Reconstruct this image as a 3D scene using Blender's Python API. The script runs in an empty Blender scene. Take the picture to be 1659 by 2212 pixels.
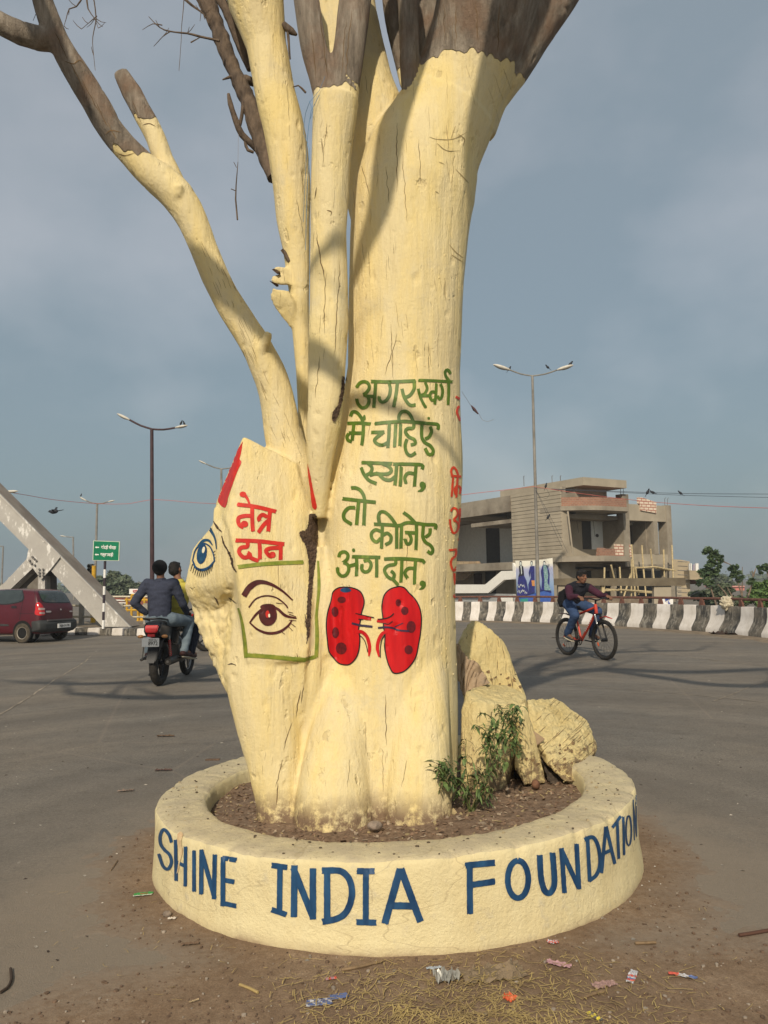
import bpy, bmesh, math, random
import numpy as np
from mathutils import Vector, Matrix, noise, geometry
from mathutils.bvhtree import BVHTree
random.seed(7)
R = math.radians
sc = bpy.context.scene
COL = sc.collection
# ------------------------------------------------------------------ camera
FPX = 1685.0; W2, H2 = 829.5, 1106.0
PITCH, ROLL, CH = R(5.3), 0.016, 1.42
cam_d = bpy.data.cameras.new('camera'); cam = bpy.data.objects.new('camera', cam_d); COL.objects.link(cam)
cam_d.sensor_fit = 'VERTICAL'; cam_d.sensor_height = 36; cam_d.lens = 36 * FPX / 2212
cam_d.clip_start = .05; cam_d.clip_end = 3000
cam.matrix_world = Matrix.Translation((0, 0, CH)) @ Matrix.Rotation(R(90) + PITCH, 4, 'X') @ Matrix.Rotation(-ROLL, 4, 'Z')
sc.camera = cam
CMAT = cam.matrix_world.to_3x3()
# ------------------------------------------------------------------ light
HAZE = .0010
sc.view_settings.view_transform = 'Standard'; sc.view_settings.look = 'None'
sc.view_settings.gamma = 1; sc.view_settings.exposure = 0.0; sc.view_settings.use_curve_mapping = False
SUN_AZ, SUN_EL = R(-10), R(34)          # azimuth measured to the right of straight behind the camera
SV = Vector((math.sin(SUN_AZ) * math.cos(SUN_EL), -math.cos(SUN_AZ) * math.cos(SUN_EL), math.sin(SUN_EL)))
sun_d = bpy.data.lights.new('sun', 'SUN'); sun = bpy.data.objects.new('sun', sun_d); COL.objects.link(sun)
sun_d.energy = 3.75; sun_d.angle = R(0.9); sun_d.color = (1, .88, .70)
sun.rotation_euler = SV.to_track_quat('Z', 'Y').to_euler(); sun.location = (6, -6, 12)
wd = bpy.data.worlds.new('World'); sc.world = wd; wd.use_nodes = True
nt = wd.node_tree; nt.nodes.clear()
def N(nt, t, **k):
    n = nt.nodes.new(t)
    for a, b in k.items(): setattr(n, a, b)
    return n
sky = N(nt, 'ShaderNodeTexSky', sky_type='NISHITA', sun_disc=False)
sky.sun_elevation = SUN_EL; sky.sun_rotation = math.atan2(SV.x, SV.y); sky.air_density = 1.3; sky.dust_density = 3.5; sky.ozone_density = 1.6
tc = N(nt, 'ShaderNodeTexCoord'); mp = N(nt, 'ShaderNodeMapping'); mp.inputs['Scale'].default_value = (1.0, 1.0, 1.5); mp.inputs['Location'].default_value = (.35, .2, .12)
nz = N(nt, 'ShaderNodeTexNoise'); nz.inputs['Scale'].default_value = 2.3; nz.inputs['Detail'].default_value = 5; nz.inputs['Roughness'].default_value = .5
rp = N(nt, 'ShaderNodeValToRGB'); rp.color_ramp.elements[0].position = .44; rp.color_ramp.elements[1].position = .70
rp.color_ramp.elements[0].color = (.95, .98, 1.0, 1); rp.color_ramp.elements[1].color = (1.55, 1.38, 1.33, 1)
sepd = N(nt, 'ShaderNodeSeparateXYZ'); gr = N(nt, 'ShaderNodeValToRGB')      # overcast haze: evens the sky out with height
gr.color_ramp.elements[0].position = 0.0; gr.color_ramp.elements[0].color = (.80, .88, .90, 1)
gr.color_ramp.elements[1].position = .65; gr.color_ramp.elements[1].color = (1.0, 1.0, 1.0, 1)
m1 = N(nt, 'ShaderNodeMixRGB', blend_type='MULTIPLY'); m1.inputs[0].default_value = 1
m2 = N(nt, 'ShaderNodeMixRGB', blend_type='MULTIPLY'); m2.inputs[0].default_value = 1
flat = N(nt, 'ShaderNodeMixRGB'); flat.inputs[0].default_value = .72; flat.inputs[2].default_value = (3.4, 3.85, 4.1, 1)
bg = N(nt, 'ShaderNodeBackground'); bg.inputs[1].default_value = .10; out = N(nt, 'ShaderNodeOutputWorld')
L = nt.links.new
L(tc.outputs['Generated'], mp.inputs[0]); L(mp.outputs[0], nz.inputs['Vector']); L(nz.outputs[0], rp.inputs[0])
L(tc.outputs['Generated'], sepd.inputs[0]); L(sepd.outputs[2], gr.inputs[0])
L(sky.outputs[0], flat.inputs[1]); L(flat.outputs[0], m1.inputs[1]); L(rp.outputs[0], m1.inputs[2])
L(m1.outputs[0], m2.inputs[1]); L(gr.outputs[0], m2.inputs[2]); L(m2.outputs[0], bg.inputs[0]); L(bg.outputs[0], out.inputs[0])
# ------------------------------------------------------------------ measuring helpers (photo measured at 1659 x 2212)
def ray(x, y):
    d = CMAT @ Vector(((x - W2) / FPX, (H2 - y) / FPX, -1.0))
    return d
CAMP = Vector((0, 0, CH))
def P(x, y, Y):                       # point seen at x, y at forward distance Y
    d = ray(x, y); return CAMP + d * (Y / d.y)
def G(x, y, z=0.0):                   # point seen at x, y on the level z
    d = ray(x, y); return CAMP + d * ((z - CH) / d.z)
def RP(px, x, y, Y):                  # metres covered by px at that place
    return px / FPX * (Y / ray(x, y).y)
def proj(p):
    q = CMAT.transposed() @ (Vector(p) - CAMP)
    return (W2 + FPX * q.x / -q.z, H2 - FPX * q.y / -q.z)
# ------------------------------------------------------------------ materials
MATS = {}
def mat(name, c, rough=.75, var=.12, scale=6, bump=.0, bscale=40, metal=0, spec=.3, c2=None, dirt=0, stretch=None, emit=None, alpha=None, trans=0):
    if name in MATS: return MATS[name]
    m = bpy.data.materials.new(name); m.use_nodes = True; t = m.node_tree; b = t.nodes['Principled BSDF']; MATS[name] = m
    b.inputs['Roughness'].default_value = rough; b.inputs['Metallic'].default_value = metal
    b.inputs['Specular IOR Level'].default_value = spec
    if trans: b.inputs['Transmission Weight'].default_value = trans
    tc = N(t, 'ShaderNodeTexCoord'); mp = N(t, 'ShaderNodeMapping'); t.links.new(tc.outputs['Object'], mp.inputs[0])
    if stretch: mp.inputs['Scale'].default_value = stretch
    nz = N(t, 'ShaderNodeTexNoise'); nz.inputs['Scale'].default_value = scale; nz.inputs['Detail'].default_value = 7; nz.inputs['Roughness'].default_value = .62
    t.links.new(mp.outputs[0], nz.inputs['Vector'])
    r = N(t, 'ShaderNodeValToRGB'); r.color_ramp.elements[0].position = .32; r.color_ramp.elements[1].position = .68
    ca = c2 if c2 else tuple(max(0, v * (1 - var * 1.6)) for v in c)
    cb = c if c2 else tuple(min(1, v * (1 + var)) for v in c)
    r.color_ramp.elements[0].color = (*ca, 1); r.color_ramp.elements[1].color = (*cb, 1)
    t.links.new(nz.outputs[0], r.inputs[0]); colout = r.outputs[0]
    if dirt:
        n2 = N(t, 'ShaderNodeTexNoise'); n2.inputs['Scale'].default_value = scale * .35; n2.inputs['Detail'].default_value = 9; n2.inputs['Roughness'].default_value = .7
        t.links.new(mp.outputs[0], n2.inputs['Vector'])
        r2 = N(t, 'ShaderNodeValToRGB'); r2.color_ramp.elements[0].position = .46; r2.color_ramp.elements[1].position = .66
        t.links.new(n2.outputs[0], r2.inputs[0])
        mx = N(t, 'ShaderNodeMixRGB'); ml = N(t, 'ShaderNodeMath', operation='MULTIPLY'); ml.inputs[1].default_value = dirt
        t.links.new(r2.outputs[0], ml.inputs[0]); t.links.new(ml.outputs[0], mx.inputs[0]); t.links.new(colout, mx.inputs[1])
        mx.inputs[2].default_value = (c[0] * .3 + .03, c[1] * .27 + .025, c[2] * .25 + .02, 1); colout = mx.outputs[0]
    t.links.new(colout, b.inputs['Base Color'])
    if emit: b.inputs['Emission Color'].default_value = (*emit[:3], 1); b.inputs['Emission Strength'].default_value = emit[3]
    if bump:
        n3 = N(t, 'ShaderNodeTexNoise'); n3.inputs['Scale'].default_value = bscale; n3.inputs['Detail'].default_value = 8
        t.links.new(mp.outputs[0], n3.inputs['Vector'])
        bp = N(t, 'ShaderNodeBump'); bp.inputs['Strength'].default_value = bump; bp.inputs['Distance'].default_value = .02
        t.links.new(n3.outputs[0], bp.inputs['Height']); t.links.new(bp.outputs[0], b.inputs['Normal'])
    return m
# ------------------------------------------------------------------ mesh builder
def tag(o, label=None, cat=None, group=None, kind=None):
    if label: o['label'] = label
    if cat: o['category'] = cat
    if group: o['group'] = group
    if kind: o['kind'] = kind
    return o
def thing(name, label, cat, loc=(0, 0, 0), group=None):
    o = bpy.data.objects.new(name, None); COL.objects.link(o); o.location = loc; o.empty_display_size = .1
    return tag(o, label, cat, group)
def link(o, parent=None):
    COL.objects.link(o)
    if parent is not None:
        o.parent = parent
        o.matrix_parent_inverse = Matrix.Translation(-Vector(parent.location)) if parent.type == 'EMPTY' else Matrix()
    return o
def copy_tree(o, parent=None):
    c = o.copy(); COL.objects.link(c)
    if parent is not None: c.parent = parent; c.matrix_parent_inverse = o.matrix_parent_inverse.copy()
    for ch in list(o.children): copy_tree(ch, c)
    return c
def frame(t, ref=Vector((0, 0, 1))):
    t = t.normalized()
    if abs(t.dot(ref)) > .97: ref = Vector((0, 1, 0))
    a = t.cross(ref).normalized(); return a, t.cross(a).normalized()
class MB:
    def __init__(s): s.v = []; s.f = []; s.m = []
    def add(s, vs, fs, mi=0):
        o = len(s.v); s.v += [Vector(p) for p in vs]; s.f += [tuple(i + o for i in f) for f in fs]; s.m += [mi] * len(fs); return s
    def box(s, c, size, rz=0, mi=0, M=None):
        c = Vector(c); h = [x / 2 for x in size]; M = M or Matrix.Rotation(rz, 3, 'Z')
        vs = [c + M @ Vector((x * h[0], y * h[1], z * h[2])) for z in (-1, 1) for y in (-1, 1) for x in (-1, 1)]
        return s.add(vs, [(0, 2, 3, 1), (4, 5, 7, 6), (0, 1, 5, 4), (2, 6, 7, 3), (0, 4, 6, 2), (1, 3, 7, 5)], mi)
    def bar(s, a, b, w, d, up=Vector((0, 0, 1)), mi=0):       # rectangular bar from a to b; w across, d along up
        a = Vector(a); b = Vector(b); t = (b - a).normalized(); x = t.cross(up).normalized(); z = x.cross(t).normalized()
        vs = [p + x * (i * w / 2) + z * (j * d / 2) for p in (a, b) for j in (-1, 1) for i in (-1, 1)]
        return s.add(vs, [(0, 1, 3, 2), (4, 6, 7, 5), (0, 4, 5, 1), (2, 3, 7, 6), (0, 2, 6, 4), (1, 5, 7, 3)], mi)
    def tube(s, pts, r, n=10, mi=0, cap=True, ref=None, ratio=1.0, round_=False):
        pts = [Vector(p) for p in pts]; k = len(pts); rs = list(r) if hasattr(r, '__len__') else [r] * k
        rat = list(ratio) if hasattr(ratio, '__len__') else [ratio] * k
        if round_:
            for e, q in ((0, 1), (-1, -2)):
                d = (pts[e] - pts[q]).normalized(); re = rs[e]; base = pts[e]; ra = rat[e]
                for f, g in ((.45, .88), (.8, .55), (.97, .15)):
                    if e == 0: pts.insert(0, base + d * re * f); rs.insert(0, re * g); rat.insert(0, ra)
                    else: pts.append(base + d * re * f); rs.append(re * g); rat.append(ra)
            k = len(pts)
        vs = []; pa = None
        for i in range(k):
            t = (pts[min(i + 1, k - 1)] - pts[max(i - 1, 0)])
            if t.length < 1e-9: t = Vector((0, 0, 1))
            if ref is not None: a, b = frame(t, ref)
            elif pa is None: a, b = frame(t)
            else:
                tt = t.normalized(); a = (pa - tt * pa.dot(tt)).normalized(); b = tt.cross(a)
            pa = a
            for j in range(n):
                th = 2 * math.pi * j / n
                vs.append(pts[i] + a * (math.cos(th) * rs[i]) + b * (math.sin(th) * rs[i] * rat[i]))
        fs = [(i * n + j, i * n + (j + 1) % n, (i + 1) * n + (j + 1) % n, (i + 1) * n + j) for i in range(k - 1) for j in range(n)]
        if cap: fs += [tuple(range(n))[::-1], tuple((k - 1) * n + j for j in range(n))]
        return s.add(vs, fs, mi)
    def ell(s, c, r, n=12, M=None, mi=0):
        c = Vector(c); M = M or Matrix.Identity(3); r = r if hasattr(r, '__len__') else (r, r, r); vs = []; fs = []; k = n // 2
        for i in range(1, k):
            ph = math.pi * i / k
            for j in range(n):
                th = 2 * math.pi * j / n
                vs.append(c + M @ Vector((r[0] * math.sin(ph) * math.cos(th), r[1] * math.sin(ph) * math.sin(th), r[2] * math.cos(ph))))
        vs += [c + M @ Vector((0, 0, r[2])), c - M @ Vector((0, 0, r[2]))]; a = len(vs) - 2
        for i in range(k - 2):
            for j in range(n): fs.append((i * n + j, (i + 1) * n + j, (i + 1) * n + (j + 1) % n, i * n + (j + 1) % n))
        for j in range(n): fs.append((a, j, (j + 1) % n)); fs.append((a + 1, (k - 2) * n + (j + 1) % n, (k - 2) * n + j))
        return s.add(vs, fs, mi)
    def hull(s, pts, mi=0):
        bm = bmesh.new()
        for p in pts: bm.verts.new(p)
        g = bmesh.ops.convex_hull(bm, input=bm.verts)
        bmesh.ops.delete(bm, geom=[v for v in bm.verts if not v.link_faces], context='VERTS')
        bm.verts.index_update(); bmesh.ops.recalc_face_normals(bm, faces=bm.faces)
        s.add([v.co.copy() for v in bm.verts], [tuple(v.index for v in f.verts) for f in bm.faces], mi); bm.free(); return s
    def prism(s, poly, d, mi=0):                              # planar polygon pushed along d
        n = len(poly); d = Vector(d); vs = [Vector(p) for p in poly] + [Vector(p) + d for p in poly]
        return s.add(vs, [tuple(range(n))[::-1], tuple(range(n, 2 * n))] + [(i, (i + 1) % n, n + (i + 1) % n, n + i) for i in range(n)], mi)
    def lathe(s, prof, c=(0, 0, 0), n=24, M=None, mi=0):
        c = Vector(c); M = M or Matrix.Identity(3); k = len(prof); vs = []
        for r_, z in prof:
            for j in range(n):
                th = 2 * math.pi * j / n; vs.append(c + M @ Vector((r_ * math.cos(th), r_ * math.sin(th), z)))
        return s.add(vs, [(i * n + j, i * n + (j + 1) % n, (i + 1) * n + (j + 1) % n, (i + 1) * n + j) for i in range(k - 1) for j in range(n)], mi)
    def torus(s, c, R_, r_, axis='X', n=32, k=10, mi=0, ratio=1.0):
        M = Matrix.Rotation(R(90), 3, 'Y') if axis == 'X' else (Matrix.Rotation(R(90), 3, 'X') if axis == 'Y' else Matrix.Identity(3))
        vs = []; c = Vector(c)
        for i in range(n):
            a = 2 * math.pi * i / n
            for j in range(k):
                b = 2 * math.pi * j / k; q = R_ + r_ * math.cos(b)
                vs.append(c + M @ Vector((q * math.cos(a), q * math.sin(a), r_ * ratio * math.sin(b))))
        return s.add(vs, [(i * k + j, ((i + 1) % n) * k + j, ((i + 1) % n) * k + (j + 1) % k, i * k + (j + 1) % k) for i in range(n) for j in range(k)], mi)
    def mesh(s, name):
        m = bpy.data.meshes.new(name); m.from_pydata([tuple(v) for v in s.v], [], s.f); return m
    def build(s, name, mats, parent=None, smooth=True, angle=40, label=None, cat=None, group=None, kind=None, bevel=0, fix=True):
        m = s.mesh(name)
        for x in (mats if isinstance(mats, (list, tuple)) else [mats]): m.materials.append(x)
        if len(m.materials) > 1: m.polygons.foreach_set('material_index', s.m)
        if fix or bevel:
            bm = bmesh.new(); bm.from_mesh(m)
            if bevel:
                bmesh.ops.remove_doubles(bm, verts=bm.verts, dist=1e-5)
                ed = [e for e in bm.edges if len(e.link_faces) == 2 and e.calc_face_angle(0) > R(35)]
                bmesh.ops.bevel(bm, geom=ed, offset=bevel, segments=2, affect='EDGES', clamp_overlap=True)
            bmesh.ops.recalc_face_normals(bm, faces=bm.faces); bm.to_mesh(m); bm.free()
        if smooth:
            m.polygons.foreach_set('use_smooth', [True] * len(m.polygons))
            try: m.set_sharp_from_angle(angle=R(angle))
            except Exception: pass
        o = bpy.data.objects.new(name, m); link(o, parent); return tag(o, label, cat, group, kind)
def organic(name, mb, voxel, smooth=6, mats=None, parent=None, disp=None, **k):
    """closed overlapping shapes fused into one continuous surface"""
    m = mb.mesh(name); o = bpy.data.objects.new(name, m); COL.objects.link(o)
    a = o.modifiers.new('r', 'REMESH'); a.mode = 'VOXEL'; a.voxel_size = voxel; a.adaptivity = 0
    if smooth:
        b = o.modifiers.new('s', 'SMOOTH'); b.factor = .5; b.iterations = smooth
    me = bpy.data.meshes.new_from_object(o.evaluated_get(bpy.context.evaluated_depsgraph_get())); bpy.data.objects.remove(o)
    me.name = name; me.materials.clear()
    for x in (mats if isinstance(mats, (list, tuple)) else [mats]): me.materials.append(x)
    if disp:
        n_ = len(me.vertices); co = np.empty(n_ * 3, 'f'); no = np.empty(n_ * 3, 'f')
        me.vertices.foreach_get('co', co); me.vertices.foreach_get('normal', no); co = co.reshape(-1, 3); no = no.reshape(-1, 3)
        dv = np.array([disp(Vector(c), Vector(q)) or 0 for c, q in zip(co.tolist(), no.tolist())], 'f')
        me.vertices.foreach_set('co', (co + no * dv[:, None]).ravel()); me.update()
    me.polygons.foreach_set('use_smooth', [True] * len(me.polygons))
    me.polygons.foreach_set('material_index', [0] * len(me.polygons))
    o = bpy.data.objects.new(name, me); link(o, parent)
    return tag(o, k.get('label'), k.get('cat'), k.get('group'), k.get('kind'))
def crom(pts, step):
    pts = [Vector(p) for p in pts]
    if len(pts) == 2:
        n = max(1, int((pts[1] - pts[0]).length / step)); return [pts[0].lerp(pts[1], i / n) for i in range(n + 1)]
    q = [pts[0] * 2 - pts[1]] + pts + [pts[-1] * 2 - pts[-2]]; out = []
    for i in range(1, len(q) - 2):
        n = max(1, int((q[i + 1] - q[i]).length / step))
        for j in range(n):
            t = j / n; a, b, c, d = q[i - 1], q[i], q[i + 1], q[i + 2]
            out.append(.5 * ((2 * b) + (c - a) * t + (2 * a - 5 * b + 4 * c - d) * t * t + (3 * b - a - 3 * c + d) * t ** 3))
    return out + [pts[-1]]
def textmesh(body, size, Mw, name, mt, parent, depth=.002, squash=1.0, bold=0):
    c = bpy.data.curves.new(name, 'FONT'); c.body = body; c.size = size; c.align_x = 'CENTER'; c.align_y = 'CENTER'; c.extrude = depth; c.resolution_u = 3
    if bold: c.offset = bold
    o = bpy.data.objects.new(name, c); COL.objects.link(o)
    me = bpy.data.meshes.new_from_object(o.evaluated_get(bpy.context.evaluated_depsgraph_get())); bpy.data.objects.remove(o)
    me.transform(Matrix.Diagonal((squash, 1, 1, 1))); me.transform(Mw); me.materials.clear(); me.materials.append(mt)
    o = bpy.data.objects.new(name, me); return link(o, parent)
def basis(o, x, y):                  # 4x4 with local x, y axes at o
    x = Vector(x).normalized(); y = Vector(y).normalized(); z = x.cross(y)
    return Matrix(((x.x, y.x, z.x, o[0]), (x.y, y.y, z.y, o[1]), (x.z, y.z, z.z, o[2]), (0, 0, 0, 1)))
# ------------------------------------------------------------------ paint put on a surface with a brush
class Painter:
    def __init__(s, ob, parent):
        me = ob.data; s.bvh = BVHTree.FromPolygons([v.co.copy() for v in me.vertices], [tuple(p.vertices) for p in me.polygons]); s.parent = parent
    def hit(s, x, y, off):
        d = ray(x, y).normalized(); h = s.bvh.ray_cast(CAMP, d)
        if h[0] is None: return None
        n = h[1] if h[1].dot(d) < 0 else -h[1]
        return h[0] + n * off * .6 - d * off * .6
    def stroke(s, mb, pts, w, off=.003, step=2.6, jit=.08, ends=True):
        cl = [(p[0], p[1], 0) for p in pts]; path = crom(cl, step); k = len(path)
        ws = [w] * k if not hasattr(w, '__len__') else list(np.interp(np.linspace(0, 1, k), np.linspace(0, 1, len(w)), w))
        prev = None; nn = 5; sd = random.random() * 99
        for i, p in enumerate(path):
            t = (path[min(i + 1, k - 1)] - path[max(i - 1, 0)]); t = t.normalized() if t.length > 1e-6 else Vector((1, 0, 0))
            nr = Vector((-t.y, t.x, 0)); row = []
            for j in range(nn):
                u = (j / (nn - 1) - .5); q = p + nr * (u * ws[i] * (1 + jit * noise.noise(Vector((i * .35, j // 3 * 9, sd)))))
                if ends and i in (0, k - 1): q = q + t * (random.uniform(-.5, .9) * (1 if i else -1) * min(1.6, ws[i] * .3))
                row.append(s.hit(q.x, q.y, off))
            if prev:
                for j in range(nn - 1):
                    qd = [prev[j], prev[j + 1], row[j + 1], row[j]]
                    if all(z is not None for z in qd) and max((qd[a] - qd[(a + 1) % 4]).length for a in range(4)) < .06:
                        mb.add(qd, [(0, 1, 2, 3)])
            prev = row
    def fill(s, mb, poly, off=.0025, step=2.4, jit=.5):
        pts = crom([(p[0], p[1], 0) for p in poly] + [(poly[0][0], poly[0][1], 0)], step)[:-1]
        b = [Vector((p.x + random.uniform(-jit, jit) * .5, p.y + random.uniform(-jit, jit) * .5)) for p in pts]
        xs = [p.x for p in b]; ys = [p.y for p in b]; inn = []
        y = min(ys)
        while y < max(ys):
            x = min(xs) + random.random() * step
            while x < max(xs):
                c = False; j = len(b) - 1
                for i in range(len(b)):
                    if (b[i].y > y) != (b[j].y > y) and x < (b[j].x - b[i].x) * (y - b[i].y) / (b[j].y - b[i].y) + b[i].x: c = not c
                    j = i
                if c and min((q - Vector((x, y))).length for q in b) > step * .5: inn.append(Vector((x, y)))
                x += step
            y += step
        r = geometry.delaunay_2d_cdt(b + inn, [], [list(range(len(b)))], 1, 1e-4)
        hv = [s.hit(v.x, v.y, off) for v in r[0]]
        fs = [f for f in r[2] if all(hv[i] is not None for i in f) and max((hv[f[a]] - hv[f[a - 1]]).length for a in range(len(f))) < .08]
        mb.add([h if h is not None else CAMP for h in hv], fs)
    def ellipse(s, mb, c, rx, ry, off=.003, rot=0, step=2.0):
        s.fill(mb, [(c[0] + rx * math.cos(a) * math.cos(rot) - ry * math.sin(a) * math.sin(rot), c[1] + rx * math.cos(a) * math.sin(rot) + ry * math.sin(a) * math.cos(rot)) for a in [i * math.pi / 8 for i in range(16)]], off, step)
def crop(x0, y0, sx):                # coordinates read off an enlarged crop of the photo -> 1659 x 2212
    k = sx * .54004; return lambda *pp: [(x0 * .54004 + p[0] * k, y0 * .54004 + p[1] * k) for p in pp]
T1 = crop(1300, 1400, .36166); T2 = crop(1300, 1900, .36166); TN = crop(700, 1650, .47458); TK = crop(1250, 2250, .36166)
TR = crop(600, 2500, 1.20555); TL = crop(0, 2500, .60277)
def fbm(p, o=3): return noise.fractal(p, 1.0, 2.0, o)
# ================================================================== GROUND
RC = Vector((.034, 4.375, 0)); RO, RI, RH = 1.257, 1.03, .36
def rampmat(name, build):
    m = bpy.data.materials.new(name); m.use_nodes = True; build(m.node_tree, m.node_tree.nodes['Principled BSDF']); MATS[name] = m; return m
def nnoise(t, vec, scale, detail=8, rough=.6):
    n = N(t, 'ShaderNodeTexNoise'); n.inputs['Scale'].default_value = scale; n.inputs['Detail'].default_value = detail; n.inputs['Roughness'].default_value = rough
    t.links.new(vec, n.inputs['Vector']); return n.outputs[0]
def nramp(t, fac, *st):
    r = N(t, 'ShaderNodeValToRGB'); e = r.color_ramp.elements
    while len(e) < len(st): e.new(.5)
    for i, (p, c) in enumerate(st): e[i].position = p; e[i].color = (*(c if hasattr(c, '__len__') else (c, c, c)), 1)
    t.links.new(fac, r.inputs[0]); return r.outputs[0]
def nmix(t, f, a, b, mode='MIX'):
    m = N(t, 'ShaderNodeMixRGB', blend_type=mode)
    for i, v in enumerate((f, a, b)):
        if hasattr(v, 'links'): t.links.new(v, m.inputs[i])
        else: m.inputs[i].default_value = v if i == 0 and not hasattr(v, '__len__') else (*v, 1)
    return m.outputs[0]
def nmath(t, op, a, b=None):
    m = N(t, 'ShaderNodeMath', operation=op)
    for i, v in enumerate((a, b)):
        if v is None: continue
        if hasattr(v, 'links'): t.links.new(v, m.inputs[i])
        else: m.inputs[i].default_value = v
    return m.outputs[0]
def nbump(t, b, h, strength, dist=.02):
    bp = N(t, 'ShaderNodeBump'); bp.inputs['Strength'].default_value = strength; bp.inputs['Distance'].default_value = dist
    t.links.new(h, bp.inputs['Height']); t.links.new(bp.outputs[0], b.inputs['Normal'])
def coord(t, sc_=(1, 1, 1), out_='Object'):
    tc = N(t, 'ShaderNodeTexCoord'); mp = N(t, 'ShaderNodeMapping'); mp.inputs['Scale'].default_value = sc_
    t.links.new(tc.outputs[out_], mp.inputs[0]); return mp.outputs[0]
def b_asph(t, b):
    v = coord(t); big = nnoise(t, v, .35, 5, .6); mid = nnoise(t, v, 3.0, 8, .7); fine = nnoise(t, v, 130, 4, .8)
    c = nramp(t, mid, (.3, (.158, .145, .128)), (.7, (.218, .200, .175)))
    c = nmix(t, nramp(t, big, (.42, 0.0), (.62, .75)), c, (.23, .198, .160))
    sp = nramp(t, fine, (.3, (.52, .52, .52)), (.55, (1, 1, 1)), (.70, (1.6, 1.55, 1.45))); c = nmix(t, nramp(t, nnoise(t, v, 9, 10, .8), (.35, .55), (.5, 0.0)), c, (.115, .10, .085)); c = nmix(t, nramp(t, nnoise(t, v, 5.5, 10, .8), (.56, 0.0), (.68, .55)), c, (.26, .225, .18))
    c = nmix(t, 1.0, nmix(t, 1.0, c, nramp(t, nnoise(t, v, 48, 5, .75), (.34, (.72, .72, .72)), (.62, (1.22, 1.2, 1.16))), 'MULTIPLY'), sp, 'MULTIPLY')
    dots = nramp(t, nnoise(t, coord(t, (1, .6, 1)), 23, 2, .5), (.745, 0.0), (.76, .8)); c = nmix(t, dots, c, (.34, .32, .28))
    st = nramp(t, nnoise(t, coord(t, (.5, 1.6, 1)), 1.3, 7, .65), (.45, 0.0), (.75, .35)); c = nmix(t, st, c, (.115, .10, .086))
    v2 = N(t, 'ShaderNodeTexVoronoi', feature='DISTANCE_TO_EDGE'); v2.inputs['Scale'].default_value = .28
    vv = nmix(t, .25, coord(t), N(t, 'ShaderNodeTexNoise').outputs[1]); t.links.new(vv, v2.inputs['Vector'])
    cr = nramp(t, v2.outputs[0], (.0, .55), (.004, 0.0)); c = nmix(t, cr, c, (.24, .20, .16))
    rd = N(t, 'ShaderNodeVectorMath', operation='DISTANCE'); t.links.new(v, rd.inputs[0]); rd.inputs[1].default_value = (0, 4.4, 0); cv = N(t, 'ShaderNodeCombineXYZ'); t.links.new(rd.outputs['Value'], cv.inputs[0])
    c = nmix(t, 1.0, c, nramp(t, nmath(t, 'ADD', nnoise(t, cv.outputs[0], 1.1, 3, .6), nmath(t, 'MULTIPLY', nmath(t, 'SUBTRACT', nnoise(t, v, .5, 4, .6), .5), .5)), (.36, (.80, .80, .80)), (.62, (1.10, 1.09, 1.07))), 'MULTIPLY')
    sub_ = N(t, 'ShaderNodeVectorMath', operation='DISTANCE'); t.links.new(v, sub_.inputs[0]); sub_.inputs[1].default_value = (.15, 3.7, 0)
    dm = nramp(t, nmath(t, 'MULTIPLY', nmath(t, 'ADD', sub_.outputs['Value'], nmath(t, 'MULTIPLY', nmath(t, 'SUBTRACT', nnoise(t, v, 1.4, 9, .7), .5), 2.6)), .2), (.34, .75), (.46, .30), (.70, 0.0)); c = nmix(t, dm, c, (.27, .22, .165))
    t.links.new(c, b.inputs['Base Color']); b.inputs['Roughness'].default_value = .82; b.inputs['Specular IOR Level'].default_value = .25
    nbump(t, b, fine, .7, .010)
ASPH = rampmat('asphalt', b_asph)
def b_dirt(t, b):
    v = coord(t); a = nnoise(t, v, 2.2, 8, .65); f = nnoise(t, v, 26, 10, .75); g = nnoise(t, v, 160, 4, .7)
    c = nramp(t, a, (.3, (.195, .136, .092)), (.52, (.265, .192, .132)), (.72, (.34, .258, .185)))
    c = nmix(t, nramp(t, f, (.38, 0.0), (.52, .45), (.75, 0.85)), c, (.165, .110, .072))
    c = nmix(t, 1.0, c, nramp(t, g, (.3, (.7, .7, .7)), (.7, (1.25, 1.22, 1.15))), 'MULTIPLY')
    at = N(t, 'ShaderNodeAttribute', attribute_name='soil'); em = nramp(t, nmath(t, 'ADD', at.outputs['Fac'], nmath(t, 'MULTIPLY', nmath(t, 'SUBTRACT', f, .5), .6)), (.05, 0.0), (.5, 1.0)); c = nmix(t, em, nmix(t, nramp(t, g, (.4, 0.0), (.6, .6)), (.25, .205, .158), (.195, .17, .14)), c)
    t.links.new(c, b.inputs['Base Color']); b.inputs['Roughness'].default_value = .95; b.inputs['Specular IOR Level'].default_value = .1
    nbump(t, b, nmath(t, 'ADD', f, nmath(t, 'MULTIPLY', g, .3)), .55, .012)
DIRT = rampmat('dirt', b_dirt)
MB().add([(-900, -300, 0), (900, -300, 0), (900, 1500, 0), (-900, 1500, 0)], [(0, 1, 2, 3)]).build('road', ASPH, kind='structure', fix=False)
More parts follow.
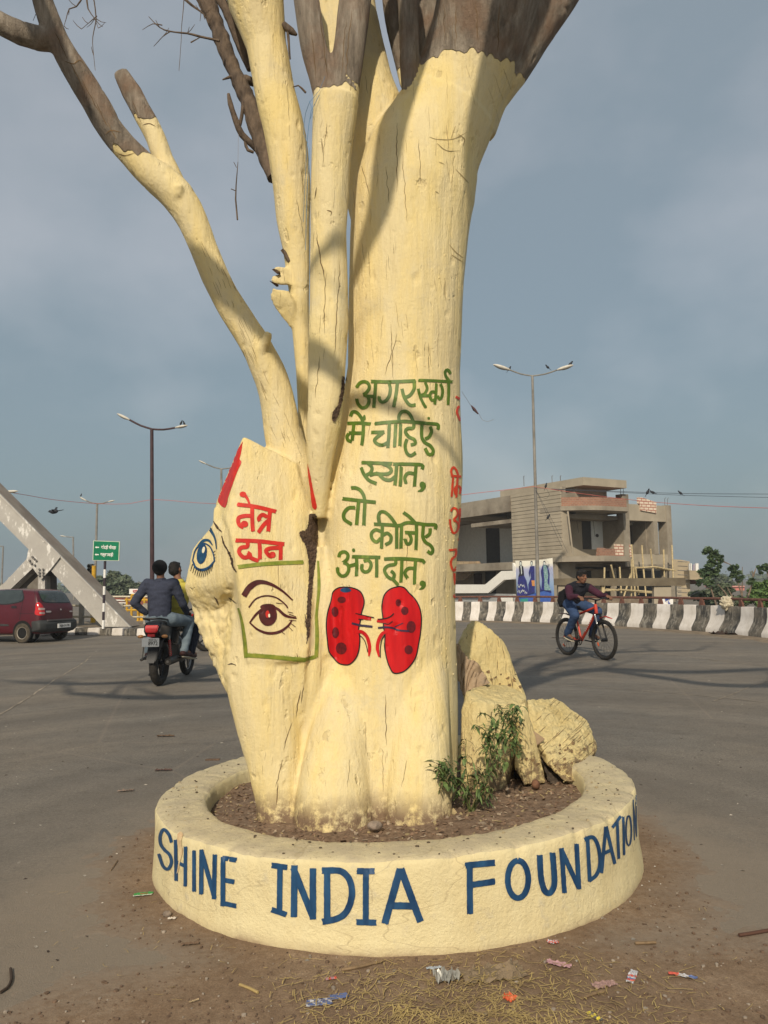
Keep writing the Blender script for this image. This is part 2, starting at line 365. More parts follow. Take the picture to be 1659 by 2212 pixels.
# earth trodden round the planter: a low lens of soil that pinches out into the asphalt
def dirt_m(x, y):
    d1 = (Vector((x, y)) - RC.xy).length - RO
    e = ((x - .25) / 1.95) ** 2 + ((y - 2.25) / 1.35) ** 2
    n = fbm(Vector((x * .9, y * .9, 3)), 4) * .5 + noise.noise(Vector((x * 5, y * 5, 1))) * .12
    m = max(.62 - d1 * 1.35, 1.0 - e) + n * .55
    return m
def dirt_h(x, y):
    m = dirt_m(x, y)
    return max(-.02, min(1, m) * .022 - .004) + (noise.noise(Vector((x * 9, y * 9, 0))) * .004 + noise.noise(Vector((x * 28, y * 28, 5))) * .0022)
nx, ny, x0, y0, x1, y1 = 230, 260, -2.6, .6, 2.9, 6.6
vs = []; 
for j in range(ny + 1):
    for i in range(nx + 1):
        x = x0 + (x1 - x0) * i / nx; y = y0 + (y1 - y0) * j / ny; h = dirt_h(x, y)
        if (Vector((x, y)) - RC.xy).length < RO - .12: h = -.02
        if i in (0, nx) or j in (0, ny): h = -.02
        vs.append((x, y, h))
fs = [(j * (nx + 1) + i, j * (nx + 1) + i + 1, (j + 1) * (nx + 1) + i + 1, (j + 1) * (nx + 1) + i) for j in range(ny) for i in range(nx)]
dg = MB().add(vs, fs).build('dirt_ground', DIRT, kind='structure', fix=False, angle=180)
at = dg.data.attributes.new('soil', 'FLOAT', 'POINT'); at.data.foreach_set('value', [max(0, min(1, dirt_m(v_[0], v_[1]))) for v_ in vs])
# ================================================================== PLANTER RING
def b_ring(t, b):
    v = coord(t); geo = N(t, 'ShaderNodeNewGeometry'); sp = N(t, 'ShaderNodeSeparateXYZ'); t.links.new(geo.outputs['Position'], sp.inputs[0])
    sn = N(t, 'ShaderNodeSeparateXYZ'); t.links.new(geo.outputs['True Normal'], sn.inputs[0])
    a = nnoise(t, v, 3, 8, .6); s_ = nnoise(t, coord(t, (1, 1, .25)), 14, 6, .6); f = nnoise(t, v, 60, 8, .75); q = nnoise(t, v, 9, 9, .7)
    c = nramp(t, a, (.3, (.68, .57, .32)), (.7, (.77, .67, .40)))
    c = nmix(t, nramp(t, s_, (.45, 0.0), (.8, .5)), c, (.78, .70, .45))
    top = nramp(t, sn.outputs[2], (.45, 0.0), (.75, 1.0))
    dirtm = nmath(t, 'MULTIPLY', top, nramp(t, q, (.36, .40), (.60, .88)))
    c = nmix(t, dirtm, c, (.50, .425, .29))
    c = nmix(t, nmath(t, 'MULTIPLY', top, nramp(t, f, (.56, 0.0), (.66, .8))), c, (.24, .18, .12))
    grime = nmath(t, 'ADD', nmath(t, 'ADD', sp.outputs[2], .2), nmath(t, 'MULTIPLY', a, -.12)); low = nramp(t, grime, (.13, .9), (.15, .3), (.185, 0.0)); c = nmix(t, low, c, (.30, .21, .13))
    side = nmath(t, 'SUBTRACT', 1.0, top)
    c = nmix(t, nmath(t, 'MULTIPLY', side, nramp(t, q, (.57, 0.0), (.70, .6))), c, (.54, .49, .37)); c = nmix(t, nmath(t, 'MULTIPLY', side, nramp(t, nnoise(t, coord(t, (1, 1, .3)), 7, 9, .8), (.60, 0.0), (.72, .5))), c, (.56, .42, .20)); vr = N(t, 'ShaderNodeTexVoronoi', feature='DISTANCE_TO_EDGE'); vr.inputs['Scale'].default_value = 2.2; t.links.new(nmix(t, .35, v, N(t, 'ShaderNodeTexNoise').outputs[1]), vr.inputs['Vector']); c = nmix(t, nramp(t, vr.outputs[0], (0.0, .6), (.006, 0.0)), c, (.42, .34, .20))
    t.links.new(c, b.inputs['Base Color']); b.inputs['Roughness'].default_value = .8; b.inputs['Specular IOR Level'].default_value = .2
    nbump(t, b, nmath(t, 'ADD', nmath(t, 'MULTIPLY', q, 1.3), nmath(t, 'MULTIPLY', f, .7)), .6, .022)
RINGM = rampmat('painted_cement', b_ring)
ringt = thing('tree_planter', 'round low cream painted cement planter wall lettered in blue, around the painted tree', 'planter', RC)
prof = [(RO + .015, -.12), (RO + .012, .0), (RO + .006, .05), (RO, .10), (RO - .002, .15), (RO - .004, .2), (RO - .004, .25), (RO - .004, .30), (RO - .005, .335), (RO - .012, .352), (RO - .03, .360),
        (RO - .07, .362), (RO - .13, .360), (RO - .19, .358), (RO - .235, .354), (RO - .252, .345), (RO - .262, .325), (RO - .266, .28), (RO - .27, .2)]
ns = 420; vs = []
TILT = .028
for i in range(ns):
    a = 2 * math.pi * i / ns; ca, sa = math.cos(a), math.sin(a); wob = 1 + .008 * noise.noise(Vector((ca * 1.3, sa * 1.3, 4)))
    chip = max(0, noise.noise(Vector((ca * 7, sa * 7, 9))) - .22) * .08 + max(0, noise.noise(Vector((ca * 22, sa * 22, 2))) - .15) * .035
    for k, (r_, z) in enumerate(prof):
        p = Vector((r_ * wob * ca, r_ * wob * sa, z)); d = noise.noise(p * 6) * .005 + noise.noise(p * 22) * .003
        rr = r_ * wob + d * (1 if k < 10 else 1.6)
        zz = z + (noise.noise(Vector((ca * 5, sa * 5, k * .15))) * .008 + noise.noise(Vector((ca * 30, sa * 30, k * .4))) * .004 if k > 7 else 0)
        if k in (8, 9, 10): rr -= chip * (1, .8, .5)[k - 8]; zz -= chip * (.3, .6, .5)[k - 8]
        vs.append(RC + Vector((rr * ca, rr * sa, zz + TILT * rr * ca)))
K = len(prof)
fs = [(i * K + k, ((i + 1) % ns) * K + k, ((i + 1) % ns) * K + k + 1, i * K + k + 1) for i in range(ns) for k in range(K - 1)]
ringwall = MB().add(vs, fs).build('wall', RINGM, ringt, angle=60)
def soil_z(x, y):
    return .265 + TILT * (x - RC.x) + fbm(Vector((x * 2, y * 2, 7)), 3) * .02 + noise.noise(Vector((x * 14, y * 14, 2))) * .009 + noise.noise(Vector((x * 40, y * 40, 2))) * .004
vs = [(RC.x, RC.y, soil_z(RC.x, RC.y))]; nr_, na = 60, 200
for i in range(1, nr_ + 1):
    for j in range(na):
        a = 2 * math.pi * j / na; r_ = (RO - .24) * i / nr_; x = RC.x + r_ * math.cos(a); y = RC.y + r_ * math.sin(a); vs.append((x, y, soil_z(x, y)))
fs = [(0, 1 + j, 1 + (j + 1) % na) for j in range(na)] + [(1 + i * na + j, 1 + (i + 1) * na + j, 1 + (i + 1) * na + (j + 1) % na, 1 + i * na + (j + 1) % na) for i in range(nr_ - 1) for j in range(na)]
SOILM = mat('planter_soil', (.26, .18, .12), .95, scale=30, c2=(.12, .078, .05), bump=.6, bscale=70)
MB().add(vs, fs).build('soil', SOILM, ringt, fix=False, angle=180)
chips = MB()
for k in range(2600):
    a = random.uniform(0, 6.283); r_ = (RO - .27) * math.sqrt(random.random()); x = RC.x + r_ * math.cos(a); y = RC.y + r_ * math.sin(a)
    s_ = random.uniform(.005, .014) * (1.8 if random.random() < .08 else 1); z = soil_z(x, y) + s_ * .25
    M = Matrix.Rotation(random.uniform(0, 6.28), 3, 'Z') @ Matrix.Rotation(random.uniform(-.7, .7), 3, 'X') @ Matrix.Rotation(random.uniform(-.6, .6), 3, 'Y')
    pl = [M @ Vector((s_ * random.uniform(.7, 1.3) * math.cos(b), s_ * .6 * random.uniform(.6, 1.2) * math.sin(b), 0)) for b in (0, 1.2, 2.3, 3.3, 4.4, 5.4)]
    chips.prism([Vector((x, y, z)) + q for q in pl], M @ Vector((0, 0, .003)), mi=random.choice((0, 0, 0, 0, 0, 1, 1, 2)))
chips.build('bark_chips', [mat('chip_brown', (.20, .13, .085), .9, var=.4, scale=20), mat('chip_grey', (.32, .25, .18), .9, var=.3, scale=20), mat('chip_straw', (.36, .28, .15), .9, var=.3, scale=20)], ringt, smooth=False, kind='stuff', fix=False)
# ================================================================== THE TREE
def b_trunk(t, b):
    at = N(t, 'ShaderNodeAttribute', attribute_name='bark'); bk = at.outputs['Fac']
    at2 = N(t, 'ShaderNodeAttribute', attribute_name='worn'); wn = at2.outputs['Fac']
    v = coord(t); vs_ = coord(t, (1, 1, .16)); vf = coord(t, (1, 1, .07))
    a = nnoise(t, v, 1.7, 6, .55); s1 = nnoise(t, vs_, 9, 7, .6); s2 = nnoise(t, vf, 42, 8, .7); f = nnoise(t, v, 45, 8, .7); pit = nnoise(t, coord(t, (1, 1, .6)), 16, 3, .5)
    pc = nramp(t, a, (.30, (.66, .55, .315)), (.55, (.745, .63, .36)), (.72, (.76, .62, .29)))
    pc = nmix(t, nramp(t, s1, (.42, 0.0), (.68, .75)), pc, (.77, .605, .25))
    pc = nmix(t, nramp(t, s2, (.56, 0.0), (.70, .5)), pc, (.58, .47, .25)); pc = nmix(t, nramp(t, nnoise(t, v, 4.5, 9, .75), (.54, 0.0), (.68, .5)), pc, (.60, .53, .36))
    pc = nmix(t, nramp(t, pit, (.70, 0.0), (.76, .55)), pc, (.50, .39, .20))
    wm = nmath(t, 'MULTIPLY', wn, nramp(t, nnoise(t, v, 12, 9, .75), (.38, 0.0), (.52, 1.0)))
    pc = nmix(t, wm, pc, (.20, .135, .085))
    bc = nramp(t, nnoise(t, vs_, 20, 9, .7), (.30, (.13, .108, .086)), (.52, (.31, .26, .205)), (.72, (.50, .43, .35)))
    bc = nmix(t, nramp(t, nnoise(t, v, 5, 5, .6), (.45, 0.0), (.65, .7)), bc, (.27, .17, .11))
    th = nmath(t, 'ADD', bk, nmath(t, 'MULTIPLY', nmath(t, 'SUBTRACT', nnoise(t, vs_, 16, 6, .7), .5), .5))
    c = nmix(t, nramp(t, th, (.44, 0.0), (.54, 1.0)), pc, bc)
    t.links.new(c, b.inputs['Base Color']); b.inputs['Roughness'].default_value = .72; b.inputs['Specular IOR Level'].default_value = .22
    hh = nmath(t, 'ADD', nmath(t, 'MULTIPLY', s2, .55), nmath(t, 'ADD', nmath(t, 'MULTIPLY', f, .35), nmath(t, 'MULTIPLY', nramp(t, pit, (.66, 0.0), (.74, 1.0)), -.5)))
    hh = nmath(t, 'ADD', hh, nmath(t, 'MULTIPLY', nramp(t, th, (.44, 0.0), (.54, 1.0)), nmath(t, 'MULTIPLY', nnoise(t, coord(t, (1, 1, .35)), 30, 10, .8), 3.2)))
    nbump(t, b, nmath(t, 'ADD', hh, nmath(t, 'MULTIPLY', nnoise(t, vs_, 11, 9, .7), 1.1)), .75, .02)
TRUNKM = rampmat('painted_trunk', b_trunk)
BARKM = mat('dead_bark', (.17, .125, .09), .9, scale=22, c2=(.06, .045, .035), bump=.6, bscale=50, stretch=(1, 1, .4))
tree = thing('painted_tree', 'big dead tree with pale yellow painted limbs, Hindi writing and red kidneys on its trunk', 'tree', (RC.x - .1, 4.35, .27))
LIMBS = [  # (bark above this photo y or None, depth ratio, [(x, y, distance, half width px)...])
 (None, .86, [(818,1830,4.32,168),(822,1740,4.32,162),(832,1620,4.34,155),(838,1500,4.35,149),(840,1400,4.35,146),(838,1250,4.35,147),(845,1100,4.36,150),(858,1000,4.37,140),(866,900,4.38,130),(873,800,4.38,121),(877,700,4.38,123),(880,600,4.38,124),(884,500,4.38,127),(893,420,4.38,132),(912,345,4.38,126),(945,285,4.37,112),(972,235,4.36,106)]),
 (106, .85, [(930,310,4.38,116),(965,245,4.37,107),(992,190,4.36,102),(1018,120,4.34,104),(1040,50,4.30,108),(1058,-30,4.26,110),(1078,-110,4.2,105)]),
 (150, .9, [(1010,260,4.42,70),(1050,198,4.42,55),(1103,130,4.42,52),(1148,58,4.42,52),(1190,0,4.42,50),(1245,-80,4.42,46)]),
 (128, .9, [(935,200,4.6,40),(938,100,4.65,46),(940,0,4.7,50),(938,-80,4.72,48)]),
 (None, .85, [(860,640,4.5,60),(848,520,4.5,78),(835,430,4.5,86),(822,340,4.5,84),(794,255,4.52,82),(766,190,4.55,84),(748,110,4.6,84),(726,0,4.66,84),(712,-100,4.7,82)]),
 (178, .9, [(690,1120,4.18,14),(690,1060,4.16,22),(692,990,4.14,30),(699,920,4.12,37),(704,860,4.12,39),(706,800,4.12,40),(710,700,4.12,44),(710,600,4.12,42),(710,500,4.12,40),(713,400,4.12,43),(718,300,4.12,46),(724,215,4.12,50)]),
 (196, .95, [(716,230,4.12,36),(694,160,4.12,30),(675,90,4.12,29),(662,0,4.12,29),(650,-100,4.12,28)]),
 (175, .95, [(735,240,4.12,34),(745,160,4.14,33),(757,80,4.16,33),(768,0,4.18,35),(785,-100,4.2,34)]),
 (None, .95, [(664,1030,4.5,15),(662,980,4.52,15),(658,900,4.53,14),(655,800,4.55,16),(650,700,4.55,20),(646,620,4.55,24),(641,540,4.55,29),(634,470,4.55,36),(630,400,4.55,41),(617,300,4.55,46),(594,200,4.55,44),(576,100,4.55,43),(553,0,4.55,61),(530,-100,4.55,64)]),
 (320, .97, [(672,1130,4.36,26),(650,1040,4.36,46),(618,960,4.36,42),(602,880,4.35,38),(586,820,4.33,36),(556,755,4.3,34),(520,695,4.28,32),(490,645,4.26,30),(462,590,4.24,29),(440,535,4.22,29),(418,480,4.2,31),(385,425,4.18,36),(345,390,4.16,36),(305,355,4.14,31),(268,315,4.12,28),(240,280,4.11,28),(215,240,4.1,28),(185,190,4.08,28),(158,145,4.06,27),(125,85,4.03,24),(95,10,4.0,21),(72,-90,3.96,19)]),
 (600, .97, [(118,92,4.03,20),(80,82,4.0,24),(45,72,3.97,24),(0,50,3.94,23),(-60,15,3.9,22),(-130,-40,3.86,20)]),
 (255, .95, [(398,455,4.2,20),(375,390,4.22,22),(352,345,4.24,20),(336,300,4.25,20),(311,250,4.26,22),(286,200,4.27,23),(262,158,4.28,17)]),
 (225, .95, [(893,244,4.22,8),(888,200,4.22,19),(885,130,4.22,21),(884,60,4.22,22),(882,0,4.22,23),(880,-100,4.22,22)]),
 (140, .95, [(874,190,4.62,8),(864,130,4.62,13),(850,60,4.62,17),(842,0,4.62,18),(838,-90,4.62,18)]),
 (None, .9, [(385,425,4.1,8),(388,398,4.08,8)]), (None, .9, [(565,760,4.24,11),(577,735,4.2,10),(580,718,4.18,9)]),
 # buttress under the stump block and the root lobes
 (None, .75, [(618,1830,4.06,62),(606,1730,4.1,52),(596,1640,4.12,62),(580,1540,4.14,76),(572,1450,4.16,88),(585,1350,4.2,96),(600,1240,4.24,92),(610,1120,4.28,78),(615,1020,4.34,55)]),
 (None, .8, [(722,1830,4.00,92),(722,1740,4.02,84),(730,1640,4.07,74),(745,1520,4.16,64),(765,1400,4.27,56)]),
 (None, .8, [(903,1830,4.00,80),(903,1740,4.02,76),(905,1640,4.06,70),(907,1520,4.13,64),(905,1380,4.24,56)]),
 (None, .9, [(700,1580,4.2,26),(702,1440,4.16,22),(702,1300,4.17,19),(700,1190,4.22,13)]),
 (None, .9, [(668,1560,4.16,30),(676,1440,4.12,22),(682,1300,4.16,18),(684,1180,4.2,14)]),
 (None, .8, [(640,1830,4.12,50),(655,1720,4.12,40),(668,1620,4.15,38),(680,1500,4.2,38)]),
]
tb = MB(); segs = []
for bark, ratio, pts in LIMBS:
    w = [P(x, y, Y) for x, y, Y, h in pts]; r_ = [RP(h, x, y, Y) for x, y, Y, h in pts]
    dense = crom([(*p, ) for p in w], .06); rr = list(np.interp(np.linspace(0, 1, len(dense)), np.linspace(0, 1, len(r_)), r_))
    # radii follow the control points, not uniform parameter
    cum = [0]; 
    for i in range(1, len(w)): cum.append(cum[-1] + (w[i] - w[i - 1]).length)
    cd = [0]
    for i in range(1, len(dense)): cd.append(cd[-1] + (dense[i] - dense[i - 1]).length)
    rr = list(np.interp([c / cd[-1] * cum[-1] for c in cd], cum, r_))
    # screen-plane axis first: use the view direction as reference
    tb.tube(dense, rr, 28, ref=Vector((0, 1, 0)), ratio=ratio)
    q_ = min(pts, key=lambda p_: abs(p_[1] - (bark or 0))); bz = None if bark is None else P(q_[0], bark, q_[2] - RP(q_[3], *q_[:3]) * .8).z
    if bark == 600: bz = -9
    for i in range(len(w) - 1): segs.append((w[i], w[i + 1], r_[i], r_[i + 1], bz, bark))
PP = lambda l: [P(*q) for q in l]
tb.hull(PP([(488,1125,4.06),(526,942,4.16),(585,975,4.2),(640,1000,4.22),(676,1130,4.20),(676,1300,4.1),(668,1420,4.03),(640,1430,4.0),(532,1430,4.0),(520,1260,3.97),(500,1160,4.0),(526,950,4.45),(660,1050,4.5),(690,1400,4.5),(540,1440,4.5),(500,1200,4.5),(470,1110,4.35),(465,1090,4.3)]))
tb.hull(PP([(530,1400,4.0),(665,1400,4.02),(560,1600,4.07),(650,1600,4.10),(530,1520,4.10),(560,1500,4.5),(660,1500,4.5)]))
tb.hull(PP([(399,1268,4.30),(406,1290,4.32),(462,1128,4.16),(416,1188,4.28),(492,1150,4.05),(500,1235,4.03),(498,1262,4.05),(500,1270,4.2),(440,1340,4.40),(455,1150,4.5),(420,1210,4.48),(410,1280,4.5),(500,1200,4.6),(520,1380,4.6)]))
tb.hull(PP([(405,1290,4.42),(438,1350,4.38),(470,1430,4.30),(490,1500,4.22),(540,1500,4.1),(520,1350,4.16),(507,1285,4.22),(440,1285,4.40),(450,1350,4.6),(490,1480,4.6),(560,1500,4.5),(540,1300,4.6)]))
tb.hull(PP([(461,1098,4.24),(458,1130,4.2),(500,1135,4.05),(505,1100,4.1),(480,1080,4.35),(500,1140,4.4)]))
tb.hull(PP([(586,579,4.46),(600,575,4.46),(628,578,4.5),(640,600,4.5),(618,592,4.48),(599,590,4.48),(630,585,4.6)])).hull(PP([(580,605,4.46),(587,596,4.46),(620,594,4.48),(640,620,4.5),(615,614,4.46),(596,617,4.47),(630,600,4.6)]))
tb.hull(PP([(587,620,4.44),(580,633,4.45),(581,644,4.46),(590,663,4.5),(608,672,4.52),(622,705,4.52),(640,725,4.54),(636,650,4.46),(624,624,4.46),(645,680,4.62)]))
def tdisp(co, n):
    d = noise.noise(Vector((co.x * 4, co.y * 4, co.z * 1.4))) * .010 + noise.noise(Vector((co.x * 13, co.y * 13, co.z * 3.5))) * .0045
    q = noise.noise(Vector((co.x * 24, co.y * 24, co.z * 14)) + Vector((5, 1, 2)))
    d -= max(0, q - .42) * .022
    if co.z < 1.45 and co.x < -.62:                       # hacked wood on the left flank of the stump
        x, y = proj(co)
        k = max(0, min(1, (500 - x) / 25)) * max(0, min(1, (y - 1285) / 25)) + max(0, 1 - abs(x - 492) / 16) * max(0, min(1, (1420 - y) / 60)) * max(0, min(1, (y - 1120) / 30))
        d += min(1, k) * (noise.noise(Vector((co.x * 20, co.y * 20, co.z * 13))) * .010 + abs(noise.noise(co * 17)) * .022 - .006 + noise.noise(co * 55) * .005)
    if co.z > 3.05 and False: d = 0
    return d
trunk = organic('trunk', tb, .0110, 5, TRUNKM, tree, disp=tdisp)
V = np.empty(len(trunk.data.vertices) * 3, 'f'); trunk.data.vertices.foreach_get('co', V); V = V.reshape(-1, 3)
NOI = np.array([noise.noise(Vector((x * 9, y * 9, 1))) * .05 + noise.noise(Vector((x * 30, y * 30, z * 6))) * .03 for x, y, z in V.tolist()]); best = np.full(len(V), 1e9); bark = np.zeros(len(V), 'f')
for a, b_, ra, rb, bz, yy in segs:
    A = np.array(a); D = np.array(b_) - A; t_ = np.clip(((V - A) @ D) / (D @ D), 0, 1); q = A + t_[:, None] * D
    dist = np.linalg.norm(V - q, axis=1) - (ra + (rb - ra) * t_); m = dist < best; best[m] = dist[m]
    val = np.zeros(len(V)) if bz is None else np.clip(.5 + (V[:, 2] - bz + NOI) / .05, 0, 1)
    bark[m] = val[m]
# scars of bark left bare on the lower trunk
worn = np.clip(1.15 - (V[:, 2] - .27) / .13, 0, 1)
at = trunk.data.attributes.new('bark', 'FLOAT', 'POINT'); at.data.foreach_set('value', bark.astype('f'))
at = trunk.data.attributes.new('worn', 'FLOAT', 'POINT'); at.data.foreach_set('value', worn.astype('f'))
PT = Painter(trunk, tree)
def dgreen(t, b):
    v = coord(t, (1, 1, .5)); a = nnoise(t, v, 25, 6, .6)
    c = nramp(t, a, (.32, (.050, .105, .008)), (.6, (.085, .155, .010)), (.78, (.20, .27, .03))); t.links.new(c, b.inputs['Base Color']); b.inputs['Roughness'].default_value = .55
GREENP = rampmat('green_brush_paint', dgreen)
REDP = mat('red_brush_paint', (.62, .035, .02), .5, scale=24, c2=(.42, .018, .014))
REDK = mat('red_kidney_paint', (.60, .010, .012), .42, scale=16, c2=(.36, .004, .008), stretch=(1, 1, .2))
ORANGEP = mat('orange_brush_paint', (.75, .075, .02), .5, scale=24, c2=(.62, .05, .015))
MAROON = mat('maroon_brush_paint', (.085, .014, .012), .5, scale=30, c2=(.045, .008, .009))
NAVY = mat('navy_brush_paint', (.022, .085, .19), .5, scale=24, c2=(.008, .036, .10), stretch=(1, 1, .3))
BLACKP = mat('black_brush_paint', (.012, .010, .012), .5)
BLUEP = mat('blue_eye_paint', (.02, .09, .17), .45, scale=40, c2=(.01, .04, .10))
WHITEP = mat('pale_brush_paint', (.80, .74, .55), .5)
OLIVEP = mat('olive_brush_paint', (.13, .19, .02), .6, scale=40, c2=(.27, .28, .04))
def word(name, strokes, w, m, label=None, off=.003, painter=None, dots=(), parent=None):
    mb = MB(); p = painter or PT
    if name in ('painted_frame', 'painted_eyelid', 'painted_eyebrow', 'painted_vessel', 'painted_outline') and len(strokes) > 1:
        return [word(name, [s_], w, m, label, off, painter, (), parent) for s_ in strokes]
    for s_ in strokes:
        ww = w
        if isinstance(s_, tuple) and len(s_) == 2 and not isinstance(s_[1], tuple) and isinstance(s_[0], list): s_, ww = s_
        p.stroke(mb, s_, ww, off + random.uniform(0, .0006))
    for c, rx, ry in dots: md = MB(); p.ellipse(md, c, rx, ry, off + .0008); md.build('painted_dot', m, parent or p.parent, smooth=False, fix=False)
    o = mb.build(name, m, parent or p.parent, smooth=False, fix=False); tag(o, label); return o
GW = 7.3
word('painted_word', [T1((350,415),(385,368),(435,350),(480,372),(490,425),(455,475),(425,495)), T1((430,495),(475,520),(488,570),(465,622),(415,640),(370,600),(350,540)), T1((470,512),(560,515)), T1((562,365),(552,500),(540,640)),
  T1((512,348),(700,352),(1000,342)), T1((708,365),(722,430),(712,505),(675,560),(630,578),(603,550),(600,515)), T1((800,365),(785,490),(760,632)), T1((985,360),(985,425),(950,490),(905,520),(880,520)), T1((852,430),(865,490),(895,560),(945,612),(1002,606))], GW, GREENP, 'green Hindi word at the top left of the trunk text')
word('painted_word', [T1((1030,335),(1200,340),(1410,352)), T1((1108,360),(1128,425),(1100,485),(1060,498)), T1((1030,430),(1048,505),(1080,580),(1115,638)), T1((1060,508),(1165,505)), T1((1222,470),(1180,462),(1158,505),(1180,555),(1222,545)), T1((1230,370),(1225,480),(1212,600)),
  T1((1275,375),(1298,440),(1290,515),(1265,545),(1243,505)), T1((1365,360),(1365,480),(1358,605)), T1((1372,345),(1335,290),(1325,240),(1355,218),(1386,262))], GW * .86, GREENP, 'green Hindi word at the top right of the trunk text')
word('painted_word', [T1((252,812),(380,808),(508,820)), T1((320,825),(312,910),(302,1005)), T1((262,918),(420,920)), T1((266,925),(245,960),(260,1000),(298,1015)), T1((427,825),(422,940),(408,1055)), T1((425,805),(398,742),(350,690),(305,688),(285,732))], GW, GREENP, dots=[(T1((437,748))[0], 3.2, 6)])
word('painted_word', [T1((550,815),(700,800),(860,790),(1000,800),(1130,812),(1245,825),(1248,880)), T1((510,912),(655,908)), T1((640,915),(575,965),(548,1005),(585,1042),(640,1050),(700,1020)), T1((712,815),(706,950),(695,1080)), T1((782,820),(776,950),(768,1072)), T1((836,820),(832,950),(826,1060)),
  T1((820,795),(818,730),(855,682),(910,685),(948,730),(975,790)), T1((982,820),(975,862),(915,868),(888,905),(925,960),(985,990),(995,1035),(950,1050)), T1((905,985),(885,1060),(905,1140),(950,1168),(1002,1135)),
  T1((1070,830),(1068,955),(1100,1020),(1160,1058),(1195,1110),(1178,1155),(1140,1150),(1105,1085)), T1((1165,850),(1175,905),(1150,960),(1105,985))], GW, GREENP, dots=[(T1((1145,755))[0], 2.8, 2.8)])
word('painted_word', [T1((405,1245),(560,1250),(740,1256)), T1((755,1262),(900,1262),(1070,1272),(1072,1318)), T1((478,1255),(520,1300),(505,1355),(450,1388)), T1((402,1300),(430,1370),(485,1440),(570,1478)), T1((500,1385),(560,1368),(600,1375)), T1((640,1260),(700,1285),(735,1330),(700,1368),(620,1372),(560,1362)),
  T1((605,1385),(655,1428),(720,1438),(775,1400)), T1((792,1280),(782,1400),(772,1495)), T1((842,1290),(838,1400),(830,1505)), T1((990,1368),(920,1362),(882,1410),(895,1475)), T1((1005,1290),(996,1400),(988,1508)), (T1((1085,1470),(1088,1510),(1068,1550),(1025,1562)), [9, 10, 7, 2])], GW, GREENP, dots=[(T1((1075,1490))[0], 6, 7)])
word('painted_word', [T2((195,262),(380,282),(560,302)), T2((372,295),(362,420),(350,552)), T2((335,360),(262,365),(212,425),(218,490),(295,545)), T2((442,300),(436,420),(430,555)), T2((442,285),(425,220),(390,168),(345,145),(290,142))], GW * 1.05, GREENP)
word('painted_word', [T2((545,542),(700,550),(820,558),(900,528),(1000,532),(1120,548),(1220,552),(1216,600)), T2((635,560),(630,680),(624,812)), T2((620,625),(560,605),(515,645),(522,705),(570,740),(615,700)), T2((640,668),(685,642),(728,680),(720,740),(668,770)), T2((792,570),(792,690),(792,815)), T2((600,535),(590,460),(612,412),(660,410),(720,460),(778,540)),
  T2((846,560),(842,690),(838,812)), T2((868,415),(930,460),(990,522)), T2((885,635),(1000,640)), T2((930,650),(952,700),(940,752),(908,762),(880,705)), T2((1010,550),(1010,680),(1004,830)), T2((1085,560),(1080,680),(1110,740),(1168,780),(1190,830),(1170,868),(1132,840)), T2((1162,590),(1155,650),(1108,688))], GW, GREENP)
word('painted_word', [T2((155,905),(172,862),(220,850),(255,882),(245,932),(200,970)), T2((205,970),(250,990),(265,1040),(240,1100),(190,1118),(148,1080),(140,1020)), T2((255,1012),(345,985)), T2((350,900),(352,1000),(350,1115)), T2((300,902),(450,906),(610,910)), T2((430,952),(482,945),(510,990),(488,1055),(440,1072),(408,1040),(412,985)), T2((570,920),(572,1020),(570,1130))], GW, GREENP, dots=[(T2((318,832))[0], 3.4, 4)])
word('painted_word', [T2((655,928),(860,925),(1080,945),(1082,975)), T2((782,935),(775,985),(700,1002),(658,1050),(690,1120),(745,1150),(765,1100),(730,1062)), T2((735,1140),(775,1180),(808,1218)), T2((850,940),(845,1060),(838,1185)), T2((985,1030),(915,1035),(882,1085),(910,1140)), T2((1000,950),(992,1070),(988,1208)), (T2((1085,1185),(1092,1215),(1078,1245),(1042,1265)), [9, 9, 6, 2])], GW, GREENP, dots=[(T2((1075,1198))[0], 6, 6)])
# red words on the stump block and at the trunk's right edge
RW = 8.6
word('painted_word', [TN((525,775),(680,795),(850,835)), (TN((560,690),(600,712),(632,780)), [9, 6, 4]), TN((650,800),(650,900),(656,1000)), TN((645,872),(590,872),(535,890),(540,945),(575,968)), TN((800,830),(792,920),(785,1002)), TN((775,880),(735,862),(705,895),(715,915)), TN((790,905),(745,950),(702,1012))], RW, REDP, 'red Hindi word on the stump, upper of two', dots=[(TN((572,690))[0], 7.5, 6), (TN((585,940))[0], 8, 7)])
word('painted_word', [TN((510,1078),(700,1085),(920,1110)), TN((612,1090),(608,1130),(555,1140),(540,1180),(580,1222),(635,1205),(610,1180)), TN((630,1220),(665,1238),(705,1250)), TN((710,1090),(715,1160),(715,1235)), TN((890,1110),(890,1180),(888,1242)), TN((875,1140),(800,1145),(765,1165),(790,1205),(820,1215))], RW, REDP, 'red Hindi word on the stump, lower of two', dots=[(TN((820,1200))[0], 7, 7)])
word('painted_word', [T1((1442,515),(1500,548)), T1((1502,615),(1470,635),(1458,690),(1492,780)), T1((1503,560),(1510,700))], 5, ORANGEP)
word('painted_word', [T1((1405,1390),(1393,1335),(1420,1295),(1455,1340),(1470,1390)), T1((1390,1390),(1502,1400)), T1((1415,1400),(1398,1620)), T1((1465,1400),(1450,1632)), T1((1462,1490),(1430,1540),(1442,1600)), T1((1475,1500),(1497,1530),(1488,1590))], 4.6, ORANGEP)
word('painted_word', [T2((1390,400),(1418,365),(1458,385),(1465,440),(1420,495)), T2((1420,500),(1460,522),(1475,570),(1452,628),(1415,640),(1388,570),(1380,490)), T2((1490,370),(1488,600))], 4.8, ORANGEP)
